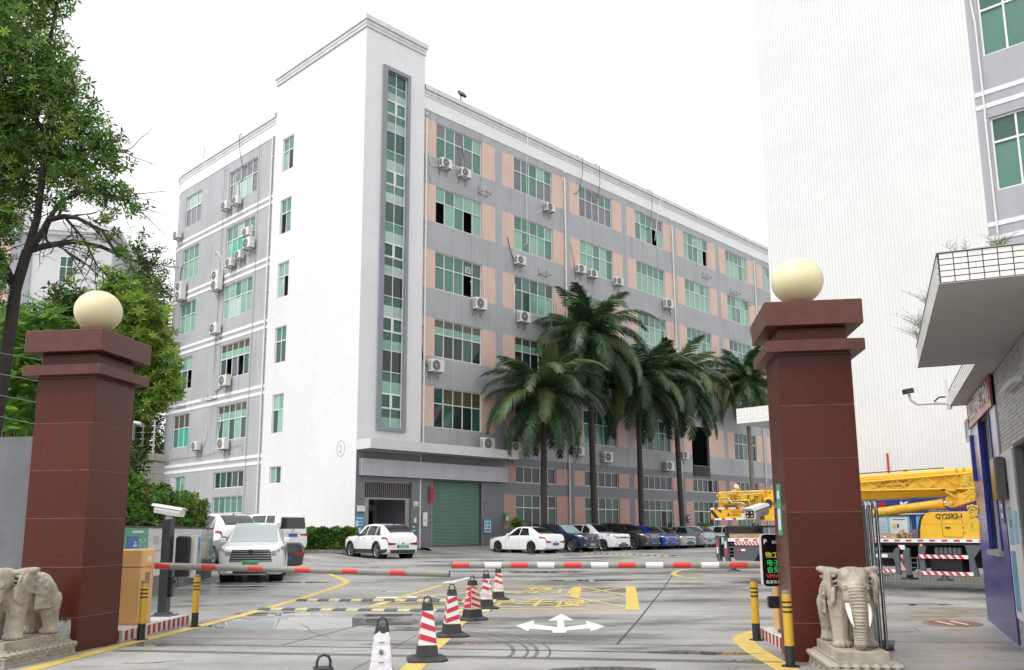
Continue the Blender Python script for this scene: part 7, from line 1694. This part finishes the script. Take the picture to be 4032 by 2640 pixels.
def foliage(parent, blobs, n, tpl, sc_, mats, squash=.8, hollow=2.0, up=.5, w_=None, name='foliage'):
    p = cloud(blobs, n, squash, hollow); mi = rs.choice(len(mats), n, p=w_)
    o = scatter(name, tpl, p, sc_, mats, parent, up, mi); o['kind'] = 'stuff'; return o
foliage(t, fb, 4600, W7, 1., [L_MID, L_OLD, L_YEL, L_DRK], w_=[.62, .14, .15, .09]); foliage(t, fb, 7200, W3, 1., [L_MID, L_OLD, L_YEL, L_DRK], w_=[.60, .15, .13, .12])
# yellow-green tree behind the left pillar
t = thing('tree', 'bright yellow green tree behind the left gate pillar lamp', 'tree', (-10.4, 22, 0), 0)
m = MB(); branches(m, [Vector(p) for p in ((0, 0, 0), (.05, 0, 2.5), (.0, 0, 4.5), (.2, 0, 6.2), (.1, 0, 7.4))], .14, .03, 8); m.build('trunk', BARK, t)
m = MB()
for k, e in enumerate([(1.2, -.1, 6.3), (1.35, .1, 5.5), (.9, -.2, 7.0), (-.5, 0, 7.5), (.95, 0, 4.9)]): q = [Vector((.05, 0, 3.8+k*.4)), Vector((e[0]*.5, e[1], e[2]-.2)), Vector(e)]; branches(m, q, .05, .012, 6); subtwigs(m, q, 6, .6, .012, 40+k)
m.build('branch', BARK, t)
yb = [(.45, 0, 7.1, .85), (.9, -.1, 6.4, .7), (1.25, 0, 5.8, .55), (-.1, .1, 7.9, .55), (.3, 0, 6.1, .8), (.75, -.1, 5.35, .55), (1.45, 0, 5.25, .40), (-.5, .2, 7.2, .6), (1.6, -.1, 5.0, .25), (1.1, -.2, 4.75, .35), (-.2, 0, 5.3, .7)]
foliage(t, yb, 2300, leaf_tpl(.21, .065, .35, 7, .15), 1., [L_YEL, L_MID, L_OLD], w_=[.68, .24, .08])
# feathery bright layer low on the left
t = thing('tree', 'feathery bright green tree layered low behind the left pillar', 'tree', (-12.4, 21, 0)); m = MB(); branches(m, [Vector(p) for p in ((0, 0, 0), (.1, 0, 3), (0, 0, 5), (.2, 0, 6.6))], .12, .04, 8); m.build('trunk', BARK, t)
ft = MB(); Vf, Ff = [], []
for k in range(12):
    for s_ in (-1, 1):
        x = .05+k*.05; b0 = len(Vf); l = .11*(1-.5*abs(k-5)/7); Vf += [(x, 0, -.03*x), (x+.025, s_*l*.5, .0), (x+.05, s_*l, -.02), (x+.03, 0, -.03*x)]; Ff.append((b0, b0+1, b0+2, b0+3))
foliage(t, [(-.3, 0, 6.6, .9), (.8, -.2, 6.0, .8), (.2, -.3, 5.3, .9), (1.2, -.1, 5.1, .6), (-.9, 0, 5.2, .9), (.6, 0, 6.9, .6), (-1.2, 0, 6.4, .9), (.3, -.3, 4.3, .9)], 1500, (np.array(Vf), np.array(Ff)), 1.0, [L_BRT, L_MID], squash=.5, up=1.4, w_=[.7, .3])
# darker trees massed behind
def bush_tree(label, x, y, blobs, n, mats, w_, L_=.24, trunk=None, grp=None, cat='tree', sq=.85):
    t = thing('tree', label, cat, (x, y, gz(x, min(y, 60))), 0, grp); m = MB(); h = max(b[2] for b in blobs)
    branches(m, [Vector((0, 0, 0)), Vector((.1, 0, h*.4)), Vector((0, .1, h*.85))], trunk or .16, .04, 8)
    for k, b in enumerate(blobs[:8]): branches(m, [Vector((.05, 0, h*.35)), Vector((b[0]*.5, b[1]*.5, (b[2]+h*.35)/2+.2)), Vector(b[:3])], .06, .015, 5)
    m.build('trunk', BARK, t); foliage(t, blobs, n, leaf_tpl(L_, L_*.36, .3, 4, .2), 1., mats, squash=sq, w_=w_); return t
bush_tree('dark leafy tree between the left trunk and the globe lamp', -13.8, 26, [(0, 0, 8.5, 1.0), (1.2, 0, 8.3, .8), (2.2, 0, 7.3, .8), (-1.4, 0, 7.8, 1.0), (0, 0, 7.6, 1.1), (1.1, 0, 7.2, .9), (-1.3, 0, 6.6, 1.3), (.5, -.3, 6.0, 1.2), (1.5, -.2, 5.6, .9), (-.6, -.2, 4.9, 1.3), (.9, -.2, 4.4, 1.2), (-1.9, 0, 5, 1.2), (0, 0, 3.2, 1.3), (1.9, 0, 3.6, .9)], 5400, [L_DRK, L_MID, L_OLD], [.62, .23, .15], .22)
bush_tree('dark spreading tree at the far left edge behind the grey wall', -16.8, 27, [(0, 0, 7.0, 1.5), (1.3, -.2, 6.0, 1.2), (-1.3, 0, 6, 1.4), (.7, -.2, 4.6, 1.3), (2.3, 0, 5.0, 1.0), (1.9, 0, 3.5, .9)], 2600, [L_DRK, L_MID, L_BRT], [.66, .24, .1], .22)
bush_tree('tall dark evergreen tree left of the rounded factory corner', -33.2, 70.5, [(a*1.25, b*1.25, c*1.28, d*1.25) for a, b, c, d in ((1.2, 0, 18.6, 1.9), (.2, 0, 17, 2.3), (2.0, -.5, 16, 2.0), (1.5, -.6, 13.2, 2.6), (.2, 0, 14, 2.4), (2.2, -.4, 10.3, 2.3), (.3, 0, 10, 2.6), (1.6, -.4, 7, 2.4), (-.6, 0, 6.4, 2.6), (2.2, 0, 4, 2.2), (-2.2, 0, 12, 2.2), (.5, -.4, 3.6, 2.4))], 7600, [L_DRK, L_MID, L_OLD], [.64, .26, .10], .42, .3)
bush_tree('lighter green tree in front of the tall evergreen by the factory corner', -29.9, 66.5, [(a*1.35, b*1.35, c*1.36, d*1.4) for a, b, c, d in ((-.2, 0, 14.8, 1.4), (.3, -.2, 13.4, 1.5), (-.9, 0, 13.0, 1.3), (.1, 0, 11.6, 1.4), (-.5, -.2, 10.2, 1.4), (.6, 0, 9, 1.2), (-.8, 0, 8.2, 1.4), (.2, 0, 6.5, 1.4))], 3600, [L_MID, L_YEL, L_OLD], [.62, .22, .16], .34, .22)
for k, (x, y, s_) in enumerate(((-31, 66, 1.1), (-38, 68, 1.0), (-28.5, 78, 1.3))):
    bush_tree(('dark tree right of the pale building far behind the left gate', 'dark tree at the far left behind the fence', 'farthest dark tree beyond the pale building')[k], x, y, [(0, 0, 8*s_, 2.8), (2.4, 0, 6*s_, 2.4), (-2.4, 0, 6*s_, 2.5), (0, -.5, 4*s_, 2.8), (1.5, 0, 2.2, 2.4), (-2, 0, 2.4, 2.4)], 1500, [L_DRK, L_MID, L_OLD], [.65, .25, .1], .5, .25)

# --- royal palms in front of the facade
PTR = M('palm_trunk', (.055, .047, .040), .9, var=.3, scale=5, bump=.6, bscale=26); PTG = M('palm_trunk_grey', (.22, .20, .17), .85, var=.25, scale=5, bump=.5, bscale=26); PSH = M('palm_crownshaft', (.09, .13, .05), .5, var=.15, scale=3)
P_A = leafmat('palm_leaf', (.020, .050, .020), (.055, .105, .04), .36, .22); P_B = leafmat('palm_leaf_pale', (.07, .12, .045), (.15, .20, .09), .36, .25); P_C = leafmat('palm_leaf_dead', (.10, .075, .04), (.20, .15, .08), .7, .2)
P_Y = leafmat('palm_leaf_young', (.20, .33, .03), (.42, .52, .08), .5, .4)
def frond_mesh(mat, droop, seed, L_=3.7, n=74, mat2=None):
    """one pinnate leaf: an arching rib with two ranks of long drooping leaflets"""
    r_ = random.Random(seed); m = MB(); pts = []; a = 0; p = Vector((0, 0, 0)); N_ = 26
    for i in range(N_+1):
        t_ = i/N_; pts.append(p.copy()); a = -droop*(t_**1.5); p = p+Vector((math.cos(a), 0, math.sin(a)))*(L_/N_)
    m.tube(pts, [.030*(1-.85*i/N_) for i in range(N_+1)], 5, 1)
    for k in range(n):
        u = .10+.89*k/(n-1); i = min(int(u*N_), N_-1); q = pts[i].lerp(pts[i+1], u*N_-i); t_ = (pts[i+1]-pts[i]).normalized()
        ll = .98*(math.sin(math.pi*min(1, .16+.80*u))**.7)*r_.uniform(.85, 1.1)
        for sd in (-1, 1):
            up_ = r_.uniform(-.35, .55); side = Vector((0, sd, 0)); nrm = t_.cross(side)*sd
            d = (side*.80+t_*(.45+.25*u)+Vector((0, 0, up_*.6))).normalized(); w_ = .026+.008*r_.random(); c = [q]; dd = d.copy()
            for j in range(4): dd = (dd+Vector((0, 0, -.16-.16*j))).normalized(); c.append(c[-1]+dd*ll/4)
            ws_ = [w_*.8, w_*1.15, w_, w_*.7, .003]; wv = t_*1.0
            V = []
            for cc, w2 in zip(c, ws_): V += [cc-wv*w2, cc+wv*w2]
            m._add(V, [(2*j, 2*j+1, 2*j+3, 2*j+2) for j in range(4)], 0)
    return m.mesh('frond', [mat, PSH])
FR = {k: [frond_mesh(*a) for a in v] for k, v in {'up': [(P_A, .95, 1, 3.3), (P_B, 1.15, 2, 3.3)], 'mid': [(P_A, 1.75, 3, 4.5), (P_B, 1.9, 4, 4.3), (P_A, 1.85, 5, 4.4)], 'low': [(P_A, 1.45, 6, 4.2), (P_A, 1.3, 7, 4.1)], 'dead': [(P_C, .8, 8, 3.2)]}.items()}
spear = MB(); spear.tube([(0, 0, 0), (.05, 0, 1.0), (.12, 0, 2.0)], [.05, .035, .006], 6); SPM = spear.mesh('spear_leaf', P_B); SPY = spear.mesh('spear_leaf', P_Y)
def palm(label, s_, D, zc, seed, grey=False, young=False, dead=0, sc=1.):
    p = P0+U1*s_+N1*D; z0 = gz(p.x, p.y); r_ = random.Random(seed); t = thing('palm_tree', label, 'palm tree', (p.x, p.y, z0), r_.uniform(0, 6), 'palms in front of the factory'); h = zc-z0; t.rotation_euler.x = R(r_.uniform(-1.6, 1.6))
    m = MB(); N_ = 40; prof = []
    for i in range(N_+1):
        u = i/N_; r0 = .185-.045*u+.03*math.sin(u*math.pi)+(.06*(1-u*9) if u < .11 else 0); prof.append((r0+(.012 if i % 2 else 0), u*(h-1.35)))
    m.lathe(prof, 14); m.build('trunk', PTG if grey else PTR, t)
    m = MB(); m.lathe([(.145, h-1.37), (.185, h-1.1), (.16, h-.6), (.12, h-.1), (.07, h+.15)], 14); m.build('crownshaft', PSH, t)
    rows_ = [('up', 5, 68), ('mid', 8, 48), ('mid', 9, 26), ('mid', 9, 2), ('low', 10, -26)]
    for kind, n, el in rows_:
        for k in range(n):
            o = put('frond', r_.choice(FR[kind]), t, (0, 0, h-.05 if el > 0 else h-.22)); o.rotation_euler = (r_.uniform(-.2, .2), -R(el+r_.uniform(-9, 9)), 2*math.pi*(k+r_.uniform(-.22, .22))/n+el); o.scale = (sc, sc, sc)*1 if False else (sc*r_.uniform(.88, 1.06),)*3
    for k in range(dead): o = put('frond', FR['dead'][0], t, (0, 0, h-.4)); o.rotation_euler = (0, R(58), r_.uniform(0, 6)); o.scale = (.85,)*3
    o = put('spear_leaf', SPY if young else SPM, t, (0, 0, h)); o.rotation_euler.z = seed
    return t
palm('nearest royal palm, its low crown left of all others', 12.2, 2.3, 9.9, 1, dead=1, sc=1.16)
palm('tallest royal palm, second from left, in front of the third window column', 17.7, 1.9, 14.5, 2, dead=1, sc=1.28)
palm('royal palm third from left with dark trunk behind white cars', 22.9, 1.9, 12.2, 3, sc=1.24)
palm('fourth royal palm with pale base beside the rain pipe', 28.1, 1.9, 12.6, 4, dead=1, sc=1.3)
palm('farthest palm with pale ringed trunk above the crane', 39.0, 1.9, 14.1, 5, grey=True, young=True, sc=1.1)
# --- hedge, planter shrubs, pot plants
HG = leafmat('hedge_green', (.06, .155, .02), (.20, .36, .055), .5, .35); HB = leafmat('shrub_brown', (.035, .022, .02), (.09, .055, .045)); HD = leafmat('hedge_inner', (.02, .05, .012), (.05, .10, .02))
L1 = leaf_tpl(.085, .05, .2, 3, .4)
def boxpts(n, x0, y0, z0, x1, y1, z1, lump=.12):
    p = rs.rand(n, 3); f_ = rs.randint(0, 4, n); p[f_ == 0, 2] = 1-np.abs(rs.normal(0, .07, (f_ == 0).sum())); p[f_ == 1, 1] = np.abs(rs.normal(0, .08, (f_ == 1).sum())); p[f_ == 2, 0] = 1-np.abs(rs.normal(0, .05, (f_ == 2).sum()))
    p = np.array([x0, y0, z0])+p*np.array([x1-x0, y1-y0, z1-z0]); p[:, 2] += lump*np.sin(p[:, 0]*5.1)*np.sin(p[:, 1]*4.3+1)*(p[:, 2]-z0)/(z1-z0); return p
t = thing('hedge', 'clipped green hedge at the foot of the white stair tower', 'hedge', (-9.2, 43.6, .46), R(8))
o = scatter('foliage', L1, boxpts(5200, -1.5, -.55, .15, 1.35, .5, 1.16), 1.1, [HG, HD], t, .5, rs.choice(2, 5200, p=[.72, .28])); o['kind'] = 'stuff'; m = MB(); m.cbox(-1.38, -.42, .1, 1.2, .4, 1.0, .08); m.build('shade_core', M('hedge_shadow', (.012, .025, .008), .9), t)  # dark core box: shade inside the hedge put into its colour
KST = M('kerb_stone', (.24, .225, .20), .85, var=.3, scale=5, bump=.4)
k_ = box_mb(0, 0, 0, .46, .16, .16).mesh('kerb_stone', KST)
for k in range(7): o = put('kerb_stone', k_, t, (-1.6+k*.47, -.78, -.02)); o.rotation_euler = (rnd.uniform(-.05, .05), rnd.uniform(-.04, .04), rnd.uniform(-.05, .05))
PLD = Vector((-1.5, 8.3, 0)).normalized(); PLN = Vector((PLD.y, -PLD.x, 0)); PLR = math.atan2(PLD.y, PLD.x)
t = thing('planter_wall', 'low wall with white posters above grey tiles, hibiscus growing behind it', 'wall', (-8.2, 18.67, 0), PLR)
PW1 = M_tile('planter_grey_tile', (.19, .195, .20), (.13, .13, .13), .2, .06, .4); PW2 = M('planter_white', (.66, .65, .62), .6, var=.12, scale=1.6, streak=.4, dirt=(.35, .34, .31))
box_mb(-3.2, 0, 0, 10.7, .22, 1.60).build('wall', PW1, t); box_mb(-3.25, -.03, 1.60, 10.75, .26, 1.64).build('coping', M('dark_coping', (.10, .095, .09), .8, var=.3), t)
box_mb(-3.2, -.012, .46, 4.2, -.001, 1.598).build('white_board', PW2, t); box_mb(4.2, -.012, .62, 7.7, -.001, 1.598).build('white_board', PW2, t)
box_mb(10.7, 0, 0, 10.9, 3.0, 1.60).build('wall', PW1, t)
for x0, x1, z0 in ((7.75, 8.75, .52), (8.85, 9.5, .66), (9.6, 10.65, .62)): box_mb(x0, -.014, z0, x1, -.001, 1.59).build('white_board', PW2, t)
for x0, x1, z0, z1, mm in ((8.0, 8.35, .95, 1.35, PB), (8.1, 8.25, .8, .95, PB), (8.5, 8.68, 1.2, 1.5, M('print_grey_blue', (.4, .47, .55), .6)), (9.65, 9.95, .7, 1.3, PY), (10.1, 10.5, .72, 1.3, PB), (9.7, 10.5, 1.36, 1.44, _m['print_grey_blue']), (5.2, 6.6, 1.30, 1.36, _m['print_grey_blue']), (2.0, 2.6, 1.22, 1.42, M('faded_print', (.48, .47, .45), .6)), (2.7, 3.8, 1.28, 1.34, _m['faded_print']), (1.9, 3.9, 1.05, 1.10, _m['faded_print']), (8.95, 9.4, 1.2, 1.45, _m['print_grey_blue'])): box_mb(x0, -.019, z0, x1, -.0145, z1).build('print', mm, t)
m = MB(); m.tube([(.6, .1, 1.66), (1.5, .12, 1.76), (2.6, .1, 1.68), (4.2, .12, 1.70), (6, .1, 1.66)], .035, 6); m.build('root', BARKG, t)
t = thing('notice_board', 'green framed notice board with a blue panel on the low wall', 'sign', tuple(Vector((-8.2, 18.67, 0))+PLN*.03), PLR)
box_mb(-1.2, -.03, .57, 1.27, -.0, 1.595).build('board', PG, t)
PGL = M('poster_green_pale', (.22, .46, .34), .5, var=.1)
for j in range(6):
    for x0, x1 in ((-.3 if j > 2 else .42, .38 if j > 2 else .80), (.84, 1.2)):
        if x1 > x0: box_mb(x0, -.034, .62+(5-j)*.13, x1, -.0305, .645+(5-j)*.13).build('rule', PGL, t)
        box_mb(x0+.05, -.034, .67+(5-j)*.13, x0+.16, -.0305, .70+(5-j)*.13).build('print', PWH, t)
box_mb(-.6, -.036, 1.06, .36, -.0305, 1.42).build('blue_panel', M('poster_royal_blue', (.03, .12, .38), .45), t); box_mb(-.1, -.04, 1.2, .22, -.0365, 1.24).build('print', PWH, t); box_mb(.0, -.04, 1.27, .15, -.0365, 1.31).build('print', PWH, t); box_mb(-.2, -.034, 1.49, .75, -.0305, 1.54).build('print', PWH, t)
t = thing('hibiscus_hedge', 'overgrown hibiscus hedge with red flowers behind the low poster wall', 'hedge', (-8.2, 18.67, 0), PLR)
pts = []
n = 11000
q = rs.rand(n, 3); f_ = rs.randint(0, 4, n); q[f_ == 0, 2] = 1-np.abs(rs.normal(0, .08, (f_ == 0).sum())); q[f_ == 1, 1] = np.abs(rs.normal(0, .09, (f_ == 1).sum()))
X = -1.6+q[:, 0]*11.6; top = 2.52+.14*np.sin(X*1.9)+.10*np.sin(X*4.7+1)+.18*np.exp(-((X-.3)/.8)**2)
p = np.stack([X, .12+q[:, 1]*1.5, 1.66+q[:, 2]*(top-1.66)], 1); p[:, :2] += rs.normal(0, .05, (n, 2))
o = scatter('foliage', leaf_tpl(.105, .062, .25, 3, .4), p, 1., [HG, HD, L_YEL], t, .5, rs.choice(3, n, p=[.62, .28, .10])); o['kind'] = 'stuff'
p = np.stack([9.2+rs.rand(1100)*1.5, .1+rs.rand(1100)*1.1, 1.62+rs.rand(1100)**.8*.85], 1); o = scatter('brown_foliage', leaf_tpl(.08, .04, .25, 3, .4), p, 1., [HB], t, .4); o['kind'] = 'stuff'
m = MB(); m.box(-1.5, .5, 1.5, 10.2, 1.5, 2.25); m.build('shade_core', _m['hedge_shadow'], t)  # dark box again standing for shade within the leaves
tw = MB()
for k in range(60): x = rnd.uniform(-1.4, 10); tw.tube([(x, .25, 1.6), (x+rnd.uniform(-.15, .15), .2, 2.0), (x+rnd.uniform(-.3, .3), .15, 2.4)], [.012, .01, .005], 4)
o = tw.build('stems', BARKG, t); o['kind'] = 'stuff'
for x, y, z in ((1.0, .2, 2.65), (1.2, .05, 2.45), (6.7, .3, 2.85)):
    m = MB()
    for k in range(5):
        a = k*1.257; m._add([(x, y, z), (x+.05*math.cos(a-.4), y-.02, z+.05*math.sin(a-.4)), (x+.075*math.cos(a), y-.03, z+.075*math.sin(a)), (x+.05*math.cos(a+.4), y-.02, z+.05*math.sin(a+.4))], [(0, 1, 2, 3)])
    m.build('flower', M('hibiscus_red', (.62, .03, .03), .6), t)
    if z > 2.7: m = MB(); m.tube([(x, y+.05, 2.3), (x, y+.03, 2.6), (x, y, z)], .012, 4); m.build('flower_stem', HG, t)
def potplant(label, s_, D, r__, h, n, tall=False):
    p = P0+U1*s_+N1*D; t = thing('potted_plant', label, 'plant', (p.x, p.y, gz(p.x, p.y)), 0); m = MB(); m.lathe([(.001, 0), (.24, 0), (.30, .45), (.27, .45), (.001, .42)], 14); m.build('pot', M('clay_pot', (.22, .12, .08), .8), t)
    o = scatter('foliage', leaf_tpl(.26, .045, .5, 6, .5), cloud([(0, 0, h, r__), (r__*.5, 0, h-.2, r__*.7), (-r__*.5, 0, h-.15, r__*.7)], n, .8), 1., [HG, L_YEL], t, .7, rs.choice(2, n, p=[.6, .4])); o['kind'] = 'stuff'
    m = MB(); m.tube([(0, 0, .4), (.03, 0, h)], .03, 5); m.build('stem', BARKG, t)
potplant('bushy bright green plant by the facade right of the grey coupe', 32.2, 1.2, .75, 1.15, 420); potplant('small plant showing above the white sedan roof', 11.6, .7, .4, 1.55, 160)

# ================================================================== LEFT EDGE: walls, fence, house behind
t = thing('boundary_wall', 'dark grey rendered wall left of the gate with small spikes', 'wall', (-6.44, 11.75, 0), R(172))
m = MB(); m.box(0, -.15, 0, 8, .15, 2.80); m.build('wall', M('dark_grey_render', (.155, .16, .175), .8, var=.14, scale=2.2, bump=.4, bscale=14, streak=.35, dirt=(.25, .25, .26)), t)
for k in range(16): m = MB(); m.cyl((.1+k*.19, 0, 2.80), (.1+k*.19, 0, 2.93), .007, .003, n=4); m.build('spike', IRON, t)
t = thing('fence_pier', 'tiled fence pier with flared cap beside the rounded factory corner', 'fence pier', (-12.78, 30.3, 0), R(-12))
PIE = M_tile('pier_tile', (.45, .43, .38), (.22, .21, .19), .11, .22, .5); m = MB(); m.cbox(-.32, -.32, 0, .32, .32, 3.95, .02); m.build('pier', PIE, t); m = MB(); m.prism([(-.36, -.36), (.36, -.36), (.36, .36), (-.36, .36)], 3.95, 4.0); m.build('cap', PIE, t)
ct_ = box_mb(-.025, -.02, 0, .025, .02, .22).mesh('cap_tile', M('cap_tile', (.46, .44, .38), .6, var=.15, tint=.12))
for sd in range(4):
    for k in range(13): a = sd*math.pi/2; c, s_ = math.cos(a), math.sin(a); x, y = -.36+k*.06, -.39; o = put('cap_tile', ct_, t, (c*x-s_*y, s_*x+c*y, 4.0)); o.rotation_euler = (R(6), 0, a)
EFW = M('fence_post_white', (.62, .62, .60), .5, var=.1); EFG = M('fence_post_grey', (.25, .26, .25), .5, var=.1)
t = thing('electric_fence', 'electric fence posts with insulators and wires above the tiled pier', 'fence', (-12.78, 30.3, 4.2), R(-12))
for x, mm, h in ((.03, EFW, 1.25), (-.42, EFG, 1.15), (-2.6, EFW, 1.2)):
    m = MB(); m.cyl((x, 0, 0), (x, 0, h), .028, n=6); m.build('fence_post', mm, t)
    for k in range(5): m = MB(); m.cyl((x-.09, 0, .12+k*.23), (x+.05, 0, .12+k*.23), .03, n=6); m.build('insulator', mm, t)
for k in range(5): m = MB(); m.tube([(.03, 0, .12+k*.23), (-.42, 0, .13+k*.23), (-2.6, -.1, .14+k*.23), (-8, -.3, .2+k*.23)], .006, 3); m.build('wire', IRON, t)
t = thing('iron_fence', 'black iron railing running left from the tiled pier', 'fence', (-13.1, 30.35, 1.6), R(176))
m = MB(); m.box(0, -.02, 1.95, 6, .02, 1.99); m.box(0, -.02, .3, 6, .02, .34); m.build('rail', IRON, t); b_ = box_mb(-.018, -.018, 0, .018, .018, 2.2).mesh('fence_bar', CBL)
for k in range(24): put('fence_bar', b_, t, (.12+k*.17, 0, 0))
box_mb(0, -.1, -1.6, 6, .1, 0).build('base_wall', PIE, t)
t = thing('lamp_post', 'thin grey pole with a small white camera beside the electric fence', 'pole', (-13.4, 30.1, 0)); m = MB(); m.cyl((0, 0, 0), (0, 0, 5.3), .05, .045, n=8); m.build('pole', EFG, t); m = MB(); m.cyl((.0, 0, 5.34), (.28, -.1, 5.28), .06, n=8); m.build('head', CW, t)
wt = thing('wire_fence', 'thin bare wires sagging behind the left granite pillar', 'wires', (0, 0, 0))
for k in range(6):
    m = MB(); z = 4.9-.40*k; m.tube([(-9.6+.0, 18.4, z), (-8.2, 16.5, z-.30), (-7.3, 15.6, z-.52)], .006, 4) if False else m.tube([(-13.6, 17.2, z+1.0), (-9.8, 16.0, z-.0), (-7.9, 15.2, z-.42)], .006, 4); m.build('wire', IRON, wt)
t = thing('apartment_house', 'pale building with pink corner panels seen between trees on the left', 'building', (-28.2, 58, 0), R(14))
BH = M('house_pale_wall', (.62, .62, .64), .75, var=.06, scale=.4, streak=.25, dirt=(.4, .4, .4)); BGR = M('house_grey_band', (.34, .34, .38), .75, var=.06)
m = MB(); m.box(-14, 0, 0, 0, 7.8, 22.0); m.build('wall', BH, t)
m = MB(); m.box(-14.2, -.3, 22.0, .3, 8.1, 22.9); m.box(-14.2, .5, 22.9, -7.5, 7, 26.4); m.build('roof', BH, t)
m = MB(); m.box(-14.3, -.42, 22.25, .42, 8.2, 22.5); m.build('eave', DIRTW, t)
for z in (4.2, 8.1, 12, 16, 20): box_mb(-8.9, -.05, z, -6.4, .0-.002, z+2.2).build('pink_panel', PINK, t)
for z in (6.4, 10.3, 14.3, 18.3): box_mb(-9.0, -.04, z+.02, -6.0, -.003, z+1.55).build('grey_band', BGR, t)
box_mb(-6.35, -.08, 0, -5.1, -.004, 22).build('pilaster', BGR, t)
for x0, z0, w_, h in ((-3.3, 18.6, .9, 1.9), (-1.6, 15.2, 1.0, 2.0), (-3.2, 13.6, 1.0, 2.0), (-10.2, 8.2, 1.3, 2.0), (-10.2, 12.1, 1.3, 2.0), (-10.2, 4.3, 1.3, 2.0)):
    fr = put('window', frame_mesh(w_, h, 2, .6), t, (x0, -.16, z0)); 
    for i in range(2):
        for za, zb in ((0, h*.6), (h*.6, h)): put('pane', pane_mesh(w_/2-.04, zb-za-.05), fr, (w_*i/2+.02, .11, za+.025), mat=G['teal'])
